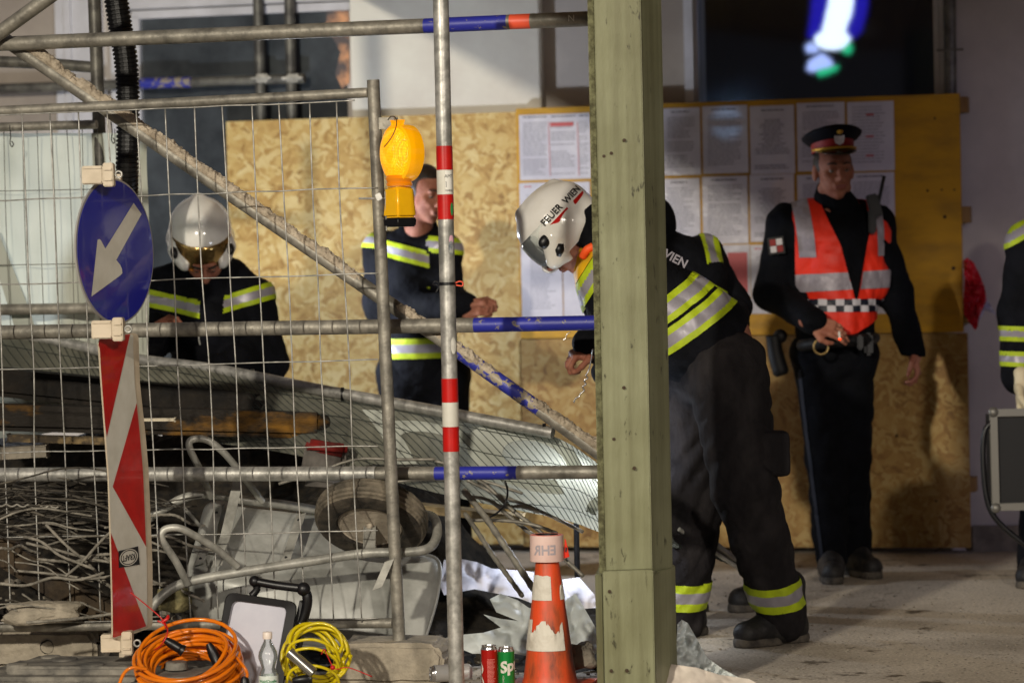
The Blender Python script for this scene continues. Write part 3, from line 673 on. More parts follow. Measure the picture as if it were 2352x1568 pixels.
def build_post():
    d = 8.75; s = FPX / d
    t = thing('timber_post', 'olive green painted timber post with boxed plinth in the foreground', 'post', P(1460, 1568, d)); t.location.z = 0
    def pt(x, y, dd): return P(x, y, dd)
    # section corners in picture x at a given y, leaning with the picture's roll
    def ring(y, xs, ds):
        sh = (y - 800) * .0219
        return [P(x + sh, y, dd) for x, dd in zip(xs, ds)]
    def col(name, y0, y1, xs, ds, mt, bev=.003):
        bm = bmesh.new(); a = ring(y0, xs, ds); b = ring(y1, xs, ds)
        z0 = sum(p.z for p in a) / len(a); z1 = sum(p.z for p in b) / len(b)
        xy = [((a[i] + b[i]) / 2).xy for i in range(len(a))]
        va = [bm.verts.new((q.x, q.y, z0)) for q in xy]; vb = [bm.verts.new((q.x, q.y, z1)) for q in xy]; k = len(va)
        bm.faces.new(va); bm.faces.new(vb[::-1])
        for i in range(k): bm.faces.new((va[i], va[(i + 1) % k], vb[(i + 1) % k], vb[i]))
        bmesh.ops.recalc_face_normals(bm, faces=bm.faces[:]); bmesh.ops.bevel(bm, geom=bm.edges[:], offset=bev, segments=2, affect='EDGES')
        bm.verts.index_update(); o = from_data(name, [v.co.copy() for v in bm.verts], [tuple(x.index for x in f.verts) for f in bm.faces], mt, t, smooth=False); bm.free(); return o
    # x at y=800
    col('side_board', -420, 1380, (1366, 1382, 1392, 1376), (8.66, 8.65, 8.83, 8.84), M_POSTE)
    col('front_board', -420, 1420, (1381, 1488, 1492, 1386), (8.60, 8.62, 8.66, 8.64), M_POST)
    col('core', -420, 1440, (1385, 1488.5, 1536, 1430), (8.648, 8.64, 8.80, 8.86), M_POST)
    col('plinth_board', 1308, 1700, (1372, 1488, 1494, 1378), (8.56, 8.58, 8.625, 8.60), M_POST)
    col('plinth_board', 1306, 1700, (1489.5, 1540, 1532, 1484), (8.585, 8.83, 8.85, 8.63), M_POST)
    col('plinth_board', 1310, 1700, (1355, 1371, 1380, 1364), (8.62, 8.575, 8.83, 8.86), M_POST)
    for x, y in ((1434, 322), (1387, 359), (1404, 352), (1400, 1358), (1404, 1540), (1440, 1540), (1457, 1075), (1410, 1008), (1433, 890)):
        m = MB(); p = P(x + (y - 800) * .0, y, 8.55); v = (p - CAMP); 
        for dd in (8.60,) if y < 1300 else (8.553,): p = P(x, y, dd + .004)
        m.lathe(p + Vector((0, .01, 0)), (0, -1, 0), [(.0055, 0), (.005, .012), (.002, .0125)], 12); m.build('nail_hole', mat('rusty_nail', '#3a2a18', .7), t, auto=40)
build_post()
# ================================================================== FENCES
CF = 9.22
def build_fence():
    t = thing('mesh_fence_panel', 'galvanised mesh fence panel standing in concrete feet, end post beside the yellow lamp', 'fence', U(905, 1475, CF))
    m = MB(); m.tube([U(857, 184, CF), U(886, 830, CF), U(918, 1490, CF)], .0205, 20); m.build('end_post', M_GALVD, t, auto=40)
    m = MB(); m.tube([U(-60, 258, CF), U(400, 236, CF), U(845, 213, CF)], .0165, 18); m.build('top_rail', M_GALVD, t, auto=40)
    m = MB(); m.tube([U(-60, 1441, CF), U(400, 1434, CF), U(902, 1430, CF)], .0165, 18); m.build('bottom_rail', M_GALVD, t, auto=40)
    m = MB(); rnd = random.Random(2); cw = CF - .018
    bot = [(-60, -56), (-17, 15), (51, 91 - 6)]  # placeholder, replaced below
    tops = [-83, -17, 49, 116, 181, 247, 313, 379, 445, 511, 577, 642, 710, 772]
    for i, xt in enumerate(tops):
        yt = 262 - (xt / 845) * 33
        pts = []
        for k, y in enumerate((yt, 460, 650, 848, 1035, 1228, 1428)):
            x = xt + (y - 250) * (.049 if i > 5 else .034 + .002 * i); x += rnd.uniform(-2.2, 2.2)
            if i == 2 and k == 3: x += 6
            if i == 5 and k in (5, 6): x += (4 if k == 5 else -16)
            if i == 8 and k in (3, 4): x += 5
            pts.append(U(x, y, cw))
        m.tube(curve(pts, 4), .0025, 7)
    for (y0, y1) in ((463, 431), (656, 628), (850, 826), (1040, 1024), (1236, 1218), (1430, 1420), (268, 231)):
        x1 = 868 if y0 != 268 else 815
        pts = [U(-60 + (x1 + 60) * k / 12, y0 + (y1 - y0) * k / 12 + rnd.uniform(-1.3, 1.3), cw - .004) for k in range(13)]
        m.tube(curve(pts, 3), .0023, 7)
    m.build('wire_mesh', M_GALV, t, smooth=True)
    m = MB(); q = U(868, 284, CF - .02); m.box(q + EU * .035, EU * .032, EN * .003, EZ * .019, bev=.001); m.build('hook_bracket', M_GALVD, t)
    # concrete feet
    rnd = random.Random(1)
    def foot(px0, px1, pytop, pybot, c, lab, holes):
        bm = bmesh.new(); a = U(px0, pybot, c); b = U(px1, pybot, c); L = (b - a).dot(EU); H = U((px0 + px1) / 2, pytop, c).z
        prof = [(0, 0), (L, 0), (L, H * .72), (L * .94, H), (L * .06, H), (0, H * .8)]
        D = .22; n = len(prof); org = Vector((a.x, a.y, 0)); V = [org + EU * x + EZ * z for x, z in prof] + [org + EU * (x - (.03 if z > H * .9 else 0)) + EN * D + EZ * z for x, z in prof]
        vs = [bm.verts.new(v) for v in V]; bm.faces.new(vs[:n]); bm.faces.new(vs[n:][::-1])
        for i in range(n): bm.faces.new((vs[i], vs[n + i], vs[n + (i + 1) % n], vs[(i + 1) % n]))
        bmesh.ops.recalc_face_normals(bm, faces=bm.faces[:]); bmesh.ops.bevel(bm, geom=bm.edges[:], offset=.014, segments=3, affect='EDGES')
        bmesh.ops.triangulate(bm, faces=bm.faces[:])
        for _ in range(3): bmesh.ops.subdivide_edges(bm, edges=[e for e in bm.edges if e.calc_length() > .03], cuts=1, use_grid_fill=True)
        for v in bm.verts:
            nn = mnoise.noise_vector(v.co * 14) * .006 + mnoise.noise_vector(v.co * 45) * .003
            if v.co.z > .005: v.co += nn
        bm.verts.index_update(); o = from_data('concrete_foot', [v.co.copy() for v in bm.verts], [tuple(x.index for x in f.verts) for f in bm.faces], M_CONC, None, smooth=False, label=lab, cat='fence foot', group='concrete fence feet'); bm.free()
        for (x, y, rr) in holes:
            m = MB(); p = U(x, y, c - .004); m.lathe(p, EN, [(rr, 0), (rr, .004), (rr * .8, .006), (.001, .006)], 18, caps=False); m.build('hole', M_BLACKF, o, smooth=True)
    foot(-70, 222, 1448, 1556, 9.37, 'pale concrete fence foot with two round holes at lower left', ((107, 1485, .024), (97, 1538, .022)))
    foot(768, 1018, 1478, 1560, 9.12, 'brown grey concrete fence foot carrying the end post beside the silver can', ())
build_fence()

def build_second_fence():
    c = 10.35
    t = thing('banner_fence', 'rear mesh fence hung with a pale green banner at left edge', 'fence', U(150, 800, c))
    m = MB(); W = 26; Hh = 18; V = []; F = []
    for j in range(Hh + 1):
        for i in range(W + 1):
            x = -80 + 420 * i / W; y = 306 + 520 * j / Hh; p = U(x, y, c + .03); p += EN * (.012 * math.sin(i * .9 + j * .3) + .02 * mnoise.noise(Vector((i * .3, j * .25, 0)))); V.append(p)
    for j in range(Hh):
        for i in range(W): F.append((j * (W + 1) + i, j * (W + 1) + i + 1, (j + 1) * (W + 1) + i + 1, (j + 1) * (W + 1) + i))
    bn = from_data('banner', V, F, mat('backlit_green_banner', '#cdd1c3', .5, 0, '#bdc2b2', 3, translucent=.4), t)  # paler than the fallen banner: light from behind is put into its colour
    m = MB(); m.prism([U(-60, 500, c), U(-5, 530, c), U(60, 690, c), U(98, 800, c), U(72, 800, c), U(40, 770, c), U(0, 640, c), U(-60, 520, c)], -EN, .004); m.build('white_stripe', M_TARPW, bn)
    m = MB(); rnd = random.Random(8)
    for i in range(11):
        x = -60 + i * 36 + rnd.uniform(-4, 4); m.tube(curve([U(x, 296, c - .02), U(x + 8 + rnd.uniform(-5, 5), 520, c - .02), U(x + 18, 800, c - .02)], 4), .0016, 6)
    for y in (440, 610, 760): m.tube([U(-60, y, c - .02), U(215, y - 5, c - .02)], .0016, 6)
    m.build('wire_mesh', M_STEELR, t, smooth=True)
    for x, y in ((22, 300), (165 + 90, 292)):
        m = MB(); p = U(x, y, 10.25); m.tube(curve([p + EZ * .02, p - EZ * .02 + EU * .004, p - EZ * .045, p - EZ * .06 + EU * .008, p - EZ * .05 + EU * .014, p - EZ * .04 + EU * .006], 5), .0022, 6); m.build('hook', M_BLACK, t, smooth=True)
build_second_fence()

def hose():
    pts = [P(230, -420, 10.2), P(244, -200, 10.2), P(262, -40, 10.2), P(276, 60, 10.2), P(288, 130, 10.2), P(293, 200, 10.2), P(294, 300, 10.2), P(292, 380, 10.2), P(291, 450, 10.25), P(288, 520, 10.4), P(290, 640, 10.6)]
    c = curve(pts, 14); out = []; rs = []
    L = 0; m = MB(); dense = []
    for i in range(len(c) - 1):
        for k in range(5): dense.append(c[i].lerp(c[i + 1], k / 5))
    acc = 0
    for i, p in enumerate(dense):
        if i: acc += (p - dense[i - 1]).length
        ph = (acc / .0155) % 1; q = (acc * FPX / 10.2) / 760
        rs.append((.047 - .006 * min(q, 1)) - (.0052 if ph < .38 else 0))
    m.tube(dense, rs, 18); m.build('corrugated_hose', mat('hose_black', '#101010', .35, bump=.05), None, smooth=False, label='thick black corrugated hose hanging behind the blue sign', cat='hose')
hose()

# ================================================================== SIGN WITH BEACON BLADE
def build_sign():
    t = thing('traffic_beacon', 'red and white striped beacon blade topped by round blue keep left arrow sign', 'traffic sign', P(285, 1540, 9.05)); t.location.z = 0
    yaw = R(66)
    # sign plane axes: right side away from camera
    def frame(cx, cy, d, lean):
        o = P(cx, cy, d); X = Vector((math.cos(yaw), math.sin(yaw), 0)); Z = Vector((math.sin(lean), 0, math.cos(lean))); X = (X - Z * X.dot(Z)).normalized(); Nn = Z.cross(X).normalized() * -1
        if Nn.y > 0: Nn = -Nn
        return o, X, Z, Nn
    o, X, Z, Nn = frame(264, 577, 9.0, R(-1.2))
    rr = .2275
    m = MB(); m.lathe(o - Nn * .004, Nn, [(rr, 0), (rr, .006), (rr - .006, .006)], 64); d = m.build('sign_disc', [mat('sign_rim_grey', '#a8a5a0', .4, .3)], t, auto=40)
    m = MB(); m.lathe(o + Nn * .003, Nn, [(rr - .007, 0), (rr - .007, .0012)], 64); face = m.build('blue_face', mat('sign_blue', '#141a8c', .16, 0, '#1a1f96', 3, coat=.8), d, auto=40)
    # arrow pointing to lower left, in disc coordinates (x right on disc, z up), unit = rr
    def A(x, z): return o + X * (x * rr) + Z * (z * rr) + Nn * .0052
    # picture points measured: shaft end (305,467)(325,492); neck (246,562)(268,590); head (232,550) (285,640) tip (210,682)
    def pix(px, py):
        v = ray(px, py); tt = (o + Nn * .0052 - CAMP).dot(Nn) / v.dot(Nn); return CAMP + v * tt
    poly = [(307, 466), (325, 492), (267, 597), (276, 608), (280, 617), (281, 627), (277, 632), (210, 681), (224, 551), (228, 549), (232, 552), (242, 571)]
    pp = [pix(*q) for q in poly]
    bm = bmesh.new(); f = bm.faces.new([bm.verts.new(p) for p in pp]); bmesh.ops.triangulate(bm, faces=[f]); bm.verts.index_update()
    from_data('arrow', [v.co.copy() for v in bm.verts], [tuple(x.index for x in f.verts) for f in bm.faces], M_WHITE, face, smooth=False); bm.free()
    # post behind
    m = MB(); m.box((P(222, 400, 9.06) + P(248, 1560, 9.06)) / 2 + Vector((.05, .06, 0)), Vector((.02, 0, 0)), Vector((0, .02, 0)), (P(222, 400, 9.06) - P(250, 1560, 9.06)) / 2); m.build('post', M_CONC if 0 else mat('cream_plastic', '#c9bba4', .45, 0, '#b5a78f', 12), t)
    cream = MATS['cream_plastic']
    # clamps
    def clamp(x, y, d):
        m = MB(); q = P(x, y, d); X2 = Vector((1, 0, 0)); 
        m.box(q + X2 * -.035, X2 * .032, Vector((0, .02, 0)), EZ * .028, bev=.003); m.box(q + X2 * .014, X2 * .016, Vector((0, .026, 0)), EZ * .036, bev=.003)
        for s in (-1, 1): m.box(q + X2 * .014 + EZ * .016 * s + Vector((0, -.028, 0)), X2 * .012, Vector((0, .004, 0)), EZ * .003, bev=.001); m.box(q + X2 * -.035 + EZ * .022 * s + Vector((0, -.021, 0)), X2 * .028, Vector((0, .003, 0)), EZ * .003)
        cl = m.build('clamp', cream, t, auto=30)
        m = MB(); rg = [q + Vector((.046, -.02, 0)) + Vector((math.cos(a) * .010, 0, math.sin(a) * .010)) for a in [2 * math.pi * i / 12 for i in range(12)]]; m.tube(rg, .0035, 7, closed=True); m.build('eye_bolt', M_GALV, cl, smooth=True)
    clamp(240, 402, 8.86); clamp(262, 756, 8.86); clamp(283, 1475, 8.92)
    # blade: traced outline in the tilted blade plane, folded slightly along the middle
    b0, X, Z, Nb = frame(292, 1110, 8.98, R(-1.8))
    def bl(px, py, off=0.0):
        n2 = Nb; v = ray(px, py); tt = (b0 + n2 * off - CAMP).dot(n2) / v.dot(n2); return CAMP + v * tt
    outl = [(224, 790), (228, 778), (236, 773), (300, 765), (306, 768), (309, 776), (312, 880), (325, 1000), (332, 1080), (337, 1200), (341, 1300), (341, 1430), (338, 1440), (262, 1468), (256, 1464), (255, 1380), (252, 1260), (247, 1100), (238, 980), (229, 860)]
    m = MB(); m.prism([bl(*q, -.016) for q in outl], Nb, .015, 0); m.build('blade', cream, t)
    def lx(y): return np.interp(y, [773, 860, 980, 1100, 1260, 1380, 1468], [226, 231, 240, 249, 254, 257, 258]) + 1.5
    def rx(y): return np.interp(y, [765, 880, 1000, 1080, 1200, 1300, 1440], [306, 311, 323, 330, 335, 339, 340]) - 1.5
    def poly_px(pl, mt, nm, off=.0012):
        bm = bmesh.new(); f = bm.faces.new([bm.verts.new(bl(x, y, off)) for x, y in pl]); bmesh.ops.triangulate(bm, faces=[f]); bm.verts.index_update()
        r_ = from_data(nm, [v.co.copy() for v in bm.verts], [tuple(x.index for x in f.verts) for f in bm.faces], mt, bladeo, smooth=False); bm.free(); return r_
    bladeo = [c for c in bpy.data.objects if c.parent == t and c.name.startswith('blade')][0]
    def edge(side, ya, yb, n=6): return [((lx if side < 0 else rx)(ya + (yb - ya) * k / n), ya + (yb - ya) * k / n) for k in range(n + 1)]
    poly_px([(226, 792), (229, 779), (237, 775), (299, 767)] + [(lx(1005) + 2, 1003)] + edge(-1, 1003, 800)[1:], M_RED, 'red_stripe')
    poly_px([(300, 767.5), (304, 769), (306.5, 775)] + edge(1, 790, 925) + [(259, 1112)] + edge(-1, 1060, 1010), M_WHITE, 'white_stripe') if 0 else None
    white = poly_px([(227, 792), (230, 779), (237, 775), (299, 767), (305, 769), (307, 776)] + edge(1, 790, 1430, 14) + [(337, 1438), (263, 1465), (258, 1463)] + edge(-1, 1455, 800, 14), M_WHITE, 'white_face', off=.0004)
    poly_px(edge(1, 925, 1255, 10) + [(259, 1117)], M_RED, 'red_stripe')
    poly_px(edge(-1, 1222, 1455, 6) + [(259, 1462), (263, 1463.5), (336, 1437)], M_RED, 'red_stripe')
    # worn sticker reading KRAFT, upside down
    sc_c = (296, 1279)
    def sp(x, z): return bl(sc_c[0], sc_c[1], .002) + X * x + Z * z
    m = MB(); m.add([sp(-.062, -.026), sp(.062, -.030), sp(.058, .028), sp(-.058, .026)], [(0, 1, 2, 3)]); st = m.build('sticker', mat('black_sticker', '#16161a', .4), bladeo)
    def ringz(r1, r2, off, mt, nm):
        k = 28; m = MB(); V = [bl(sc_c[0], sc_c[1], off) + X * (.055 * rr_ * math.cos(a)) + Z * (.026 * rr_ * math.sin(a)) for rr_ in (r1, r2) for a in [2 * math.pi * i / k for i in range(k)]]
        m.add(V, [(i, (i + 1) % k, k + (i + 1) % k, k + i) for i in range(k)]); m.build(nm, mt, st)
    ringz(.98, .88, .0025, M_WHITE, 'white_ring'); ringz(.78, .01, .0025, M_WHITE, 'white_oval')
    text_on('lettering', 'KRAFT', .030, lambda x, z: bl(sc_c[0], sc_c[1], .003) - X * x * .85 - Z * z * .85, M_BLACKF, st, bold=.0008)
    # base plate of recycled plastic
    g = thing('beacon_base', 'flat dusty grey recycled plastic base plate under the striped beacon', 'base plate', P(230, 1560, 9.0)); g.location.z = 0
    m = MB(); c = G(235, 1640, 0); c = Vector((P(235, 1560, 9.0).x, 9.02, .05)); m.box(c, Vector((.36, -.06, 0)), Vector((.05, .19, 0)), Vector((0, 0, .05)), bev=.014)
    m.box(c + Vector((-.03, 0, .058)), Vector((.23, -.04, 0)), Vector((.03, .12, 0)), Vector((0, 0, .016)), bev=.008); m.build('plate', mat('grey_recycled_plastic', '#4c4a46', .75, 0, '#8a857a', 9, bump=.4), g, auto=40)
    for dx, dy, rr in ((-.26, -.05, .03), (-.13, .05, .04), (.12, .03, .03), (.24, -.08, .03), (-.02, -.08, .035), (-.18, .11, .03)):
        m = MB(); m.lathe(c + Vector((dx, dy, .055)), EZ, [(rr * 1.2, 0), (rr * 1.1, .022), (rr, .024), (rr * .5, .024)], 16); m.build('stud', MATS['grey_recycled_plastic'], g, auto=40)
build_sign()

# ================================================================== WARNING LAMP
def build_warning_lamp():
    d = 9.12
    t = thing('warning_lamp', 'glowing amber warning lamp with yellow battery box on the fence post', 'lamp', P(920, 522, d))
    yaw = R(-52); X = Vector((math.cos(yaw), math.sin(yaw), 0)); Yn = Vector((math.sin(yaw), -math.cos(yaw), 0))   # Yn faces camera, turned left
    o = P(919, 352, d); rr = .098 * .90
    body = mat('amber_lens', '#e89a06', .12, 0, trans=.0, coat=.7, emis='#ffae00', estr=.5)
    lens = node_mat('amber_lens_ribbed', lens_fn)
    m = MB(); V = []
    a2 = Vector((0, 0, 1))
    def ell(r_, dep, n=40): return [o + X * (math.cos(a) * r_ * .95) + a2 * (math.sin(a) * r_ * 1.04) + Yn * dep for a in [2 * math.pi * i / n for i in range(n)]]
    rings = [ell(rr * .98, -.035), ell(rr, -.02), ell(rr, .018), ell(rr * .93, .022), ell(rr * .91, .018), ell(rr * .86, .018), ell(rr * .82, .030), ell(rr * .6, .042), ell(rr * .3, .048), ell(rr * .02, .050)]
    k = 40
    for R_ in rings: V += R_
    F = [(i * k + j, i * k + (j + 1) % k, (i + 1) * k + (j + 1) % k, (i + 1) * k + j) for i in range(len(rings) - 1) for j in range(k)] + [tuple(range(k))[::-1]]
    m.add(V, F, [1 if 5 <= i < 9 else 0 for i in range(len(rings) - 1) for j in range(k)] + [0]); m.build('lens', [body, lens], t, auto=50)
    m = MB()
    top = P(913, 286, d); m.box(top, X * .013, Yn * .012, EZ * .010, bev=.004); m.build('lens_ear', body, t, auto=40)
    m = MB(); nb = P(917, 419, d); m.lathe(nb - EZ * .012, EZ, [(.040, 0), (.042, .008), (.038, .012), (.044, .024), (.038, .034)], 24); m.build('neck', mat('amber_neck', '#c9780a', .25, 0, coat=.5, emis='#ff8a00', estr=.25), t, auto=40)
    # battery box, tapered
    def quad(y, wx, wy): q = P(917 + (y - 430) * .02, y, d); return [q + X * sx * wx + Yn * sy * wy for sx, sy in ((-1, -1), (1, -1), (1, 1), (-1, 1))]
    def frus(name, lv, mt, bev):
        bm = bmesh.new(); L_ = [[bm.verts.new(v) for v in quad(*q)] for q in lv]
        for i in range(len(L_) - 1):
            for j in range(4): bm.faces.new((L_[i][j], L_[i][(j + 1) % 4], L_[i + 1][(j + 1) % 4], L_[i + 1][j]))
        bm.faces.new(L_[0][::-1]); bm.faces.new(L_[-1]); bmesh.ops.recalc_face_normals(bm, faces=bm.faces[:]); bmesh.ops.bevel(bm, geom=bm.edges[:], offset=bev, segments=3, affect='EDGES'); bm.verts.index_update()
        r_ = from_data(name, [v.co.copy() for v in bm.verts], [tuple(x.index for x in f.verts) for f in bm.faces], mt, t); r_.data.set_sharp_from_angle(angle=R(40)); bm.free()
    frus('battery_box', [(429, .034, .033), (500, .041, .038)], mat('lamp_yellow', '#f0b608', .28, 0, '#e6ac08', 8, coat=.3), .007)
    frus('black_base', [(500.5, .041, .038), (521, .038, .036)], M_BLACK, .004)
    # hanger and cord
    m = MB(); h = P(905, 266, d); m.tube([top, P(903, 268, d), P(909, 270, d), top + X * .01], .0022, 6); m.build('wire_hanger', M_GALV, t, smooth=True)
    m = MB(); m.tube(curve([P(891, 276, d - .02), P(898, 268, d - .03), P(908, 270, d - .03), P(911, 284, d - .05), P(905, 305, d - .06), P(893, 325, d - .06), P(882, 338, d - .05)], 6), .0016, 6); m.build('black_cord', M_BLACK, t, smooth=True)
    m = MB(); q = P(868, 456, d - .03); m.tube([P(824, 456, d), P(885, 456, d)], .0035, 8); m.box(P(870, 452, d - .02), Vector((.008, 0, .004)), Vector((0, .006, 0)), Vector((-.004, 0, .01)), bev=.002); m.tube([P(884, 440, d), P(888, 530, d)], .0022, 8); m.build('bolt_clamp', M_GALV, t, auto=40)
def lens_fn(nt, N, L, b):
    tc = N.new('ShaderNodeTexCoord'); wv = N.new('ShaderNodeTexVoronoi'); wv.inputs['Scale'].default_value = 210; wv.inputs['Randomness'].default_value = .15; L.new(tc.outputs['Object'], wv.inputs['Vector'])
    n = N.new('ShaderNodeTexNoise'); n.inputs['Scale'].default_value = 24; L.new(tc.outputs['Object'], n.inputs['Vector'])
    ad = N.new('ShaderNodeMath'); ad.operation = 'ADD'; L.new(wv.outputs['Distance'], ad.inputs[0]); L.new(n.outputs['Fac'], ad.inputs[1])
    r = N.new('ShaderNodeValToRGB'); r.color_ramp.elements[0].position = .55; r.color_ramp.elements[1].position = 1.0
    r.color_ramp.elements[0].color = (1.0, .66, .03, 1); r.color_ramp.elements[1].color = (.80, .30, .0, 1); L.new(ad.outputs[0], r.inputs[0])
    L.new(r.outputs[0], b.inputs['Base Color']); L.new(r.outputs[0], b.inputs['Emission Color']); b.inputs['Emission Strength'].default_value = 1.0; b.inputs['Roughness'].default_value = .12
    bp = N.new('ShaderNodeBump'); bp.inputs['Strength'].default_value = .8; bp.inputs['Distance'].default_value = .004; L.new(wv.outputs['Distance'], bp.inputs['Height']); L.new(bp.outputs[0], b.inputs['Normal'])
build_warning_lamp()

# ================================================================== FALLEN BANNER FENCE
def build_fallen():
    t = thing('fallen_fence', 'collapsed mesh fence with pale green lettered banner sagging across the rubble', 'fence', P(900, 1250, 10)); t.location.z = 0
    up = curve([P(-80, 748, 10.9), P(150, 790, 10.8), P(310, 827, 10.65), P(500, 852, 10.5), P(720, 895, 10.3), P(1000, 945, 10.1), P(1262, 990, 9.95), P(1400, 1090, 9.95), P(1550, 1200, 10.2), P(1705, 1300, 10.4)], 6)
    lo = curve([P(-80, 1010, 10.7), P(150, 985, 10.5), P(300, 975, 10.4), P(500, 1010, 10.3), P(720, 1060, 10.1), P(1000, 1120, 9.95), P(1262, 1190, 9.85), P(1400, 1222, 9.9), P(1550, 1262, 10.15), P(1700, 1306, 10.36)], 6)
    n = len(up); W = 14; V = []; F = []
    def pt(i, j, off=0.0):
        s = j / W; p = up[i].lerp(lo[i], s); q = i / n
        p = p + Vector((0, -1, 0)) * (.10 * math.sin(s * math.pi) * (1 - q) + .05 * math.sin(s * math.pi * 1.5 + q * 5)) + Vector((0, 0, .012 * math.sin(q * 26 + s * 3)))
        return p + Vector((0, -off, 0))
    V = [pt(i, j) for i in range(n) for j in range(W + 1)]
    F = [(i * (W + 1) + j, i * (W + 1) + j + 1, (i + 1) * (W + 1) + j + 1, (i + 1) * (W + 1) + j) for i in range(n - 1) for j in range(W)]
    bn = from_data('banner', V, F, M_TARP, t)
    def at(q, s, off):  # continuous
        x = q * (n - 1); i = min(int(x), n - 2); y = s * W; j = min(int(y), W - 1); a = pt(i, j, off).lerp(pt(i + 1, j, off), x - i); b = pt(i, j + 1, off).lerp(pt(i + 1, j + 1, off), x - i); return a.lerp(b, y - j)
    # big white letter shapes (only a C-like curve and a stripe show)
    def stroke(pts, wd, nm):
        m = MB(); k = len(pts)
        V = []
        for i, (q, s) in enumerate(pts):
            q2, s2 = pts[min(i + 1, k - 1)]; q0, s0 = pts[max(i - 1, 0)]; dx = (q2 - q0) * 5; dy = (s2 - s0) * 1; l = math.hypot(dx, dy) + 1e-6; nx, ny = -dy / l, dx / l
            V += [at(min(max(q + nx * wd / 5, 0), 1), min(max(s + ny * wd, 0), 1), .006), at(min(max(q - nx * wd / 5, 0), 1), min(max(s - ny * wd, 0), 1), .006)]
        m.add(V, [(2 * i, 2 * i + 1, 2 * i + 3, 2 * i + 2) for i in range(k - 1)]); m.build(nm, M_TARPW, bn, smooth=True)
    arc = [(.655 + .055 * math.cos(a), .34 + .30 * math.sin(a)) for a in [R(60 + 12 * i) for i in range(26)]]
    stroke(arc, .085, 'white_letter'); stroke([(.50 + .035 * i / 10, .15 + .7 * i / 10) for i in range(11)], .05, 'white_letter'); stroke([(.56 + .05 * math.cos(a), .5 + .25 * math.sin(a)) for a in [R(200 + 10 * i) for i in range(16)]], .06, 'white_letter')
    for a, b_ in ((.76, .80), (.80, .84)): stroke([(a + .02 * math.sin(i * .5), .2 + .6 * i / 10) for i in range(11)], .05, 'white_letter')
    # mesh wires on the front
    m = MB()
    for k in range(100):
        q0 = k / 100; pts = [at(min(q0 + .10 * s, 1), s, .014) for s in [i / 10 for i in range(11)]]; m.tube(pts, .0013, 5)
    for s in (.1, .35, .62, .88): m.tube([at(q / 60, min(1, s + .04 * math.sin(q * .4)), .016) for q in range(61)], .0012, 5)
    m.build('wire_mesh', mat('dark_wire', '#3c423e', .5, .3), t, smooth=True)
    m = MB(); m.tube(curve([P(-80, 745, 10.85), P(150, 787, 10.75), P(310, 824, 10.6), P(500, 849, 10.45), P(720, 892, 10.25), P(1000, 943, 10.05), P(1270, 994, 9.88)], 5), .0205, 16); rl = m.build('top_rail', M_GALV, t, auto=40)
    for x, y, d in ((787 - 0, 905, 10.2), (1250, 988, 9.9), (580, 863, 10.4)):
        m = MB(); q = P(x, y, d); m.tube([q - Vector((.006, 0, 0)), q + Vector((.006, 0, 0))], .0245, 16); m.build('cable_tie', M_BLACK, rl, auto=40)
    # lower frame tube ends showing between the trousers
    m = MB(); m.tube([P(1480, 1125, 10.1), P(1712, 1308, 10.38)], .018, 12); m.tube([P(1560, 1215, 10.1), P(1700, 1306, 10.3)], .008, 10); m.build('side_rail', M_GALV, t, auto=40)
build_fallen()

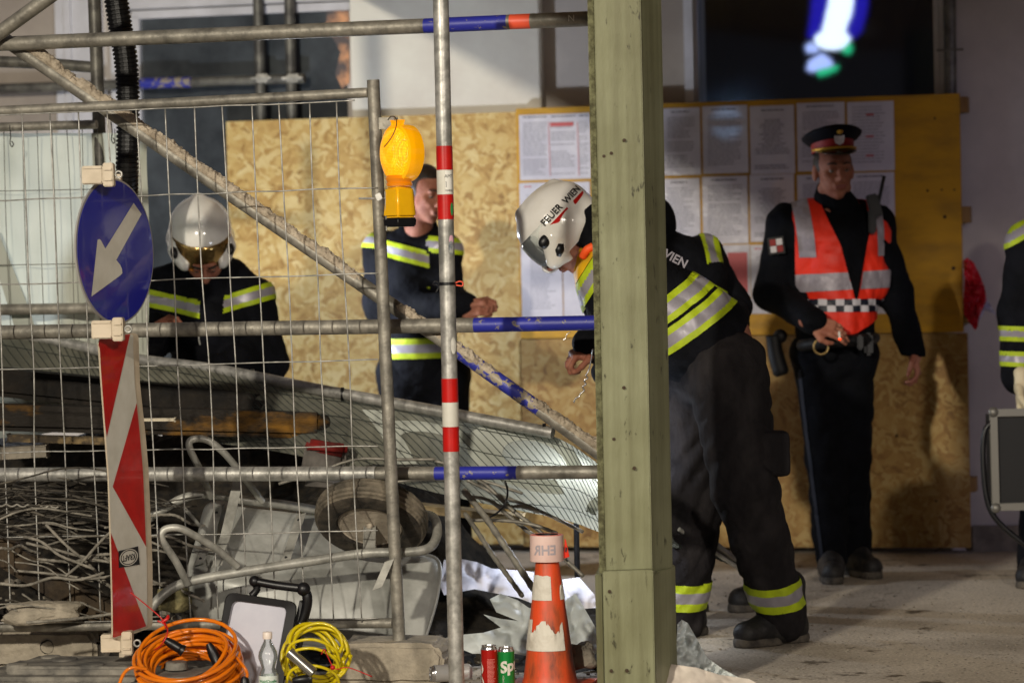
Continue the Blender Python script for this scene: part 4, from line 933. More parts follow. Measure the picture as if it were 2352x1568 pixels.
# ================================================================== RUBBLE
def build_rubble():
    # soil mound
    n1, n2 = 70, 34; V = []; F = []
    for j in range(n2 + 1):
        for i in range(n1 + 1):
            x = -2.3 + 3.0 * i / n1; y = 9.42 + 1.75 * j / n2 - .247 * x * .9
            fx = min(1, max(0, (.62 - x) / .9)); fy = min(1, j / 12) * min(1, (n2 - j) / 8)
            z = (.10 + .60 * min(1, max(0, (j - 6) / 14)) * max(.25, min(1, (.1 - x) / .6))) * fx * fy + .06 * mnoise.noise(Vector((x * 5, y * 5, 0))) * fx + .025 * mnoise.noise(Vector((x * 19, y * 19, 0))) * fx
            V.append((x, y, max(z, -.01) if fx > 0 else -.01))
    for j in range(n2):
        for i in range(n1): F.append((j * (n1 + 1) + i, j * (n1 + 1) + i + 1, (j + 1) * (n1 + 1) + i + 1, (j + 1) * (n1 + 1) + i))
    from_data('soil_mound', V, F, M_DIRT, None, smooth=False, label='dark heap of crumbly soil under the tangled rods', cat='soil', kind='stuff')
    rnd = random.Random(11); m = MB()
    for k in range(520):
        x = rnd.uniform(-1.9, .25); y = rnd.uniform(9.45, 10.2) - .2 * x; s = rnd.choice([.006, .01, .014, .022]); z = .02 + .25 * max(0, (.2 - x)) * .5
        m.ball((x, y, max(.0, z * rnd.random()) + s * .4), (s, s * rnd.uniform(.6, 1), s * rnd.uniform(.5, .9)), rnd.choice([0, 0, 1]), 5, 3)
    for v in m.v: v += mnoise.noise_vector(v * 60) * .004
    m.build('crumbled_earth', [M_DIRT, M_CONCD], None, smooth=False, label='scattered clods and crumbs of earth and mortar', cat='debris', kind='stuff')
    # steel beam, yellow
    t = thing('yellow_beam', 'long mud covered yellow machine beam lying in the rubble behind the fence', 'beam', P(400, 1000, 10.3))
    m = MB()
    a = P(-80, 955, 10.25); b = P(745, 975, 10.25); ax = (b - a) / 2; m.box((a + b) / 2, ax, Vector((0, .09, 0)), Vector((0, 0, .046)), bev=.02); m.build('beam_body', M_YPAINT, t, auto=40)
    m = MB(); m.ball(P(745, 975, 10.25), (.055, .09, .05), 0, 16, 10); m.build('beam_nose', M_YPAINT, t, smooth=True)
    m = MB(); m.box(P(300, 905, 10.4), Vector((.75, 0, -.09)), Vector((0, .1, 0)), Vector((0, 0, .05)), bev=.02); m.build('dark_plate', mat('mud_steel', '#0c0a08', .9, 0, '#201a12', 9, bump=.5), t, auto=40)
    # planks
    for i, (pts, w_, h_, mt, lab) in enumerate((
        ((-70, 1215, 9.75, 262, 1420, 9.6), .03, .045, mat('old_plank', '#1e1812', .9, 0, '#4a3d2c', 7, bump=.4, stretch=(1, 1, 1)), 'dark wooden plank slanting down behind the striped beacon'),
        ((20, 1005, 9.95, 250, 1012, 9.95), .03, .012, mat('splint_wood', '#3a3022', .8, 0, '#8a744e', 20, lo=.5, hi=.7), 'splintered pale lath under the yellow beam'),
        ((-60, 1044, 9.9, 110, 1034, 9.9), .04, .02, M_CONCD, 'grey lump of mortar board at left edge under the yellow beam'),
        ((250, 964, 9.95, 402, 963, 9.95), .01, .005, mat('pale_lath', '#c9bfa8', .7), 'thin pale lath across the yellow beam'),
        ((820, 1150, 10.2, 1200, 1190, 10.1), .05, .014, mat('board_light', '#9c8a66', .8, 0, '#6c5c40', 9), 'light board lying under the fallen banner behind the striped pole'))):
        a = P(*pts[:3]); b = P(*pts[3:]); m = MB(); dr = (b - a).normalized(); u2 = (EZ - dr * EZ.dot(dr)).normalized(); m.box((a + b) / 2, (b - a) / 2, dr.cross(u2) * w_, u2 * h_, bev=.003); m.build('plank', mt, None, label=lab, cat='plank')
    # rods
    rnd = random.Random(21)
    def rod(p0, p1, bend, r_, label='thin dusty steel rod tangled in the rubble heap behind the mesh fence', mt=M_REBAR, group='steel rods tangled in the rubble'):
        mid = [p0.lerp(p1, k / 4) + Vector((0, rnd.uniform(-1, 1) * bend * .4, bend * math.sin(math.pi * k / 4) + rnd.uniform(-.011, .011))) for k in range(5)]
        pts = curve(mid, 6); L = (p1 - p0).length; m = MB(); rs = [r_ * (1.12 if i % 2 else .92) for i in range(len(pts))]
        m.tube(pts, rs, 7); m.build('steel_rod', mt, None, smooth=True, label=label, cat='rod', group=group)
    for k in range(64):
        y = rnd.uniform(1100, 1215); x0 = rnd.uniform(-120, 150); rod(P(x0, y + rnd.uniform(-12, 25), rnd.uniform(9.55, 9.9)), P(x0 + rnd.uniform(120, 380), y + rnd.uniform(-35, 75), rnd.uniform(9.5, 9.95)), rnd.uniform(-.04, .04), rnd.uniform(.002, .004), mt=mat('dark_rod', '#26231f', .8, 0, '#6e675b', 14, lo=.4, hi=.75))
    for k in range(22):
        x0 = rnd.uniform(-60, 260); y = rnd.uniform(1190, 1400); L = rnd.uniform(80, 260); an = rnd.uniform(-.3, .75); rod(P(x0, y, rnd.uniform(9.42, 9.7)), P(x0 + L * math.cos(an), y + L * math.sin(an) * .6, rnd.uniform(9.42, 9.7)), rnd.uniform(-.03, .03), rnd.uniform(.0025, .005))
    for (a, b, bd) in (((60, 1245, 9.5), (300, 1290, 9.5), -.02), ((105, 1200, 9.5), (290, 1385, 9.5), 0), ((150, 1330, 9.45), (305, 1180, 9.5), .01), ((0, 1345, 9.4), (240, 1318, 9.42), 0), ((60, 1432, 9.35), (300, 1408, 9.4), 0), ((85, 1290, 9.5), (262, 1278, 9.5), 0), ((330, 1320, 9.5), (470, 1375, 9.45), 0), ((330, 1255, 9.6), (520, 1320, 9.6), 0), ((340, 1180, 9.7), (470, 1215, 9.7), .02)):
        rod(P(*a), P(*b), bd, .0050)
    for (a, b, bd, r_) in (((1065, 1120, 9.7), (1260, 1400, 9.35), .0, .011), ((1068, 1180, 9.65), (1200, 1375, 9.3), 0, .008), ((1130, 1150, 9.8), (1340, 1330, 9.6), .01, .007), ((1060, 1075, 9.8), (1300, 1290, 9.6), .02, .007), ((1070, 1140, 9.75), (1240, 1175, 9.75), 0, .006), ((1080, 1190, 9.7), (1280, 1225, 9.6), .01, .006), ((1070, 1100, 9.8), (1340, 1215, 9.8), .0, .006), ((1000, 1060, 9.9), (1200, 1130, 9.8), .0, .005), ((640, 1105, 9.9), (1000, 1050, 9.9), .03, .0055), ((700, 1150, 9.9), (1060, 1100, 9.9), .02, .005)):
        rod(P(*a), P(*b), bd, r_, 'straight grey steel rod fanning down beside the striped pole', M_GALVD, 'grey rods fanning out under the fallen banner')
    m = MB(); pts = []
    for i in range(80): x = -60 + 200 * i / 79; pts.append(P(x, 1156 + 6 * abs(math.sin(i * .32)) + x * .03, 9.6))
    m.tube(pts, .004, 6); m.build('spacer_strip', M_GALVD, None, smooth=True, label='scalloped grey spacer strip among the rods at left edge', cat='strip')
    # stones / blocks
    def stone(cx, cy, d, r3, lab, mt=M_CONC, seed=0):
        bm = bmesh.new(); bmesh.ops.create_icosphere(bm, subdivisions=4, radius=1); c = P(cx, cy, d)
        for v in bm.verts:
            q = v.co.copy(); f = 1 + .35 * mnoise.noise(q * 1.3 + Vector((seed, 0, 0))) + .06 * mnoise.noise(q * 6); q = Vector((max(-.8, min(.8, q.x)), max(-.8, min(.8, q.y)), max(-.75, min(.75, q.z))))
            v.co = c + Vector((q.x * r3[0], q.y * r3[1], q.z * r3[2])) * f
        bm.verts.index_update(); from_data('stone_lump', [v.co.copy() for v in bm.verts], [tuple(x.index for x in f.verts) for f in bm.faces], mt, None, smooth=False, label=lab, cat='stone'); bm.free()
    stone(95, 1405, 9.55, (.15, .07, .045), 'pale broken mortar slab lying on the left fence foot', M_CONC, 1)
    stone(395, 1375, 9.5, (.07, .05, .05), 'mossy stone lump right of the striped beacon', mat('mossy', '#4a4730', .9, 0, '#837a54', 20, bump=.8), 2)
    stone(1335, 1505, 9.1, (.05, .06, .05), 'broken concrete lump between the cone and the green post', M_CONCD, 3)
    stone(820, 1235, 9.95, (.1, .1, .08), 'dark stone hidden behind the wheelbarrow wheel', M_CONCD, 4)
    # red and white bag
    m = MB(); o = P(745, 1065, 10.0); m.box(o, Vector((.075, 0, -.01)), Vector((0, .05, 0)), Vector((.01, 0, .075)), 0, bev=.02); m.box(o + Vector((.01, -.012, .055)), Vector((.072, 0, -.012)), Vector((0, .05, 0)), Vector((.006, 0, .022)), 1, bev=.012)
    for v in m.v: v += mnoise.noise_vector(v * 22) * .022
    m.build('cement_sack', [mat('sack_grey', '#57534e', .8, 0, '#77716a', 9), mat('sack_red', '#7a1610', .6, 0, '#4a1a14', 20)], None, smooth=True, label='small crumpled grey and red sack behind the fence wires', cat='sack')
build_rubble()

def sheet(name, outline, d0, mt, label, cat, amp=.03, seed=0, tilt=.0, z0=None, n=46, up=0.0, fr=7):
    """crumpled film: grid inside a traced outline, folded in depth"""
    from mathutils.geometry import intersect_point_tri_2d
    xs = [p[0] for p in outline]; ys = [p[1] for p in outline]; x0, x1, y0, y1 = min(xs), max(xs), min(ys), max(ys)
    bm = bmesh.new(); f = bm.faces.new([bm.verts.new((x, -y, 0)) for x, y in outline]); bmesh.ops.triangulate(bm, faces=[f])
    for _ in range(7):
        es = [e for e in bm.edges if e.calc_length() > 6.5]
        if not es: break
        bmesh.ops.subdivide_edges(bm, edges=es, cuts=1, use_grid_fill=False); bmesh.ops.triangulate(bm, faces=bm.faces[:])
    bm.verts.index_update(); V = []
    for v in bm.verts:
        x, y = v.co.x, -v.co.y; q = (y - y0) / (y1 - y0 + 1e-6); s = Vector((x / 60 * fr / 7, y / 60 * fr / 7, seed))
        r1 = 1 - abs(mnoise.noise(s)) * 2; r2 = 1 - abs(mnoise.noise(s * 2.3 + Vector((3, 1, 0)))) * 2
        d = d0 + tilt * (1 - q) + 1.25 * amp * (r1 * .9 + r2 * .3); V.append(P(x, y, d))
    F = [tuple(x.index for x in f.verts) for f in bm.faces]; bm.free()
    return from_data(name, V, F, mt, None, smooth=True, label=label, cat=cat)
sheet('cloth_sheet', [(1020, 1285), (1060, 1283), (1095, 1290), (1130, 1305), (1180, 1308), (1220, 1312), (1290, 1330), (1330, 1325), (1366, 1365), (1372, 1395), (1300, 1400), (1230, 1388), (1190, 1372), (1140, 1362), (1090, 1352), (1020, 1366), (1008, 1340)], 9.75, M_FLEECE, 'pale lilac cloth sheet crumpled on the ground behind the pole and the cone', 'sheet', .04, 3, .35)
sheet('plastic_sheet', [(1125, 1375), (1150, 1362), (1190, 1378), (1215, 1395), (1240, 1400), (1290, 1382), (1322, 1362), (1345, 1400), (1368, 1440), (1372, 1500), (1300, 1520), (1180, 1500), (1085, 1500), (1050, 1486), (1005, 1470), (1045, 1458), (1110, 1452), (1150, 1440), (1110, 1410), (1150, 1420), (1190, 1425), (1140, 1405)], 9.32, M_PLAST, 'torn milky plastic sheet crumpled between the pole and the orange cone', 'sheet', .03, 5, .25)
sheet('plastic_sheet', [(1556, 1432), (1566, 1422), (1580, 1430), (1600, 1465), (1625, 1510), (1660, 1535), (1700, 1556), (1690, 1575), (1560, 1580), (1553, 1500)], 8.95, M_PLAST, 'folded milky plastic film at the right foot of the green post', 'sheet', .04, 9, .08, fr=16)
sheet('paper_sack', [(1458, 1560), (1475, 1545), (1510, 1528), (1540, 1524), (1600, 1532), (1650, 1548), (1720, 1558), (1800, 1600), (1450, 1610)], 8.62, mat('sack_white', '#c3b8ac', .8, 0, '#d8cfc2', 6, bump=.3, bscale=30), 'off white sack lying in front of the green post at the bottom edge', 'sack', .02, 12, .12)
# ================================================================== WHEELBARROW
def build_barrow():
    t = thing('wheelbarrow', 'galvanised wheelbarrow tipped on its side with dusty tyre uppermost', 'wheelbarrow', P(720, 1450, 9.55)); t.location.z = 0
    zinc = mat('dull_zinc', '#8f908a', .42, .15, '#b9bab4', 5, bump=.15, bscale=14)
    # tray: loft between rows of picture points
    rows = [[(500, 1150, 9.86), (570, 1160, 9.88), (650, 1172, 9.90), (735, 1186, 9.92), (790, 1205, 9.92)],
            [(470, 1165, 9.80), (560, 1172, 9.82), (645, 1186, 9.84), (730, 1202, 9.86), (850, 1225, 9.90)],
            [(452, 1230, 9.66), (540, 1240, 9.68), (640, 1252, 9.70), (740, 1262, 9.74), (900, 1268, 9.80)],
            [(434, 1292, 9.56), (540, 1308, 9.56), (650, 1312, 9.58), (760, 1300, 9.64), (960, 1272, 9.74)],
            [(430, 1330, 9.55), (540, 1340, 9.50), (660, 1345, 9.52), (800, 1340, 9.58), (1008, 1290, 9.70)],
            [(440, 1385, 9.56), (560, 1400, 9.50), (690, 1410, 9.50), (840, 1405, 9.54), (1004, 1370, 9.64)],
            [(452, 1432, 9.58), (580, 1462, 9.52), (720, 1485, 9.50), (860, 1490, 9.52), (975, 1470, 9.60)]]
    g = [curve([P(*q) for q in r], 6) for r in rows]; cols = len(g[0]); full = [curve([g[j][i] for j in range(len(g))], 6) for i in range(cols)]
    V = [p for col in full for p in col]; k = len(full[0]); F = [(i * k + j, (i + 1) * k + j, (i + 1) * k + j + 1, i * k + j + 1) for i in range(cols - 1) for j in range(k - 1)]
    tr = from_data('tray', V, F, zinc, t); md = tr.modifiers.new('thickness', 'SOLIDIFY'); md.thickness = .004
    m = MB(); m.tube([full[-1][j] for j in range(k)], .006, 8); m.tube([full[i][-1] for i in range(cols)], .006, 8); m.build('tray_rim', zinc, tr, smooth=True)
    fr = mat('frame_zinc', '#85847d', .45, .25, '#b3b2a9', 12, bump=.1)
    def tb(name, pts, r_=.0155, mt=fr, lab=None):
        m = MB(); m.tube(curve([P(*q) for q in pts], 8), r_, 14); return m.build(name, mt, t, auto=50)
    tb('frame_tube', [(340, 1405, 9.25), (375, 1365, 9.27), (430, 1336, 9.30), (560, 1312, 9.32), (700, 1290, 9.36), (840, 1270, 9.38), (930, 1268, 9.36), (985, 1258, 9.38), (1004, 1225, 9.5), (998, 1190, 9.66), (975, 1180, 9.8)])
    tb('frame_tube', [(335, 1195, 9.75), (370, 1172, 9.75), (425, 1142, 9.75), (480, 1135, 9.78), (560, 1148, 9.8), (650, 1158, 9.84), (735, 1172, 9.9)])
    tb('leg', [(430, 1340, 9.28), (405, 1290, 9.22), (372, 1238, 9.18), (378, 1216, 9.18), (410, 1212, 9.18), (445, 1228, 9.2), (500, 1262, 9.25), (545, 1300, 9.3)], .012)
    tb('leg', [(486, 1142, 9.75), (460, 1080, 9.68), (436, 1030, 9.64), (440, 1010, 9.64), (475, 1010, 9.64), (515, 1040, 9.66), (560, 1095, 9.7), (602, 1150, 9.78)], .012)
    tb('strut', [(425, 1168, 9.74), (462, 1210, 9.6)], .006)
    m = MB()
    for (a, b) in (((548, 1100, 9.72), (518, 1230, 9.60)), ((518, 1230, 9.6), (498, 1300, 9.48))): 
        pa, pb = P(*a), P(*b); m.box((pa + pb) / 2, (pb - pa) / 2, Vector((.018, 0, .004)), Vector((0, .006, 0)), bev=.002)
    m.build('brace_plate', fr, t)
    for (a, b) in (((505, 1160, 9.79), (458, 1295, 9.53)), ((692, 1180, 9.8), (655, 1290, 9.56))):
        m = MB(); pa, pb = P(*a), P(*b); m.box((pa + pb) / 2, (pb - pa) / 2, Vector((.017, 0, .005)), Vector((0, .008, 0)), bev=.002); st = m.build('cross_strap', fr, t)
        for q in (.12, .9):
            m = MB(); p = pa.lerp(pb, q) + Vector((-.002, -.010, 0)); m.lathe(p, (0, -1, 0), [(.005, 0), (.005, .0015)], 10); m.build('bolt_hole', M_BLACKF, st)
    m = MB(); pa, pb = P(895, 1285, 9.3), P(866, 1352, 9.26); m.box((pa + pb) / 2, (pb - pa) / 2, Vector((.016, 0, .006)), Vector((0, .005, 0)), bev=.002); m.build('foot_plate', fr, t)
    # wheel
    nrm = Vector((-.13, -.64, -.76)).normalized(); c = P(853, 1190, 9.50); a = nrm.orthogonal().normalized()
    wh = bpy.data.objects.new('wheel', None); C.objects.link(wh); wh.parent = t; wh.location = c - t.location
    prof = []
    sp = lambda v, e: math.copysign(abs(v) ** e, v)
    for i in range(41):
        th = -math.pi * .62 + (2 * math.pi * .62) * i / 40; rr = .140 + .048 * sp(math.cos(th), .55); h = .043 * sp(math.sin(th), .8)
        if abs(th) < 1.15 and i % 4 == 0: rr -= .010
        prof.append((rr, h))
    m = MB(); m.lathe(c, nrm, [(.108, -.030)] + prof + [(.108, .030)], 72, [(0 if 9 < i < 32 else 1) for i in range(42)], caps=False); m.build('tyre', [M_RUBBER, mat('tyre_sidewall', '#1f1c18', .8, 0, '#4c453b', 14, bump=.4)], wh, auto=35)
    rimm = mat('dusty_rim', '#807668', .7, .0, '#aaa08f', 12, bump=.3)
    m = MB(); m.lathe(c, nrm, [(.108, .030), (.104, .034), (.098, .024), (.092, .006), (.07, .002), (.045, .010), (.032, .012), (.028, .026), (.012, .028), (.010, .045)], 48); m.lathe(c, -nrm, [(.108, .030), (.098, .024), (.07, .004), (.02, .03)], 32); m.build('rim', rimm, wh, auto=35)
    m = MB(); pa = c + nrm * .035; pb = P(848, 1268, 9.38); m.box((pa + pb) / 2, (pb - pa) / 2, Vector((.02, 0, 0)), Vector((0, .004, -.002)), bev=.003); m.build('axle_bracket', fr, t)
build_barrow()

# ================================================================== WORK LAMP
def build_work_lamp():
    d = 8.98
    t = thing('work_lamp', 'unlit black framed site floodlight with white diffuser leaning between the cable coils', 'floodlight', P(590, 1590, d))
    fw = Vector((-.12, -1, .10)).normalized()
    def pl(px, py, off=0.0, c=P(570, 1480, d)):
        v = ray(px, py); tt = (c + fw * off - CAMP).dot(fw) / v.dot(fw); return CAMP + v * tt
    def rounded(cs, r_, n=6):
        out = []
        for i in range(len(cs)):
            p = Vector(cs[i]); a = (Vector(cs[i - 1]) - p).normalized() * r_; b = (Vector(cs[(i + 1) % len(cs)]) - p).normalized() * r_
            for k in range(n + 1): s = k / n; out.append((p + a) * (1 - s) ** 2 + p * 2 * s * (1 - s) + (p + b) * s * s)
        return [tuple(q) for q in out]
    O = rounded([(520, 1358), (685, 1382), (645, 1610), (480, 1590)], 22); I = rounded([(535, 1377), (660, 1394), (622, 1596), (492, 1580)], 16)
    m = MB(); k = len(O)
    V = [pl(x, y, .0) for x, y in O] + [pl(x, y, .018) for x, y in O] + [pl(x * .9 + I[i][0] * .1, y * .9 + I[i][1] * .1, .024) for i, (x, y) in enumerate(O)] + [pl(x, y, .020) for x, y in I] + [pl(x, y, .004) for x, y in I]
    F = [(r_ * k + i, r_ * k + (i + 1) % k, (r_ + 1) * k + (i + 1) % k, (r_ + 1) * k + i) for r_ in range(4) for i in range(k)]
    Vb = [pl(x * .97 + 580 * .03, y * .97 + 1480 * .03, -.05) for x, y in O]; V += Vb; F += [(i, (i + 1) % k, 5 * k + (i + 1) % k, 5 * k + i) for i in range(k)] + [tuple(5 * k + i for i in range(k))]
    m.add(V, F); m.build('housing', M_BLACK, t, auto=40)
    m = MB(); m.prism([pl(x, y, .003) for x, y in I], fw, .004); m.build('diffuser', mat('milky_diffuser', '#c6c6d0', .25, 0, '#b6b6c2', 4, coat=.3), t)
    # side casing with lettering
    cs = [(688, 1378), (706, 1400), (668, 1560), (645, 1560)]; m = MB(); m.prism([pl(x, y, -.002) for x, y in cs], fw, -.06); sc = m.build('side_casing', M_BLACK, t)
    def hp(x, z): q = pl(667, 1500, .0); u_ = (pl(650, 1560, 0) - pl(690, 1400, 0)).normalized(); v_ = (pl(690, 1400, 0) - pl(672, 1396, 0)).normalized(); q = pl(678, 1478, .003); return q + u_ * x + v_ * z
    text_on('lettering', 'Feuerwehr Wien Ref. 53', .0135, hp, M_WHITE, sc)
    # handle
    def tb(pts, r_): m = MB(); m.tube(curve([pl(*q) for q in pts], 5), r_, 12); return m
    m = tb([(590, 1335, .01), (640, 1344, .01), (690, 1350, .01)], .0135); h = m.build('handle', M_BLACK, t, auto=50)
    m = MB(); m.ball(pl(585, 1334, .01), .018, 0, 14, 10); m.ball(pl(697, 1352, .01), .022, 0, 14, 10); m.build('pivot', M_BLACK, h, smooth=True)
    m = tb([(585, 1334, .005), (590, 1352, 0), (578, 1368, 0)], .012); m.tube(curve([pl(*q) for q in ((697, 1352, 0), (706, 1372, 0), (700, 1410, -.01), (672, 1480, -.02))], 5), .016, 12); m.build('handle_arm', M_BLACK, t, smooth=True)
build_work_lamp()

# ================================================================== CABLE COILS
def cable_plug(m, p, ax, L=.055, r_=.013, mi=0): m.lathe(p, ax, [(r_ * .5, -L * .5), (r_ * .8, -L * .3), (r_, 0), (r_, L * .5), (r_ * 1.15, L * .55), (r_ * 1.15, L * .7), (r_ * .5, L * .72)], 14, mi)
def build_orange_coil():
    d = 8.85; s = FPX / d; rnd = random.Random(4)
    t = thing('orange_cable_coil', 'thick coil of glossy orange extension cable in front of the striped beacon', 'cable', P(430, 1580, d))
    cen = P(430, 1524, d); tilt = R(27); Xa = Vector((1, 0, 0)); Ya = Vector((0, math.cos(tilt), math.sin(tilt))); Za = Xa.cross(Ya)
    # single strand wound 27 times
    turns = 27; pts = []
    st = [(rnd.uniform(.108, .166), rnd.uniform(-.075, .055), rnd.uniform(0, 6.28), rnd.uniform(-.010, .010), rnd.uniform(-.008, .008), rnd.uniform(.003, .013)) for _ in range(turns + 1)]
    for k in range(turns):
        for j in range(30):
            q = j / 30; A = st[k]; B = st[k + 1]; L = lambda i: A[i] * (1 - q) + B[i] * q
            th = 2 * math.pi * q; r_ = L(0) + L(5) * math.sin(2 * th + A[2]); z = L(1) + .012 * math.sin(th + A[2])
            pts.append(cen + Xa * (r_ * 1.02 * math.cos(th) + L(3)) + Ya * (r_ * math.sin(th) + L(4)) + Za * z)
    orc = mat('orange_cable_sheath', '#e0780c', .22, 0, '#cf6a0a', 6, coat=.4)
    m = MB(); m.tube(pts, .0063, 9)
    m.tube(curve([P(338, 1536, d - .1), P(305, 1532, d - .12), P(285, 1545, d - .12), P(272, 1575, d - .12)], 6), .0052, 9)
    m.tube(curve([P(540, 1505, d - .05), P(560, 1530, d - .1), P(568, 1550, d - .1), P(556, 1570, d - .1)], 6), .0052, 9)
    m.build('cable', orc, t, smooth=True)
    m = MB(); cable_plug(m, P(395, 1478, d + .02), Vector((.8, 0, -.5)), .06, .015); m.build('plug', M_BLACK, t, auto=50)
    m = MB(); cable_plug(m, P(490, 1500, d + .02), Vector((.4, 0, -.9)), .07, .017); m.build('socket', M_BLACK, t, auto=50)
    m = MB(); m.lathe(P(562, 1560, d - .1), (0, 0, -1), [(.008, -.01), (.014, 0), (.016, .03)], 12); m.build('plug', M_BLACK, t, auto=50)
    m = MB(); m.tube(curve([P(300, 1360, d - .05), P(340, 1392, d - .05), P(375, 1424, d - .06), P(385, 1450, d - .09), P(372, 1478, d - .1), P(355, 1492, d - .08)], 6), .0022, 6); m.tube(curve([P(372, 1428, d - .07), P(384, 1420, d - .07), P(386, 1414, d - .06)], 4), .0055, 8); m.tube(curve([P(362, 1425, d - .07), P(378, 1432, d - .075), P(380, 1440, d - .09)], 4), .003, 6); m.build('red_tie', M_RED, t, smooth=True)
build_orange_coil()
def build_yellow_coil():
    d = 8.9; rnd = random.Random(14)
    t = thing('yellow_cable_coil', 'loose upright coil of yellow cable beside the site floodlight', 'cable', P(730, 1580, d))
    cen = P(722, 1500, d); nrm = Vector((.35, -.85, .35)).normalized(); Xa = nrm.cross(EZ).normalized() * -1; Ya = nrm.cross(Xa) * -1
    if Ya.z < 0: Ya = -Ya
    pts = []; turns = 11; st = [(rnd.uniform(.075, .103), rnd.uniform(-.035, .035), rnd.uniform(0, 6), rnd.uniform(-.012, .012), rnd.uniform(-.012, .012)) for _ in range(turns + 1)]
    for k in range(turns):
        for j in range(28):
            q = j / 28; A = st[k]; B = st[k + 1]; L = lambda i: A[i] * (1 - q) + B[i] * q; th = 2 * math.pi * q
            r_ = L(0) * (1 + .07 * math.sin(2 * th + A[2])); pts.append(cen + Xa * (r_ * math.cos(th) + L(3)) + Ya * (r_ * math.sin(th) + L(4)) + nrm * (L(1) + .02 * math.sin(th + A[2])))
    ym = mat('yellow_cable_sheath', '#d2bd0c', .25, 0, '#c2ae0a', 6, coat=.4)
    m = MB(); m.tube(pts, .0056, 9)
    for y0, y1 in ((1480, 1500), (1500, 1520), (1540, 1555)): m.tube(curve([P(655, y0 + 50, d - .1), P(668, y0, d - .11), P(720, y0 - 12, d - .12), P(768, y1 - 10, d - .1), P(780, y1 + 20, d - .08)], 6), .0048, 9)
    m.build('cable', ym, t, smooth=True)
    m = MB(); m.lathe(P(692, 1520, d - .12), Vector((.75, -.2, -.65)), [(.012, -.05), (.017, -.048), (.017, .05), (.013, .05), (.013, .04)], 20); m.build('metal_connector', mat('bright_metal', '#b5b3ac', .2, .9), t, auto=40)
    m = MB(); cable_plug(m, P(690, 1560, d - .1), Vector((1, 0, .1)), .05, .014); m.build('plug', M_BLACK, t, auto=50)
    m = MB(); m.tube(curve([P(738, 1502, d - .13), P(745, 1490, d - .13), P(752, 1505, d - .13), P(770, 1535, d - .13), P(800, 1532, d - .14), P(855, 1553, d - .14)], 6), .0018, 6); m.ball(P(764, 1532, d - .13), .008, 0, 8, 6); m.build('red_tie', M_RED, t, smooth=True)
build_yellow_coil()

# ================================================================== BOTTLE, CANS, CONE
def clear_fn(nt, N, L, b):
    tr = N.new('ShaderNodeBsdfTransparent'); tr.inputs[0].default_value = (.93, .95, .95, 1); gl = N.new('ShaderNodeBsdfGlossy'); gl.inputs['Roughness'].default_value = .06; df = N.new('ShaderNodeBsdfDiffuse'); df.inputs[0].default_value = (.8, .85, .85, 1)
    fr = N.new('ShaderNodeFresnel'); fr.inputs[0].default_value = 1.6; mx = N.new('ShaderNodeMixShader'); L.new(fr.outputs[0], mx.inputs[0]); L.new(tr.outputs[0], mx.inputs[1]); L.new(gl.outputs[0], mx.inputs[2])
    m2 = N.new('ShaderNodeMixShader'); m2.inputs[0].default_value = .10; L.new(mx.outputs[0], m2.inputs[1]); L.new(df.outputs[0], m2.inputs[2]); L.new(m2.outputs[0], N['Material Output'].inputs[0])
def build_bottle():
    d = 8.72; b = P(618, 1612, d); t = thing('plastic_bottle', 'empty clear plastic water bottle with green lettered label', 'bottle', b)
    k = .93
    prof = [(.0, 0), (.028, .002), (.031, .012), (.030, .04), (.0315, .05), (.0315, .085), (.029, .092), (.0245, .104), (.0215, .112), (.0245, .122), (.031, .142), (.0315, .150), (.029, .163), (.021, .180), (.0135, .194), (.012, .198), (.012, .205)]
    m = MB(); m.lathe(b, EZ, [(r_ * k, h * k * 1.02) for r_, h in prof], 40, caps=False); o = m.build('body', node_mat('bottle_clear', clear_fn), t, smooth=True)
    m = MB(); m.lathe(b, EZ, [(.0322 * k, .046 * k * 1.02), (.0322 * k, .088 * k * 1.02)], 40, caps=False); lb = m.build('label', mat('bottle_label', '#cfd6cf', .4), t, smooth=True)
    m = MB(); m.lathe(b, EZ, [(.014, .204 * k * 1.02), (.0145, .206 * k * 1.02), (.0145, .224 * k * 1.02), (.013, .226 * k * 1.02)], 24); m.build('cap', mat('white_cap', '#e0d2c6', .4), t, auto=40)
    rr = .0324 * k
    text_on('label_text', 'WaldQuelle', .0125, lambda x, z: b + Vector((math.sin(x / rr) * rr, -math.cos(x / rr) * rr, .071 * k * 1.02 + z)), mat('label_green', '#1f7a45', .5), lb, bold=.0004, sub=1)
build_bottle()
def can(loc, ax, col, label, group, r_=.0265, H=.135, d=None):
    t = thing('drink_can', label, 'can', loc, group); ax = Vector(ax).normalized()
    al = mat('can_aluminium', '#c9c9c9', .22, .95)
    m = MB(); m.lathe(loc, ax, [(r_ * .78, 0), (r_ * .98, .007), (r_, .012), (r_, H - .012)], 48); m.build('body', col, t, auto=40)
    m = MB(); m.lathe(loc + ax * (H - .012), ax, [(r_, 0), (r_ * .86, .009), (r_ * .88, .012), (r_ * .84, .012), (r_ * .80, .007), (.001, .007)], 48, caps=False); lid = m.build('lid', al, t, auto=40)
    a = ax.orthogonal().normalized(); m = MB(); q = loc + ax * (H - .003); m.box(q, a * r_ * .45, ax.cross(a) * r_ * .2, ax * .0012, bev=.0006); m.build('pull_tab', al, lid)
    return t
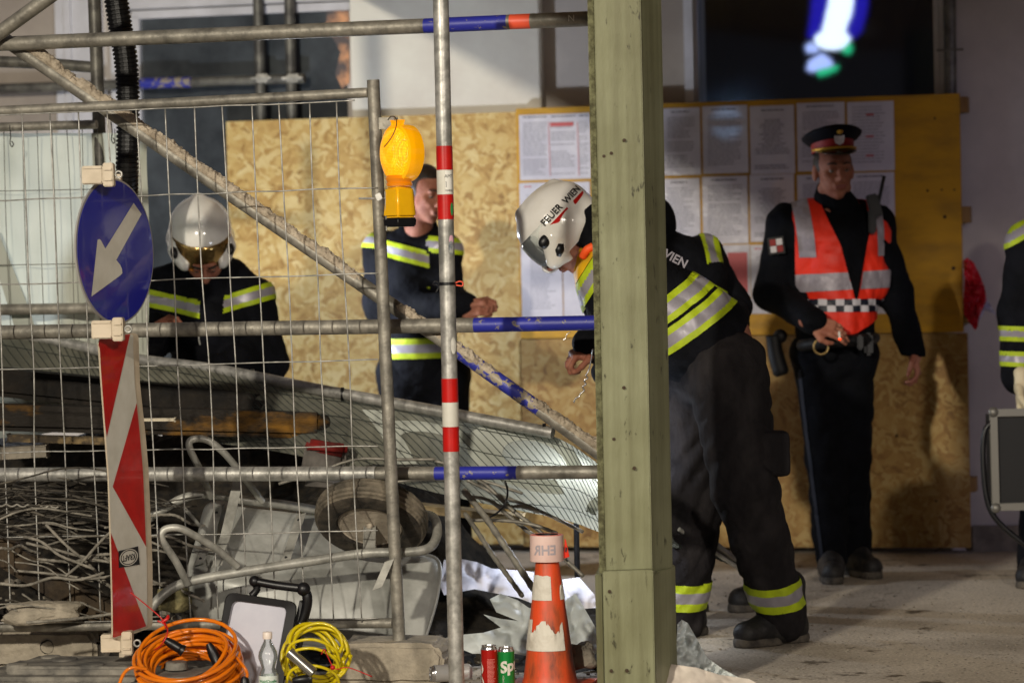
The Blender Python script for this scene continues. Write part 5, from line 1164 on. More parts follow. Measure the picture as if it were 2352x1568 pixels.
def build_cans():
    g = 'empty drink cans on the pavement'; d = 8.97
    cr = mat('can_red', '#b3160f', .25, .35, coat=.4); cg = mat('can_green', '#0f8a3c', .25, .35, coat=.4); cs = mat('can_silver', '#c9c8c6', .3, .45, '#a87a78', 14, lo=.55, hi=.7)
    def base(x, ytop, dd, H): p = P(x, ytop, dd); p.z = max(0, p.z - H); return p
    H = .157; r_ = .0263
    b = P(1123, 1481, d); b.z -= H; t = can(b, EZ, cr, 'upright red drink can left of the green can', g, r_, H)
    m = MB()
    for i in range(26):
        z = .115 - i * .0040
        for (a0, a1) in ((-.25, .75),): 
            wd = random.Random(i).uniform(.7, 1); m.add([b + Vector((math.sin(a) * (r_ + .0006), -math.cos(a) * (r_ + .0006), z + zz)) for zz in (0, .0014) for a in [a0 + (a1 - a0) * wd * j / 5 for j in range(6)]], [(j, j + 1, 7 + j, 6 + j) for j in range(5)])
    bo = [c for c in t.children if c.name.startswith('body')][0] if t.children else None
    m.build('small_print', mat('pale_red_print', '#d98a80', .4), bo or t)
    m = MB(); rw = .0008; K = 10
    for (u0, z0, w_) in ((-1.25, .10, .006), (-1.15, .055, .005)):
        m.add([b + Vector((math.sin(u0 + .25 * math.sin(j * .6)) * (r_ + .0007), -math.cos(u0 + .25 * math.sin(j * .6)) * (r_ + .0007), z0 - .03 + j * .006)) for j in range(K)] + [b + Vector((math.sin(u0 + .22 + .25 * math.sin(j * .6)) * (r_ + .0007), -math.cos(u0 + .22 + .25 * math.sin(j * .6)) * (r_ + .0007), z0 - .03 + j * .006)) for j in range(K)], [(j, K + j, K + j + 1, j + 1) for j in range(K - 1)])
    m.build('white_wave', M_WHITE, bo or t)
    b2 = P(1162, 1485, d); b2.z -= H; t = can(b2, EZ, cg, 'upright green drink can with white lettering beside the cone', g, r_, H)
    bo = [c for c in bpy.data.objects if c.parent == t and c.name.startswith('body')][0]; rr = r_ + .0007
    al = .22
    text_on('lettering', 'Sprite', .048, lambda x, z: b2 + Vector((math.sin((x + .038) / rr) * rr, -math.cos((x + .038) / rr) * rr, .106 + z + x * al)), M_WHITE, bo, bold=.002, sub=2)
    text_on('small_text', 'RECYCLE MICH', .0075, lambda x, z: b2 + Vector((math.sin((-.010 - z) / rr) * rr, -math.cos((-.010 - z) / rr) * rr, .046 + x)), M_WHITE, bo, sub=1)
    m = MB(); q = .0; m.add([b2 + Vector((math.sin(a) * rr, -math.cos(a) * rr, z)) for z in (.02, .036) for a in (-1.25, -1.1, -.95)], [(0, 1, 4, 3), (1, 2, 5, 4)]); m.build('barcode_panel', M_WHITE, bo)
    # lying silver can behind the striped pole
    q = P(993, 1546, 9.05); q.z = .0265; t = can(P(1082, 1542, 9.02), (P(993, 1546, 8.99) - P(1082, 1542, 9.02)), cs, 'crushed silver drink can lying on its side behind the striped pole', g, .0265, .130)
build_cans()

def build_cone():
    d = 8.98; b = P(1264, 1585, d); b.z = 0.0
    t = thing('traffic_cone', 'dirty orange traffic cone with torn white bands beside the green post', 'traffic cone', b)
    top = P(1256, 1250, d); H = top.z; s = FPX / d
    def rad(z): y = 1 - z / H; return .0295 + (.088 - .0295) * y ** 1.0
    lean = (top - b); lean.z = 0
    cen = lambda z: b + lean * (z / H) + EZ * z
    n = 56; rows = 40; V = []
    for i in range(rows + 1):
        z = H * i / rows; r_ = rad(z) + (.012 * max(0, 1 - z / .05))
        for j in range(n):
            th = 2 * math.pi * j / n; V.append(cen(z) + Vector((math.cos(th), math.sin(th), 0)) * r_ * (1 + .008 * mnoise.noise(Vector((math.cos(th) * 2, math.sin(th) * 2, z * 12)))))
    F = [(i * n + j, i * n + (j + 1) % n, (i + 1) * n + (j + 1) % n, (i + 1) * n + j) for i in range(rows) for j in range(n)] + [tuple(rows * n + j for j in range(n))]
    def cone_fn(nt, N, L, bb):
        tc = N.new('ShaderNodeTexCoord'); n1 = N.new('ShaderNodeTexNoise'); n1.inputs['Scale'].default_value = 11; n1.inputs['Detail'].default_value = 7; n1.inputs['Roughness'].default_value = .65
        mp = N.new('ShaderNodeMapping'); mp.inputs['Scale'].default_value = (1.6, 1.6, .45); mp.inputs['Rotation'].default_value = (0, .35, 0); L.new(tc.outputs['Object'], mp.inputs[0]); L.new(mp.outputs[0], n1.inputs['Vector'])
        r = N.new('ShaderNodeValToRGB'); e = r.color_ramp.elements; e[0].position = .40; e[0].color = (*srgb('#dc4a1e'), 1); e[1].position = .70; e[1].color = (*srgb('#4a2a20'), 1); q = e.new(.56); q.color = (*srgb('#b04a22'), 1)
        L.new(n1.outputs['Fac'], r.inputs[0]); L.new(r.outputs[0], bb.inputs['Base Color']); bb.inputs['Roughness'].default_value = .5
    cm = node_mat('cone_orange', cone_fn)
    body = from_data('cone_body', V, F, cm, t)
    def band(z0, z1, nm, a0, a1, tear, seed, off=.0016):
        k = 90; R2 = 14; V = []; F = []
        for i in range(R2 + 1):
            for j in range(k + 1):
                a = a0 + (a1 - a0) * j / k; zt = z1 - tear * max(0, mnoise.noise(Vector((a * 1.7, seed, 0))) + .25) * (1 + .5 * mnoise.noise(Vector((a * 9, seed, 3)))) ; 
                if abs(mnoise.noise(Vector((a * 5, seed + 4, 0)))) > .3: zt -= tear * .15
                zt = max(zt, z0 + .004); z = z0 + (zt - z0) * i / R2; curl = .012 * max(0, mnoise.noise(Vector((a * 3, z * 20, seed)))) * (i / R2) ** 3 if tear > .01 else 0
                V.append(cen(z) + Vector((math.sin(a), -math.cos(a), 0)) * (rad(z) * 1.012 + off + curl))
        for i in range(R2):
            for j in range(k): F.append((i * (k + 1) + j, i * (k + 1) + j + 1, (i + 1) * (k + 1) + j + 1, (i + 1) * (k + 1) + j))
        return from_data(nm, V, F, mat('dirty_white_band', '#cfcabd', .5, 0, '#a89f8f', 12, bump=.3, lo=.5, hi=.75), body, smooth=True)
    zz = lambda y: P(1258, y, d).z
    band(zz(1374), zz(1317), 'white_band', -1.35, .20, .006, 1); band(zz(1374), zz(1328), 'white_band', .78, 1.5, .03, 2)
    band(zz(1488), zz(1420), 'torn_white_band', -1.25, .72, .055, 5, .003)
    band(zz(1488), zz(1418), 'torn_white_band', -1.5, -.95, .003, 7, .002)
    m = MB(); m.box(b + Vector((0, 0, .014)), Vector((.135, -.03, 0)), Vector((.03, .135, 0)), Vector((0, 0, .014)), bev=.010); m.build('base', M_ORANGE, t, auto=40)
    # barrier tape roll on the tip
    tc = P(1256, 1287, d); q = thing('barrier_tape_roll', 'roll of red and white barrier tape sitting on the cone tip', 'tape roll', tc - EZ * .0)
    pink = mat('tape_white_translucent', '#dfc3ba', .35, 0, '#d3b2a9', 8); redt = mat('tape_red', '#e0321c', .3)
    r2 = .0525; Ht = P(1256, 1227, d).z - tc.z
    axt = Vector((.01, 0, 1)).normalized(); m = MB(); m.lathe(tc, axt, [(.031, 0), (r2, 0), (r2, Ht), (r2 - .003, Ht), (r2 - .004, Ht + .001), (.037, Ht + .001), (.036, Ht), (.033, Ht - .006), (.033, .004), (.031, 0)], 56, [0, 0, 1, 1, 1, 2, 2, 2, 2], caps=False)
    rl = m.build('tape_winding', [pink, mat('tape_edge', '#e0695a', .4, 0, '#c94a3c', 60), M_BLACK], q, auto=40)
    rr = r2 + .0006
    text_on('mirrored_lettering', 'EHR', .040, lambda x, z: tc + Vector((math.sin((-x - .006) / rr) * rr, -math.cos((-x - .006) / rr) * rr, Ht * .44 + z * 1.05)), mat('faded_print', '#a39aa0', .5), rl, bold=.0012, sub=2)
    m = MB(); f0 = P(1298, 1232, d); pp = [P(1297, 1236, d), P(1300, 1240, d), P(1308, 1278, d), P(1293, 1282, d), P(1296, 1260, d)]; m.prism(pp, (0, 1, 0), .001); fl = m.build('loose_end', redt, q)
    m = MB(); m.prism([P(1299, 1255, d - .002), P(1303, 1258, d - .002), P(1301, 1268, d - .002), P(1298, 1266, d - .002)], (0, 1, 0), .0005); m.build('black_print', M_BLACKF, fl)
build_cone()

# ================================================================== SMALL THINGS
def small():
    m = MB(); pts = [P(x, y, 9.5) for x, y in ((1362, 800), (1357, 830), (1352, 850), (1346, 862), (1350, 868), (1342, 874), (1346, 882), (1338, 888), (1342, 896), (1334, 903), (1330, 910), (1322, 915), (1318, 925))]
    m.tube(curve(pts, 5), .0022, 6); m.build('twisted_wire', mat('bright_wire', '#c9ccd2', .2, .9), None, smooth=True, label='twisted shiny wire hanging from the bent firefighter hand', cat='wire')
    m = MB(); m.tube(curve([P(1310, 762, 9.3), P(1302, 768, 9.3), P(1300, 775, 9.3), P(1294, 782, 9.3)], 5), .0012, 5); m.build('wire_scrap', MATS['bright_wire'], None, smooth=True, label='tiny wire scrap dangling under the blue end of the middle ledger', cat='wire')
    m = MB(); m.tube(curve([P(1160, 1104, 9.6), P(1166, 1130, 9.6), P(1158, 1160, 9.6), P(1135, 1182, 9.62), P(1110, 1192, 9.65)], 6), .0035, 7); m.build('black_cable', M_BLACK, None, smooth=True, label='short black cable curving down under the fallen banner', cat='cable')
    m = MB(); m.tube(curve([G(1060, 1478, .01), G(1130, 1500, .01), G(1220, 1516, .01), G(1330, 1512, .01), G(1400, 1520, .01)], 6), .005, 7); m.build('dark_rope', mat('dark_rope', '#2f342f', .7), None, smooth=True, label='dark rope lying on the ground from the pole toward the cone', cat='rope')
    # green glass bottle bottom right of the cone
    # clear bottle lying behind the legs
    b = G(1655, 1262, 0); t = thing('water_bottle', 'clear crumpled water bottle lying by the hoarding behind the bent firefighter', 'bottle', b)
    m = MB(); m.lathe(b + EZ * .033, Vector((.5, .3, .15)), [(.001, -.08), (.03, -.08), (.032, 0), (.028, .05), (.012, .09), (.012, .11)], 24, caps=False); m.build('body', MATS['bottle_clear'], t, smooth=True)
    m = MB(); m.lathe(b + EZ * .033, Vector((.5, .3, .15)), [(.033, -.04), (.033, .02)], 24, caps=False); m.build('label', mat('green_label', '#3aa04a', .4, 0, '#4a7ac0', 30), t, smooth=True)
    # red plastic bag on the wall
    t = thing('plastic_bag', 'red and white plastic bag hanging at the right edge of the hoarding', 'bag', P(2240, 755, 12.75))
    def bagpart(nm, pts, mt, sd_):
        bm = bmesh.new(); f = bm.faces.new([bm.verts.new((x, -y, 0)) for x, y in pts]); bmesh.ops.triangulate(bm, faces=[f])
        for _ in range(5): bmesh.ops.subdivide_edges(bm, edges=[e for e in bm.edges if e.calc_length() > 6], cuts=1); bmesh.ops.triangulate(bm, faces=bm.faces[:])
        bm.verts.index_update(); V = [P(v.co.x, -v.co.y, 12.72 + sd_ + .05 * (1 - abs(mnoise.noise(Vector((v.co.x / 14, v.co.y / 20, sd_)))) * 2)) for v in bm.verts]; from_data(nm, V, [tuple(x.index for x in f.verts) for f in bm.faces], mt, t); bm.free()
    bagpart('red_part', [(2212, 598), (2222, 592), (2236, 602), (2250, 630), (2262, 660), (2266, 690), (2256, 712), (2248, 730), (2246, 750), (2240, 760), (2226, 740), (2214, 720), (2213, 690), (2215, 640)], mat('red_film', '#c4202e', .3, translucent=.2), 0)
    bagpart('white_part', [(2250, 690), (2265, 682), (2275, 700), (2290, 725), (2278, 718), (2262, 712), (2248, 740), (2240, 735)], mat('white_film', '#bcbcd0', .3, translucent=.3), .04)
    # crumbs on the pavement, few
    rnd = random.Random(31); m = MB()
    for k in range(260):
        p = G(rnd.uniform(1560, 2352), rnd.triangular(1275, 1568, 1480)); s = rnd.choice([.002, .003, .003, .005]); m.ball(p + EZ * s * .5, (s * 1.3, s, s * .7), 0, 5, 3)
    for k in range(90):
        p = G(rnd.uniform(780, 1370), rnd.uniform(1530, 1568)); s = rnd.choice([.002, .003, .006]); m.ball(p + EZ * s * .5, (s * 1.3, s, s * .7), 0, 5, 3)
    m.build('grit', M_CONCD, None, label='fine grit and crumbs scattered over the pavement', cat='grit', kind='stuff')
small()

def build_case():
    d = 11.2; t = thing('flight_case', 'black equipment case with silver edge profile and ball corners at right edge', 'case', P(2340, 1190, d))
    m = MB(); a = P(2287, 958, d); b = P(2420, 1162, d); m.box(((a + b) / 2) + Vector((0, .12, 0)), Vector(((b.x - a.x) / 2, 0, 0)), Vector((0, .12, 0)), Vector((0, 0, (a.z - b.z) / 2))); m.build('panel', M_BLACKF, t)
    al = mat('case_aluminium', '#77756f', .45, .5)
    for (p0, p1) in (((2281, 945), (2287, 1168)), ((2281, 948), (2430, 944)), ((2287, 1164), (2430, 1160))):
        m = MB(); q0, q1 = P(*p0, d - .01), P(*p1, d - .01); dr = (q1 - q0) / 2; o = Vector((0, 1, 0)).cross(dr.normalized()) * .012; m.box((q0 + q1) / 2, dr, Vector((0, .012, 0)), o, bev=.002); m.build('edge_profile', al, t)
    for x, y in ((2281, 946), (2287, 1166)):
        m = MB(); m.ball(P(x, y, d - .02), .020, 0, 14, 10); m.build('ball_corner', al, t, smooth=True)
    m = MB(); m.tube(curve([P(2285, 965, d), P(2262, 990, d), P(2258, 1060, d), P(2268, 1150, d), P(2295, 1200, d), P(2360, 1255, d)], 6), .011, 10); m.build('black_cable', M_BLACK, t, smooth=True)
build_case()

def build_flood():
    """the lit site floodlight behind the fallen banner: the cold light on the wall and on the rims comes from it"""
    for (x, y, d, e, lab, hh) in ((505, 700, 12.15, 95, 'lit tube work light on a stand hidden behind the left firefighter', .16), (1322, 1120, 10.08, 9, 'small lit tube work light under the fallen banner', .05)):
        p = P(x, y, d); t = thing('site_work_light', lab, 'work light', p)
        m = MB(); m.tube([Vector((p.x, p.y + .03, 0)), p - EZ * hh], .010, 8); m.build('stand', M_BLACK, t)
        m = MB(); m.tube([p - EZ * hh, p + EZ * hh], .014, 12); m.build('lit_tube', em('flood_white', '#dfe8ff', 14), t, smooth=True)
        lamp('work_light_beam', 'POINT', p + Vector((0.0, -.07, 0)), p + EN, e, (.80, .87, 1.0), .05)
build_flood()
# ================================================================== PEOPLE
def T3(p): return (p[0], p[1], p[2])
def cone(a, b, ra, rb): return ('c', T3(a), T3(b), ra, rb)
def bands(V, F, prims, allow, org, axis, widths, mis, parent, name='reflective_band', off=.0035, mats=None, clip=None, label=None):
    """cut a strip of the garment surface between planes and lift it off the cloth"""
    V = np.asarray(V); X = V.astype(np.float32)
    D = np.stack([prim(X, p) for p in prims], 1); near = D.argmin(1); ok = np.isin(near, allow)
    axis = Vector(axis).normalized(); org = Vector(org); t = (V - np.array(org)) @ np.array(axis); tot = sum(widths)
    okf = ok[F].all(1) & (t[F].max(1) > -.03) & (t[F].min(1) < tot + .03)
    FF = F[okf]
    if clip is not None: FF = FF[np.array([clip(Vector(V[f].mean(0))) for f in FF], dtype=bool)] if len(FF) else FF
    if not len(FF): return None
    used = np.unique(FF); remap = {int(v): i for i, v in enumerate(used)}
    bm = bmesh.new(); vs = [bm.verts.new(V[i]) for i in used]
    for f in FF: bm.faces.new([vs[remap[int(i)]] for i in f])
    bm.normal_update(); cum = [0]
    for w_ in widths: cum.append(cum[-1] + w_)
    for c_ in cum: bmesh.ops.bisect_plane(bm, geom=bm.verts[:] + bm.edges[:] + bm.faces[:], plane_co=org + axis * c_, plane_no=axis)
    dl = [f for f in bm.faces if not (0 < (f.calc_center_median() - org).dot(axis) < tot)]
    bmesh.ops.delete(bm, geom=dl, context='FACES'); bm.normal_update()
    for v in bm.verts: v.co += v.normal * off
    bm.verts.index_update(); mi = []
    for f in bm.faces:
        tt = (f.calc_center_median() - org).dot(axis); mi.append(mis[min(len(mis) - 1, int(np.searchsorted(cum, tt)) - 1)])
    Vv = [v.co.copy() for v in bm.verts]; Fv = [tuple(x.index for x in f.verts) for f in bm.faces]; bm.free()
    if not Fv: return None
    return from_data(name, Vv, Fv, mats or [M_FLUO, M_SILV], parent, mi, label=label)
BW = [.019, .030, .019]; BM_ = [0, 1, 0]
def loc2w(V, o, Rt, F, Up):
    M = np.array([T3(Rt), T3(F), T3(Up)]); return np.asarray(V) @ M + np.array(T3(o))
def head_mesh(o, Fw, Up, h=.0048, jaw=1.0):
    Fw = Vector(Fw).normalized(); Up = Vector(Up); Up = (Up - Fw * Up.dot(Fw)).normalized(); Rt = Fw.cross(Up)
    e = lambda c, r: ('e', c, r, None)
    pr = [e((0, -.012, .030), (.076, .094, .086)), e((0, .022, -.028), (.063, .070, .084)), ('c', (0, .052, -.092), (0, .045, -.080), .026, .03), ('c', (-.045, 0, -.07), (.045, 0, -.07), .026, .026),
          ('c', (0, .090, .010), (0, .112, -.028), .008, .0135), ('c', (-.010, .098, -.032), (.010, .098, -.032), .009, .009), ('c', (-.038, .083, .026), (.038, .083, .026), .010, .010),
          ('c', (-.045, .062, -.015), (-.03, .075, -.03), .018, .014), ('c', (.045, .062, -.015), (.03, .075, -.03), .018, .014), ('c', (-.020, .090, -.058), (.020, .090, -.058), .0075, .0075), ('c', (-.016, .088, -.070), (.016, .088, -.070), .0075, .0075),
          e((.078, -.012, -.008), (.011, .019, .033)), e((-.078, -.012, -.008), (.011, .019, .033)), ('c', (0, -.02, -.06), (0, -.035, -.17), .056, .060)]
    V, F = blob(pr, h, k=.010, subs=[e((.031, .098, .006), (.017, .016, .010)), e((-.031, .098, .006), (.017, .016, .010)), ('c', (-.024, .101, -.0642), (.024, .101, -.0642), .0022, .0022)])
    c = V[F].mean(1); mi = np.zeros(len(F), int)
    lip = (np.abs(c[:, 0]) < .021) & (c[:, 1] > .086) & (c[:, 2] < -.055) & (c[:, 2] > -.073); mi[lip] = 1
    return loc2w(V, o, Rt, Fw, Up), F, mi, (Rt, Fw, Up)
def face_bits(o, fr, parent, brow=True, stubble=False):
    Rt, Fw, Up = fr; W = lambda x, y, z: Vector(o) + Rt * x + Fw * y + Up * z
    for s in (-1, 1):
        m = MB(); m.ball(W(s * .031, .0765, .004), .0115, 0, 12, 8); m.ball(W(s * .031, .0845, .0035), (.0050, .0050, .0050), 1, 10, 6)
        m.tube([W(s * .019, .0855, .008), W(s * .031, .0885, .0105), W(s * .044, .081, .008)], .0034, 6, 2); m.build('eye', [mat('eye_white', '#75655a', .4), M_EYE, M_SKIN], parent, smooth=True)
        if brow: m = MB(); m.tube(curve([W(s * .014, .098, .027), W(s * .030, .098, .033), W(s * .048, .083, .029)], 4), .0036, 6); m.build('eyebrow', M_HAIR, parent, smooth=True)
def hand_mesh(wr, dr, pn, curl=.5, thumb=1, size=1.0, curls=None, h=.0034):
    """dr = along the hand, pn = palm normal (fingers bend toward it), thumb = side +1/-1"""
    dr = Vector(dr).normalized(); pn = Vector(pn); pn = (pn - dr * pn.dot(dr)).normalized(); lt = dr.cross(pn).normalized() * thumb
    L = lambda x, y, z: (x * size, y * size, z * size)   # x lateral, y along, z palm
    pr = [('b', L(0, .048, 0), (.037 * size, .046 * size, .013 * size), None, .011 * size), ('c', L(0, -.03, 0), L(0, .02, 0), .027 * size, .026 * size), ('c', L(.024, .03, .006), L(.030, .06, .008), .014 * size, .012 * size)]
    for i, (x, ln) in enumerate(((.029, .072), (.010, .080), (-.009, .075), (-.027, .058))):
        cu = (curls[i] if curls else curl * (1 + .12 * i)); p = Vector((x, .088 - .004 * abs(i - 1), 0)); an = cu * .55; r_ = .0092 - .0006 * i
        for j, fr in enumerate((.45, .31, .24)):
            q = p + Vector((x * .05, math.cos(an) * ln * fr, math.sin(an) * ln * fr)); pr.append(('c', L(*p), L(*q), r_ * size, (r_ - .0008) * size)); p = q; an += cu * .85; r_ -= .0008
    p = Vector((.030, .022, .004)); q = Vector((.052, .050, .016)); r = Vector((.050, .078, .030)); u = Vector((.040, .096, .040)) * 1
    pr += [('c', L(*p), L(*q), .014 * size, .0115 * size), ('c', L(*q), L(*r), .011 * size, .0095 * size), ('c', L(*r), L(*u), .0095 * size, .0080 * size)]
    V, F = blob(pr, h, k=.006)
    return loc2w(V, wr, lt, dr, pn), F
def join(ms):
    V = []; F = []; M = []; k = 0
    for v, f, mi in ms:
        v = np.asarray(v); V.append(v); F += [tuple(int(i) + k for i in q) for q in f]; M += list(mi) if hasattr(mi, '__len__') else [mi] * len(f); k += len(v)
    return np.concatenate(V), F, M

def dressed(name, label, J, hands, head, jr=1.0, tr=1.0, jmat=None, tmat=None, amp=.010, seed=0, h=.011, torso=None, boots=None, thin=.020, group=None, hem=0.0, sleeve=(.082, .066, .052), leg=(.115, .088, .080), fr=24, legs=True, shr=.078):
    """J joints in world space; builds body, jacket, trousers, boots; returns thing, dict"""
    base = (J['ankL'] + J['ankR']) / 2; base = Vector((base.x, base.y, 0))
    t = thing(name, label, 'person', base, group); O = {}
    sc = jr
    sh = (J['shL'] + J['shR']) / 2
    jp = [cone(J['chest'], J['belly'], .150 * sc, .150 * sc), cone(J['belly'], J['hem'], .150 * sc, .162 * sc), cone(J['shL'], J['shR'], shr * sc, shr * sc), cone(sh, J['chest'], .10 * sc, .15 * sc)]
    nT = len(jp)
    for s in 'LR':
        el = J['el' + s]; wr = J['wr' + s]; sh_ = J['sh' + s]
        jp += [cone(sh_, el, sleeve[0] * sc, sleeve[1] * sc), cone(el, el.lerp(wr, .96), sleeve[1] * sc, sleeve[2] * sc)]
    jp.append(cone(sh.lerp(J['neck'], .25), J['neck'], .082 * sc, .068 * sc))
    if torso: jp += torso
    hd = (J['hem'] - J['belly']).normalized(); cut = [(J['hem'] + hd * (.10 + hem), hd)]
    V, F = blob(jp, h, k=.045, amp=amp, seed=seed, cut=cut, fr=fr); O['jacket'] = (V, F, jp)
    hp = J['pelvis']
    tp = [cone(J['hipL'], J['hipR'], .128 * tr, .128 * tr), cone((J['hipL'] + J['hipR']) / 2, J['hem'], .135 * tr, .125 * tr)]
    for s in 'LR':
        k_ = J['knee' + s]; a_ = J['ank' + s]; tp += [cone(J['hip' + s], k_, leg[0] * tr, leg[1] * tr), cone(k_, a_, leg[1] * tr, leg[2] * tr)]
    V2, F2 = blob(tp, h, k=.03, amp=amp * 1.0, seed=seed + 1, fr=fr); O['trousers'] = (V2, F2, tp)
    jo = from_data('jacket', V, F, jmat or M_CLOTH, t); to = from_data('trousers', V2, F2, tmat or M_TROUS, t); O['jo'] = jo; O['to'] = to
    for s in 'LR':
        a_ = J['ank' + s]; toe = J['toe' + s]; d_ = (toe - a_); d_.z = 0; d_.normalize(); g = Vector((a_.x, a_.y, J.get('gz', 0)))
        lt = d_.cross(EZ)
        bp = [cone(g + EZ * .075 - d_ * .045, g + EZ * .20 - d_ * .03, .050, .058), cone(g + EZ * .048 - d_ * .055, g + EZ * .048 + d_ * .02, .046, .048), cone(g + EZ * .05 + d_ * .02, g + EZ * .045 + d_ * .15, .052, .046), cone(g + EZ * .12, g + EZ * .06 + d_ * .08, .045, .045)]
        Vb, Fb = blob(bp, .008, k=.025, cut=[((g.x, g.y, g.z + .004), (0, 0, -1))], amp=.004, seed=seed + 5, fr=40)
        bo = from_data('boot', Vb, Fb, M_BOOT, t)
        sp_ = [('c', T3(g + EZ * .014 - d_ * .062), T3(g + EZ * .014 - d_ * .02), .046, .044), ('c', T3(g + EZ * .014 + d_ * .06), T3(g + EZ * .014 + d_ * .155), .052, .045)]
        Vs, Fs = blob(sp_, .007, k=.02, cut=[((g.x, g.y, g.z + .034), (0, 0, 1)), ((g.x, g.y, g.z + .001), (0, 0, -1))]); from_data('sole', Vs, Fs, mat('boot_sole', '#2a2724', .8, 0, '#5d564c', 14, bump=.5), bo)
    # the body under the clothes, one continuous surface, with head and hands
    bp = [(p[0], p[1], p[2], max(.02, p[3] - thin), max(.02, p[4] - thin)) for p in jp[:9] + tp if p[0] == 'c']
    Vb, Fb = blob(bp, .02, k=.03); ms = [(Vb, Fb, 0)]
    O['heads'] = None
    if head:
        hv, hf, hm, frm = head_mesh(*head[:3]); ms.append((hv, hf, hm)); O['hfr'] = frm
    for a in hands:
        hv, hf = hand_mesh(*a[0], **a[1]); ms.append((hv, hf, 0))
    V, F, M = join(ms); O['bo'] = from_data('body', V, F, [M_SKIN, M_LIP], t, M)
    return t, O

def LV(*a): return P(*a)
def sleeve_band(O, side, q0, t, which='fore', **k):
    V, F, jp = O['jacket']; base = 4 + (0 if side == 'L' else 2) + (1 if which == 'fore' else 0); p = jp[base]; a = Vector(p[1]); b = Vector(p[2]); return bands(V, F, jp, [base], a.lerp(b, q0), (b - a), BW, BM_, t, **k)

def smooth_edge(V, F, it):
    from collections import defaultdict
    cnt = defaultdict(int)
    for f in F:
        for i in range(4): a, b = int(f[i]), int(f[(i + 1) % 4]); cnt[(min(a, b), max(a, b))] += 1
    nb = defaultdict(list)
    for (a, b), c in cnt.items():
        if c == 1: nb[a].append(b); nb[b].append(a)
    V = V.copy(); ks = [k for k in nb if len(nb[k]) == 2]
    for _ in range(it):
        W = V.copy()
        for k in ks: W[k] = V[k] * .4 + (V[nb[k][0]] + V[nb[k][1]]) * .3
        V = W
    return V
# ---- helmet (dome with crest, side shell, visor)
def helmet(o, Fw, Up, t, visor='clear', scale=1.0):
    gd = 1.0 if visor == 'clear' else .35
    Fw = Vector(Fw).normalized(); Up = Vector(Up); Up = (Up - Fw * Up.dot(Fw)).normalized(); Rt = Fw.cross(Up)
    e = lambda c, r: ('e', c, r, None); s = scale
    g = lambda *v: tuple(x * s for x in v)
    pr = [e(g(0, -.01, .055), g(.122, .152, .118)), e(g(0, -.02, .00), g(.118, .138, .10)), ('c', g(0, .06, .150), g(0, -.10, .140), .022 * s, .018 * s)]
    for q in (-1, 1): pr += [('c', g(q * .086, .055, .01), g(q * .070, .118, -.050 * gd), .046 * s, .024 * s), ('c', g(q * .088, -.03, .0), g(q * .078, .065, -.062 * gd), .044 * s, .030 * s), ('c', g(q * .08, .05, -.05 * gd), g(q * .072, .10, -.052 * gd), .028 * s, .026 * s)]
    subs = [e(g(0, .0, -.01), g(.098, .118, .115)), ('b', g(0, .13, -.075), g(.058, .12, .085), None, .03), ('b', g(0, -.06, -.15), g(.2, .12, .085), None, .01), ('b', g(0, 0, -.215), g(.3, .3, .09), None, .01)]
    V, F = blob(pr, .0055, k=.025 * s, subs=subs); V = loc2w(V, o, Rt, Fw, Up)
    hz = thing('fire_helmet', '', 'helmet', o) if False else None
    shell = from_data('helmet', V, F, M_WHITEG, t)
    W = lambda x, y, z: Vector(o) + (Rt * x + Fw * y + Up * z) * s
    # visor: curved shield in front
    m = MB(); K = 24; Rr = 8; Vv = []; th0 = 1.15
    zt, zb = (.075, -.045) if visor == 'clear' else (.065, -.050)
    for i in range(Rr + 1):
        z = zt + (zb - zt) * i / Rr; sq = math.sqrt(max(.05, 1 - ((z - .02) / .19) ** 2))
        for j in range(K + 1):
            a = -th0 + 2 * th0 * j / K; Vv.append(W(math.sin(a) * .126 * sq, -.01 + math.cos(a) * .162 * sq, z + (.0 if visor == 'clear' else .012 * math.cos(a))))
    Fv = [(i * (K + 1) + j, i * (K + 1) + j + 1, (i + 1) * (K + 1) + j + 1, (i + 1) * (K + 1) + j) for i in range(Rr) for j in range(K)]
    vo = from_data('visor', Vv, Fv, M_GOLD if visor == 'gold' else node_mat('bottle_clear', clear_fn), shell); md = vo.modifiers.new('thickness', 'SOLIDIFY'); md.thickness = .003
    if visor == 'gold':
        m = MB(); m.tube([Vv[Rr * (K + 1) + j] for j in range(K + 1)], .005 * s, 8); m.build('visor_rim', mat('amber_rim', '#c57a2a', .3, 0, coat=.4), vo, smooth=True)
    for q in (-1, 1):
        m = MB(); m.ball(W(q * .108, .088, .022), (.016 * s, .030 * s, .022 * s), 0, 16, 10, (Rt, Fw, Up)); m.build('visor_pivot', M_BLACK, shell, smooth=True)
        m = MB(); m.tube([W(q * .103, .058, -.022), W(q * .100, .075, -.036), W(q * .093, .092, -.048)], [.020 * s, .022 * s, .017 * s], 14)
        if gd > .5: m.build('side_vent', M_BLACK, shell, smooth=True)
    # neck curtain
    pr = [('c', g(0, -.035, -.01), g(0, -.030, -.115), .116 * s, .098 * s)]
    V, F = blob(pr, .009, amp=.006, seed=3, subs=[('b', g(0, .16, -.08), g(.2, .15, .2), None, .02)]); V = loc2w(V, o, Rt, Fw, Up); from_data('neck_curtain', V, F, M_CLOTH, t)
    return shell, W, (Rt, Fw, Up)

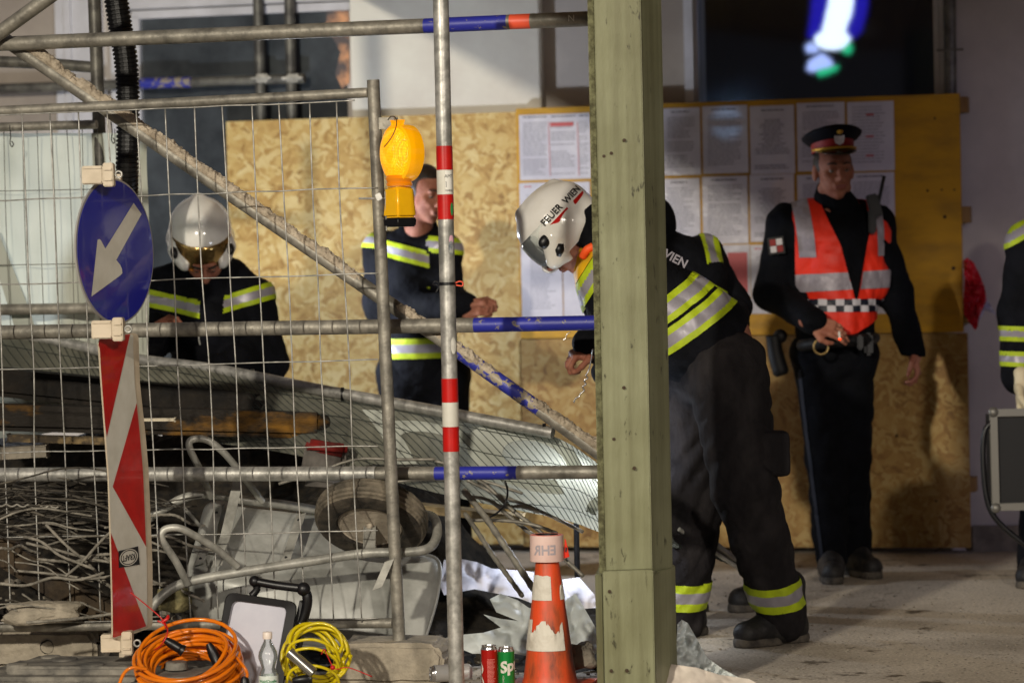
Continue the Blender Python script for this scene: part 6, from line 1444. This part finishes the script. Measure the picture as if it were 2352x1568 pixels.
# ---------------------------------------------------------------- A: bent firefighter, facing left
def person_bent():
    d = 10.0; p = lambda x, y, dd=d: P(x, y, dd)
    J = dict(pelvis=p(1632, 800), belly=p(1554, 752), chest=p(1440, 674), hem=p(1628, 790), neck=p(1362, 565), shL=p(1395, 640, 9.82), shR=p(1400, 625, 10.20),
             elL=p(1420, 800, 9.72), wrL=p(1356, 790, 9.62), elR=p(1440, 800, 10.3), wrR=p(1400, 850, 10.1),
             hipL=p(1668, 850, 9.92), hipR=p(1608, 850, 10.12), kneeL=p(1712, 1120, 9.86), kneeR=p(1592, 1150, 10.2), ankL=p(1796, 1420, 10.0), ankR=p(1560, 1425, 10.25), toeL=p(1690, 1450, 9.9), toeR=p(1450, 1450, 10.2))
    hands = [((J['wrL'] + Vector((.02, 0, -.005)), Vector((-.85, -.1, -.35)), Vector((.2, .3, -1))), dict(curl=1.15, thumb=1, curls=(1.2, 1.15, 1.1, 1.2)))]
    t, O = dressed('person', 'firefighter bending forward behind the green post in white helmet and striped jacket', J, hands, (p(1298, 546), (-.66, -.10, -.74), (-.74, -.05, .66)),
                   seed=2, amp=.014, leg=(.140, .108, .084), fr=34, tr=1.0, jr=1.06, torso=[cone(p(1470, 668), p(1585, 752), .145, .15)], hem=-.02, sleeve=(.085, .070, .056))
    V, F, jp = O['jacket']; ax = Vector((.56, .06, -.83)).normalized()
    for q in (.0, .092):
        bands(V, F, jp, [0, 1, 3, 9, 2], p(1576, 650, 9.8) + ax * q, ax, [.022, .036, .022], BM_, O['jo'])
    # shoulder: yellow patch with band
    a2 = Vector((.48, -.1, -.30)).normalized()
    a2 = Vector((.62, -.05, -.42)).normalized()
    bands(V, F, jp, [4, 3, 2, 0, 8], p(1322, 668) - a2 * .0, a2 * 1.0, [.018, .030, .018], BM_, O['jo'], clip=lambda c: c.y < 10.02 and c.x < J['shL'].x + .12)
    bands(V, F, jp, [4, 3, 2, 0, 8], p(1322, 668) - a2 * .062, a2 * 1.0, [.06], [0], O['jo'], mats=[mat('yellow_orange_patch', '#dca80a', .6)], name='yellow_yoke', clip=lambda c: c.y < 10.02 and c.x < J['shL'].x + .12)
    c0 = p(1345, 585, 9.9); m = MB(); m.tube(curve([p(1338, 590, 9.86), p(1348, 574, 9.84), p(1362, 566, 9.84)], 5), .014, 10); m.build('orange_collar', mat('orange_collar', '#e8551c', .6), O['jo'], smooth=True)
    # trouser bands
    V2, F2, tp = O['trousers']
    for s, i, y in (('L', 3, 1330), ('R', 5, 1332)):
        a = Vector(tp[i][1]); b = Vector(tp[i][2]); ax = (b - a).normalized(); q = (p(0, y).z - a.z) / (b.z - a.z); dd = a.y
        z0 = P(1780 if s == 'L' else 1565, y, a.lerp(b, q).y).z; q = (z0 - a.z) / (b.z - a.z)
        bands(V2, F2, tp, [i], a.lerp(b, q), Vector((ax.x * .35, ax.y, -1)), [.029, .038, .029], BM_, O['to'])
    V, F = blob([('b', T3(p(1772, 1040, 9.86)), (.055, .07, .075), None, .012)], .008, amp=.006, seed=9); from_data('cargo_pocket', V, F, M_TROUS, O['to'])
    back = lambda x, z: p(1546, 592, 9.80) + Vector((.80, .1, -.45)) * x + Vector((.45, -.1, .80)) * z
    text_on('back_lettering', 'WIEN', .045, back, M_SILV, O['jo'], bold=.001)
    # white dust patches
    # helmet
    o = p(1293, 531); sh, W, fr = helmet(o, (-.70, -.16, -.70), (-.70, 0, .71), t, 'clear', .96)
    Rt, Fw, Up = fr; side = -1 if (Rt.y > 0) else 1
    def deco(y, z, off=.004):  # point on the shell's side facing the camera
        r_ = .122; q = 1 - ((y + .01) / .152) ** 2 - ((z - .055) / .118) ** 2; x = r_ * math.sqrt(max(.02, q)) + off; return W(side * x, y, z)
    ang = R(0)
    def tx(sx, y0, z0, an): return lambda x, z: deco(y0 - sx * (x * math.cos(an) - z * math.sin(an)), z0 + x * math.sin(an) + z * math.cos(an), .0062)
    text_on('lettering', 'FEUER', .034, tx(1, .008, .070, 0), M_BLACKF, sh, bold=.0007, sub=2)
    text_on('lettering', 'WIEN', .034, tx(1, -.100, .068, 0), M_BLACKF, sh, bold=.0007, sub=2)
    for (y0, y1) in ((.052, -.042), (-.075, -.135)):
        m = MB(); k = 8; m.add([deco(y0 + (y1 - y0) * i / k - (.010 if zz_ > .04 else 0), zz_, .005) for zz_ in (.022, .050) for i in range(k + 1)], [(i, i + 1, k + 2 + i, k + 1 + i) for i in range(k)]); m.build('red_stripe', M_RED, sh, smooth=True)
    # letters on the back
    return t
person_bent()

# ---------------------------------------------------------------- C: firefighter at left, head bowed
def person_bowed():
    d = 11.3; p = lambda x, y, dd=d: P(x, y, dd)
    J = dict(pelvis=p(490, 960, 11.5), belly=p(488, 880, 11.45), chest=p(482, 745, 11.35), hem=p(490, 940, 11.5), neck=p(474, 642, 11.25), shL=p(575, 690, 11.38), shR=p(378, 672, 11.38),
             elL=p(608, 830, 11.35), wrL=p(500, 850, 11.1), elR=p(330, 800, 11.3), wrR=p(350, 752, 11.05), hipL=p(535, 960, 11.5), hipR=p(445, 960, 11.5), kneeL=p(545, 1180, 11.45), kneeR=p(430, 1180, 11.45), ankL=p(545, 1360, 11.5), ankR=p(430, 1360, 11.5), toeL=p(545, 1380, 11.3), toeR=p(430, 1380, 11.3))
    hands = [((J['wrR'] + Vector((0, .01, 0)), Vector((.5, -.5, .25)), Vector((.3, .2, -1))), dict(curl=1.0)), ((J['wrL'], Vector((-.7, -.4, -.3)), Vector((0, .2, -1))), dict(curl=.9, thumb=-1))]
    t, O = dressed('person', 'firefighter with bowed white helmet and gold visor behind the mesh fence at left', J, hands, (p(470, 588, 11.22), (.08, -.72, -.66), (.05, -.66, .72)), seed=12, amp=.012, jr=1.04, sleeve=(.090, .078, .06), torso=[cone(p(430, 640, 11.35), p(520, 640, 11.35), .085, .085)], hem=.05)
    face_bits(p(470, 590, 11.2), O['hfr'], O['bo'])
    V, F, jp = O['jacket']; up = Vector((0, .05, 1))
    for xs, y, tl in ((0, 708, -.25), (1, 712, .30)):
        nn = Vector((-tl * .9, 0, 1)).normalized(); cx = p(482, 0).x
        bands(V, F, jp, [0, 2, 3, 4, 6, 9], p(395 if xs == 0 else 560, 718 if xs == 0 else 706, 11.2), nn, BW, BM_, O['jo'], clip=(lambda c: c.x < cx - .06) if xs == 0 else (lambda c: c.x > cx + .03))
    helmet(p(462, 556, 11.25), (.14, -.80, -.58), (.05, -.58, .80), t, 'gold', 1.0)
    m = MB(); q = p(457, 780, 11.12); m.tube(curve([q + EZ * .02, q, q - EZ * .02 + EU * .005], 4), .003, 6); m.build('snap_hook', M_GALV, O['jo'], smooth=True)
    return t
person_bowed()

# ---------------------------------------------------------------- D: bareheaded firefighter standing in front of the OSB
def person_standing():
    d = 12.3; p = lambda x, y, dd=d: P(x, y, dd)
    J = dict(pelvis=p(970, 850), belly=p(962, 760), chest=p(955, 620), hem=p(966, 835), neck=p(968, 520), shL=p(1012, 575, 12.25), shR=p(880, 580, 12.35),
             elL=p(1030, 690, 12.2), wrL=p(1072, 700, 12.0), elR=p(872, 700, 12.3), wrR=p(1040, 705, 12.0), hipL=p(1010, 860), hipR=p(935, 860), kneeL=p(1025, 1080), kneeR=p(935, 1080), ankL=p(1040, 1285), ankR=p(930, 1285), toeL=p(1060, 1300, 12.1), toeR=p(940, 1300, 12.1))
    hands = [((J['wrL'] + Vector((0, 0, .0)), Vector((.9, -.3, .15)), Vector((.1, .3, -1))), dict(curl=1.1)), ((J['wrR'] + Vector((.035, 0, -.01)), Vector((.85, -.4, .1)), Vector((0, 1, -.2))), dict(curl=1.0, thumb=-1))]
    ho = p(978, 445, 12.2)
    t, O = dressed('person', 'bareheaded firefighter with short dark hair standing behind the yellow warning lamp', J, hands, (ho, (.60, -.76, -.20), (.05, -.10, 1)), seed=22, amp=.010, jr=.98, hem=.10, leg=(.12, .095, .085), tmat=M_CLOTH)
    face_bits(ho, O['hfr'], O['bo'])
    Rt, Fw, Up = O['hfr']; V, F = blob([('e', (0, -.016, .036), (.080, .095, .087), None)], .006, subs=[('b', (0, .10, -.01), (.2, .075, .085), None, .03), ('b', (0, .0, -.11), (.2, .3, .085), None, .01)], amp=.003, fr=120); from_data('hair', loc2w(V, ho, Rt, Fw, Up), F, M_HAIR, t)
    V, F, jp = O['jacket']
    bands(V, F, jp, [0, 1, 3], p(940, 825, 12.1), Vector((0, 0, 1)), [.024, .036, .024], BM_, O['jo'])
    bands(V, F, jp, [0, 2, 3, 9], p(940, 605, 12.1), Vector((.28, 0, 1)), BW, BM_, O['jo'], clip=lambda c: c.x < p(1000, 0).x)
    bands(V, F, jp, [4, 6], p(860, 570, 12.3), Vector((.1, 0, 1)), BW, BM_, O['jo'])
    bands(V, F, jp, [0, 1], p(957, 730, 12.1), Vector((1, 0, .03)), BW, BM_, O['jo'], clip=lambda c: c.y < 12.3 and p(0, 735).z < c.z < p(0, 680).z)
    return t
person_standing()

# ---------------------------------------------------------------- B: dark firefighter behind the bent one
def person_behind():
    d = 11.0; p = lambda x, y, dd=d: P(x, y, dd)
    J = dict(pelvis=p(1600, 840), belly=p(1590, 760), chest=p(1575, 640), hem=p(1600, 820), neck=p(1512, 560), shL=p(1480, 610, 10.85), shR=p(1614, 592, 11.1),
             elL=p(1470, 740, 10.8), wrL=p(1440, 820, 10.6), elR=p(1682, 700, 11.1), wrR=p(1690, 770, 10.8), hipL=p(1575, 860), hipR=p(1640, 860), kneeL=p(1580, 1060, 10.9), kneeR=p(1720, 1090), ankL=p(1572, 1350, 10.9), ankR=p(1760, 1330), toeL=p(1500, 1370, 10.8), toeR=p(1700, 1350, 10.9))
    hands = [((J['wrR'], Vector((-.5, -.5, -.6)), Vector((-1, 0, 0))), dict(curl=.7, size=.9))]
    t, O = dressed('person', 'dark jacketed firefighter mostly hidden behind the bent one, striped sleeve showing', J, hands, (p(1470, 520), (-.6, -.6, -.3), (-.2, -.1, 1)), seed=32, amp=.010, jr=.95, leg=(.10, .08, .07), tmat=M_CLOTH, tr=.9)
    V, F = blob([('e', T3(p(1487, 505)), (.105, .12, .095), None), ('c', T3(p(1500, 490)), T3(p(1512, 530)), .05, .06)], .008, k=.04); from_data('dark_hood', V, F, M_CLOTH, t)
    V, F, jp = O['jacket']; a = Vector(jp[6][1]); b = Vector(jp[6][2])
    bands(V, F, jp, [6, 2, 0, 3], p(1618, 590, 10.95), Vector((1, 0, .12)), BW, BM_, O['jo'], clip=lambda c: p(0, 640).z < c.z)
    bands(V, F, jp, [6, 7, 0], p(1610, 640, 11.0), Vector((-.55, 0, -1)), BW, BM_, O['jo'], clip=lambda c: c.y < 11.1 and c.x < p(1655, 0).x)
    return t
person_behind()

# ---------------------------------------------------------------- F: firefighter cut by the right edge
def person_edge():
    d = 11.6; p = lambda x, y, dd=d: P(x, y, dd)
    J = dict(pelvis=p(2450, 860), belly=p(2448, 780), chest=p(2445, 640), hem=p(2450, 850), neck=p(2445, 540), shL=p(2540, 590), shR=p(2365, 560),
             elL=p(2570, 720), wrL=p(2560, 830), elR=p(2340, 720), wrR=p(2338, 872, 11.5), hipL=p(2480, 870), hipR=p(2415, 870), kneeL=p(2490, 1090), kneeR=p(2400, 1090), ankL=p(2500, 1300), ankR=p(2378, 1300), toeL=p(2490, 1330, 11.4), toeR=p(2350, 1320, 11.4))
    t, O = dressed('person', 'firefighter cut off by the right picture edge, striped sleeve and cream glove', J, [], (p(2445, 470), (-.3, -.9, 0), (0, 0, 1)), seed=42, amp=.008, sleeve=(.088, .075, .068), tmat=M_CLOTH, leg=(.11, .085, .075))
    V, F, jp = O['jacket']
    for z in (755, 812): 
        bands(V, F, jp, [7], p(2338, z + 28, d), Vector((.05, 0, 1)), [.018, .024, .018], BM_, O['jo'])
    bands(V, F, jp, [6, 2], p(2360, 540, d), Vector((-.6, 0, 1)), BW, BM_, O['jo'])
    hv, hf = hand_mesh(p(2346, 880, 11.45), Vector((.05, -.1, -1)), Vector((.8, -.5, 0)), curl=.9, thumb=1, size=1.2, h=.005); from_data('glove', hv, hf, mat('cream_glove', '#b7a886', .7, 0, '#cfc3a4', 10), t)
    return t
person_edge()

# ---------------------------------------------------------------- E: policeman
def person_police():
    d = 12.0; p = lambda x, y, dd=d: P(x, y, dd)
    J = dict(pelvis=p(1918, 790), belly=p(1920, 720), chest=p(1918, 560), hem=p(1918, 765), neck=p(1912, 445, 12.02), shL=p(2006, 512, 12.02), shR=p(1806, 514, 12.02),
             elL=p(2056, 668, 12.05), wrL=p(2100, 815, 11.9), elR=p(1772, 672, 11.98), wrR=p(1872, 742, 11.72), hipL=p(1948, 815), hipR=p(1885, 815), kneeL=p(1952, 1050), kneeR=p(1900, 1050, 11.95), ankL=p(1962, 1268, 12.05), ankR=p(1908, 1275, 11.9), toeL=p(2010, 1290, 11.88), toeR=p(1915, 1300, 11.6))
    hands = [((J['wrR'] + Vector((-.01, 0, .0)), Vector((.80, -.2, -.25)), Vector((0.1, .75, -.45))), dict(curl=.55, thumb=-1, curls=(.35, .45, .6, .75), size=1.02)),
             ((J['wrL'] + Vector((0, 0, .01)), Vector((.12, -.25, -1)), Vector((-1, .15, -.1))), dict(curl=.75, thumb=-1, size=1.0))]
    ho = p(1915, 392, 11.93)
    t, O = dressed('person', 'policeman in peaked cap and orange vest holding a cigarette before the notices', J, hands, (ho, (.16, -.98, -.05), (-.03, -.05, 1)), seed=52, amp=.013, jr=.98, jmat=M_POLC, tmat=M_POLC, shr=.066, sleeve=(.078, .066, .054), leg=(.118, .088, .072), tr=.94, hem=-.02,
                   torso=[cone(p(1850, 540), p(1985, 540), .105, .105), cone(p(1860, 640), p(1985, 640), .10, .10)])
    face_bits(ho, O['hfr'], O['bo']); Rt, Fw, Up = O['hfr']; W = lambda x, y, z: ho + Rt * x + Fw * y + Up * z
    V, F = blob([('e', (0, -.018, .030), (.080, .093, .082), None)], .006, subs=[('b', (0, .10, -.01), (.2, .070, .10), None, .02), ('b', (0, 0, -.115), (.2, .3, .08), None, .01)]); from_data('hair', loc2w(V, ho, Rt, Fw, Up), F, M_HAIR, t)
    # high collar
    V, F = blob([cone(p(1925, 480, 11.99), p(1912, 452, 11.97), .088, .072)], .008, amp=.008, seed=5); from_data('collar', V, F, M_POLC, O['jo'])
    # vest: slightly inflated torso, cut to a front-open V
    jp = O['jacket'][2]; infl = .010
    vp = [(q[0], q[1], q[2], q[3] + infl, q[4] + infl) for q in (jp[0], jp[1], jp[3])] + [(q[0], q[1], q[2], q[3] + infl, q[4] + infl) for q in jp[9:11]] + [cone(p(1855, 516, 12.02), p(1972, 516, 12.02), .088, .088), cone(J['shR'].lerp(J['shL'], .14), J['shR'].lerp(J['shL'], .86), .078, .078)]
    V, F = blob(vp, .008, k=.045, amp=.013, seed=52, cut=[(T3(p(1920, 772)), (0, 0, -1))], fr=26)
    xl = p(1805, 0).x; xr = p(2040, 0).x; c = V[F].mean(1)
    def px_of(V):  # picture coordinates of points, used only to lay out the garment pattern
        q = V - np.array(CAMP); w_ = q @ np.array(_f); return 1176 + FPX * (q @ np.array(_r)) / w_, 784 - FPX * (q @ np.array(_u)) / w_
    X, Y = px_of(c); vl = np.interp(Y, [400, 480, 560, 680, 780], [1868, 1890, 1930, 1962, 1967]); vr = np.interp(Y, [400, 450, 520, 560, 680, 780], [1960, 1985, 2000, 1992, 1972, 1967])
    front = c[:, 1] < 12.02
    keep = ~(front & (X > vl) & (X < vr) & (Y < 690)) & (Y > 440) & ~((Y < 452 + 0) & front & False)
    arm = (X < np.interp(Y, [440, 520, 600, 700, 790], [1802, 1826, 1826, 1830, 1850])) | (X > np.interp(Y, [440, 500, 600, 700, 790], [2050, 2048, 2046, 2040, 2000]))
    keep &= ~arm; keep &= Y < np.interp(X, [1840, 1900, 1960, 2000, 2040], [738, 762, 770, 745, 712])
    # pattern by material: 0 orange, 1 silver, 2 checker handled as separate mesh
    Fk = F[keep]; Xk = X[keep]; Yk = Y[keep]; fk = front[keep]
    vmat = mat('orange_red_vest', '#d8280a', .6, 0, '#c02008', 8, bump=.5, bscale=18)
    V = smooth_edge(V, Fk, 14); used = np.unique(Fk); rm = -np.ones(len(V), int); rm[used] = np.arange(len(used)); ve = from_data('vest', V[used], rm[Fk], vmat, t); 
    def strip(poly_fn, nm, mt, off=.003):
        pass
    # reflective strips cut crisply from the vest surface
    def vstrip(org, ax, wd, clip, mats_, nm, cond=None, off=.0035, dirn=None):
        ax = Vector(ax).normalized(); bm = bmesh.new(); vs = {}; Vn = V
        for f in Fk:
            cc = Vector(Vn[f].mean(0)); tt = (cc - org).dot(ax)
            if -.03 < tt < wd + .03 and clip(cc):
                try: bm.faces.new([vs.setdefault(int(i), bm.verts.new(Vn[i])) if int(i) not in vs else vs[int(i)] for i in f])
                except ValueError: pass
        bmesh.ops.delete(bm, geom=[v for v in bm.verts if not v.link_faces], context='VERTS'); bm.normal_update()
        for c_ in (0, wd): bmesh.ops.bisect_plane(bm, geom=bm.verts[:] + bm.edges[:] + bm.faces[:], plane_co=org + ax * c_, plane_no=ax)
        if dirn is not None:
            for kk in range(-20, 21): bmesh.ops.bisect_plane(bm, geom=bm.verts[:] + bm.edges[:] + bm.faces[:], plane_co=org + Vector(dirn) * kk * .034, plane_no=Vector(dirn))
            bmesh.ops.bisect_plane(bm, geom=bm.verts[:] + bm.edges[:] + bm.faces[:], plane_co=org + ax * wd / 2, plane_no=ax)
        bmesh.ops.delete(bm, geom=[f for f in bm.faces if not 0 < (f.calc_center_median() - org).dot(ax) < wd], context='FACES'); bm.normal_update(); mi = []
        for f in bm.faces:
            q = f.calc_center_median() - org; mi.append((int(math.floor(q.dot(Vector(dirn)) / .034)) + int(q.dot(ax) / (wd / 2))) % 2 if dirn is not None else 0)
        for v in bm.verts: v.co += v.normal * off
        bm.verts.index_update()
        if bm.faces: from_data(nm, [v.co.copy() for v in bm.verts], [tuple(x.index for x in f.verts) for f in bm.faces], mats_, ve, mi)
        bm.free()
    fr_ = lambda c: True
    rs = mat('vest_silver', '#7d777f', .45, .1, '#928c94', 14, bump=.3)
    vstrip(p(1900, 668, 11.85), (-.03, 0, 1), .072, fr_, [rs], 'reflective_band')
    vstrip(p(1900, 716, 11.85), (0.02, 0, 1), .052, fr_, [mat('checker_white', '#b5b2b8', .5), mat('checker_navy', '#0c1020', .5)], 'checker_band', dirn=(1, 0, 0))
    zt = p(0, 632, 11.9).z
    vstrip(p(1836, 560, 11.85), (1, 0, .10), .066, lambda c: c.z > zt and c.y < 12.04, [rs], 'reflective_band')
    vstrip(p(2018, 560, 11.85), (1, 0, .03), .030, lambda c: c.z > zt and c.y < 12.04, [rs], 'reflective_band')
    # cap
    oc = W(0, -.005, .10); Fc = (Fw + Up * .10).normalized(); Uc = (Up - Fw * .10).normalized(); Wc = lambda x, y, z: oc + Rt * x + Fc * y + Uc * z
    cap = bpy.data.objects.new('peaked_cap', None); C.objects.link(cap); cap.parent = t; cap.location = oc - t.location
    def ringm(rows, n, mt, nm, close=True):
        m = MB(); Vv = []
        for (rx, ry, z, yo) in rows:
            for j in range(n): th = 2 * math.pi * j / n; fz = .5 + .5 * math.sin(th); Vv.append(Wc(rx * math.cos(th), ry * math.sin(th) + yo, z[0] * (1 - fz) + z[1] * fz))
        k = len(rows); m.add(Vv, [(i * n + j, i * n + (j + 1) % n, (i + 1) * n + (j + 1) % n, (i + 1) * n + j) for i in range(k - 1) for j in range(n)] + ([tuple((k - 1) * n + j for j in range(n))] if close else [])); return m.build(nm, mt, cap, smooth=True)
    navy = mat('cap_navy', '#060812', .8, 0, '#0b0d18', 20, spec=.2)
    ringm([(.086, .104, (-.03, -.022), 0), (.087, .105, (-.01, .012), 0), (.088, .106, (-.0, .028), 0)], 40, mat('cap_red_band', '#8e1310', .6), 'red_band', False)
    ringm([(.087, .105, (-.002, .024), 0), (.105, .125, (.004, .040), 0), (.120, .138, (.014, .060), .0), (.124, .140, (.020, .070), 0), (.112, .128, (.027, .079), 0), (.08, .09, (.032, .083), 0), (.03, .03, (.036, .080), 0)], 44, navy, 'crown')
    m = MB(); K = 24; Vv = []
    for i in range(5):
        q = i / 4
        for j in range(K + 1): a = math.pi * (.10 + .80 * j / K); Vv.append(Wc(math.cos(a) * (.087 + .004 * q), math.sin(a) * (.104 + .052 * q), -.020 - .030 * q * math.sin(a) ** 1.5))
    m.add(Vv, [(i * (K + 1) + j, i * (K + 1) + j + 1, (i + 1) * (K + 1) + j + 1, (i + 1) * (K + 1) + j) for i in range(4) for j in range(K)]); vo = m.build('peak', mat('patent_black', '#050506', .12, coat=.8), cap, smooth=True); md = vo.modifiers.new('t', 'SOLIDIFY'); md.thickness = .004
    m = MB(); m.tube([Wc(math.cos(a) * .092, math.sin(a) * .112, -.014) for a in [math.pi * (.06 + .88 * j / 20) for j in range(21)]], .0055, 8); m.build('gold_cord', mat('gold_cord', '#c79a3a', .35, .6), cap, smooth=True)
    m = MB(); c0 = Wc(0, .112, .018); sx, sz = .021, .022; o2 = [(-1, .8), (-.5, 1), (0, .85), (.5, 1), (1, .8), (1, 0), (.75, -.6), (0, -1.1), (-.75, -.6), (-1, 0)]; m.prism([c0 + Rt * x * sx + Uc * z * sz for x, z in o2], Fc, .004); m.build('badge', mat('badge_silver', '#c9c4b8', .3, .4, '#a9a498', 80), cap)
    m = MB(); m.lathe(Wc(0, .127, .052), Fc, [(.014, 0), (.012, .005), (.005, .008)], 18); m.ball(Wc(0, .136, .052), .004, 0, 8, 6); m.build('cockade', mat('gold_cord', '#c79a3a'), cap, smooth=True)
    # radio, belt kit, cigarette, patch
    m = MB(); q = p(2008, 472, 11.86); m.box(q, Vector((.024, 0, .004)), Vector((0, .018, 0)), Vector((-.012, 0, .046)), bev=.006); m.box(q - EZ * .065 + EU * -.01, Vector((.016, 0, 0)), Vector((0, .018, 0)), Vector((0, 0, .05)), bev=.006); m.tube([P(2018, 465, 11.86), P(2031, 404, 11.86)], .0075, 8); m.build('radio', M_BLACKF, t, auto=40, label='black radio with stub antenna clipped on the shoulder')
    m = MB(); m.tube(curve([p(1842, 794, 11.92), p(1865, 790, 11.85), p(1925, 784, 11.80), p(1985, 780, 11.86), p(2008, 776, 12.0)], 6), .026, 10); m.build('belt', M_BLACKF, t, smooth=True)
    m = MB(); m.tube(curve([p(1776, 770, 11.97), p(1782, 815, 11.96), p(1796, 862, 11.95)], 5), [.032] * 5 + [.034] * 5 + [.024], 12); m.ball(p(1792, 772, 11.97), .03); m.build('pistol_holster', M_BLACKF, t, smooth=True)
    m = MB(); m.box(p(1994, 790, 11.88), Vector((.018, 0, 0)), Vector((0, .025, 0)), Vector((0, 0, .046)), bev=.01); m.box(p(1975, 786, 11.80), Vector((.012, 0, 0)), Vector((0, .02, 0)), Vector((0, 0, .03)), bev=.006); m.build('belt_pouch', M_BLACK, t, auto=40)
    m = MB(); cc = p(1886, 796, 11.74); m.tube([cc + Vector((math.cos(a) * .030, 0, math.sin(a) * .031)) for a in [2 * math.pi * i / 24 for i in range(24)]], .0045, 8, closed=True); m.build('handcuff_ring', mat('brass_ring', '#8a7448', .35, .7), t, smooth=True)
    cg = p(1929, 778, 11.62); m = MB(); m.tube([cg + EZ * .030 - EU * .002, cg], .0042, 10); ci = m.build('cigarette', M_WHITE, None, auto=40, label='short white burning cigarette between the fingers of the policeman', cat='cigarette'); m = MB(); m.ball(cg - ci.location * 0, .0052, 0, 8, 6); m.build('ember', em('ember_glow', '#ff3a0c', 3.5), ci, smooth=True)
    V2, F2, jp2 = O['jacket']
    # arm patch with four quarters
    pc = p(1783, 564, 11.895); cl = [mat('patch_red', '#7c1512', .6), mat('patch_white', '#b7b3b5', .6), M_BLACKF]
    m = MB(); a_ = Vector((.026, -.004, .003)); b_ = Vector((-.003, -.002, .028))
    m.box(pc - Vector((0, -.004, 0)), a_ * 1.25, Vector((0, .003, 0)), b_ * 1.25, 2)
    for i, (sx_, sz_) in enumerate(((-1, 1), (1, 1), (1, -1), (-1, -1))): m.box(pc + a_ * .5 * sx_ + b_ * .5 * sz_ - Vector((0, .002, 0)), a_ * .46, Vector((0, .002, 0)), b_ * .46, i % 2)
    m.build('arm_patch', cl, t)
    # side seam stripe on the trousers
    V3, F3, tp = O['trousers']
    bands(V3, F3, tp, [2, 3, 4, 5], p(1852, 900, 12.0) + Vector((-.03, 0, 0)), Vector((1, 0, .09)), [.012], [0], O['to'], name='side_stripe', mats=[mat('stripe_navy', '#0e1322', .8)], clip=lambda c: c.x < p(1885, 0).x)
    return t
person_police()
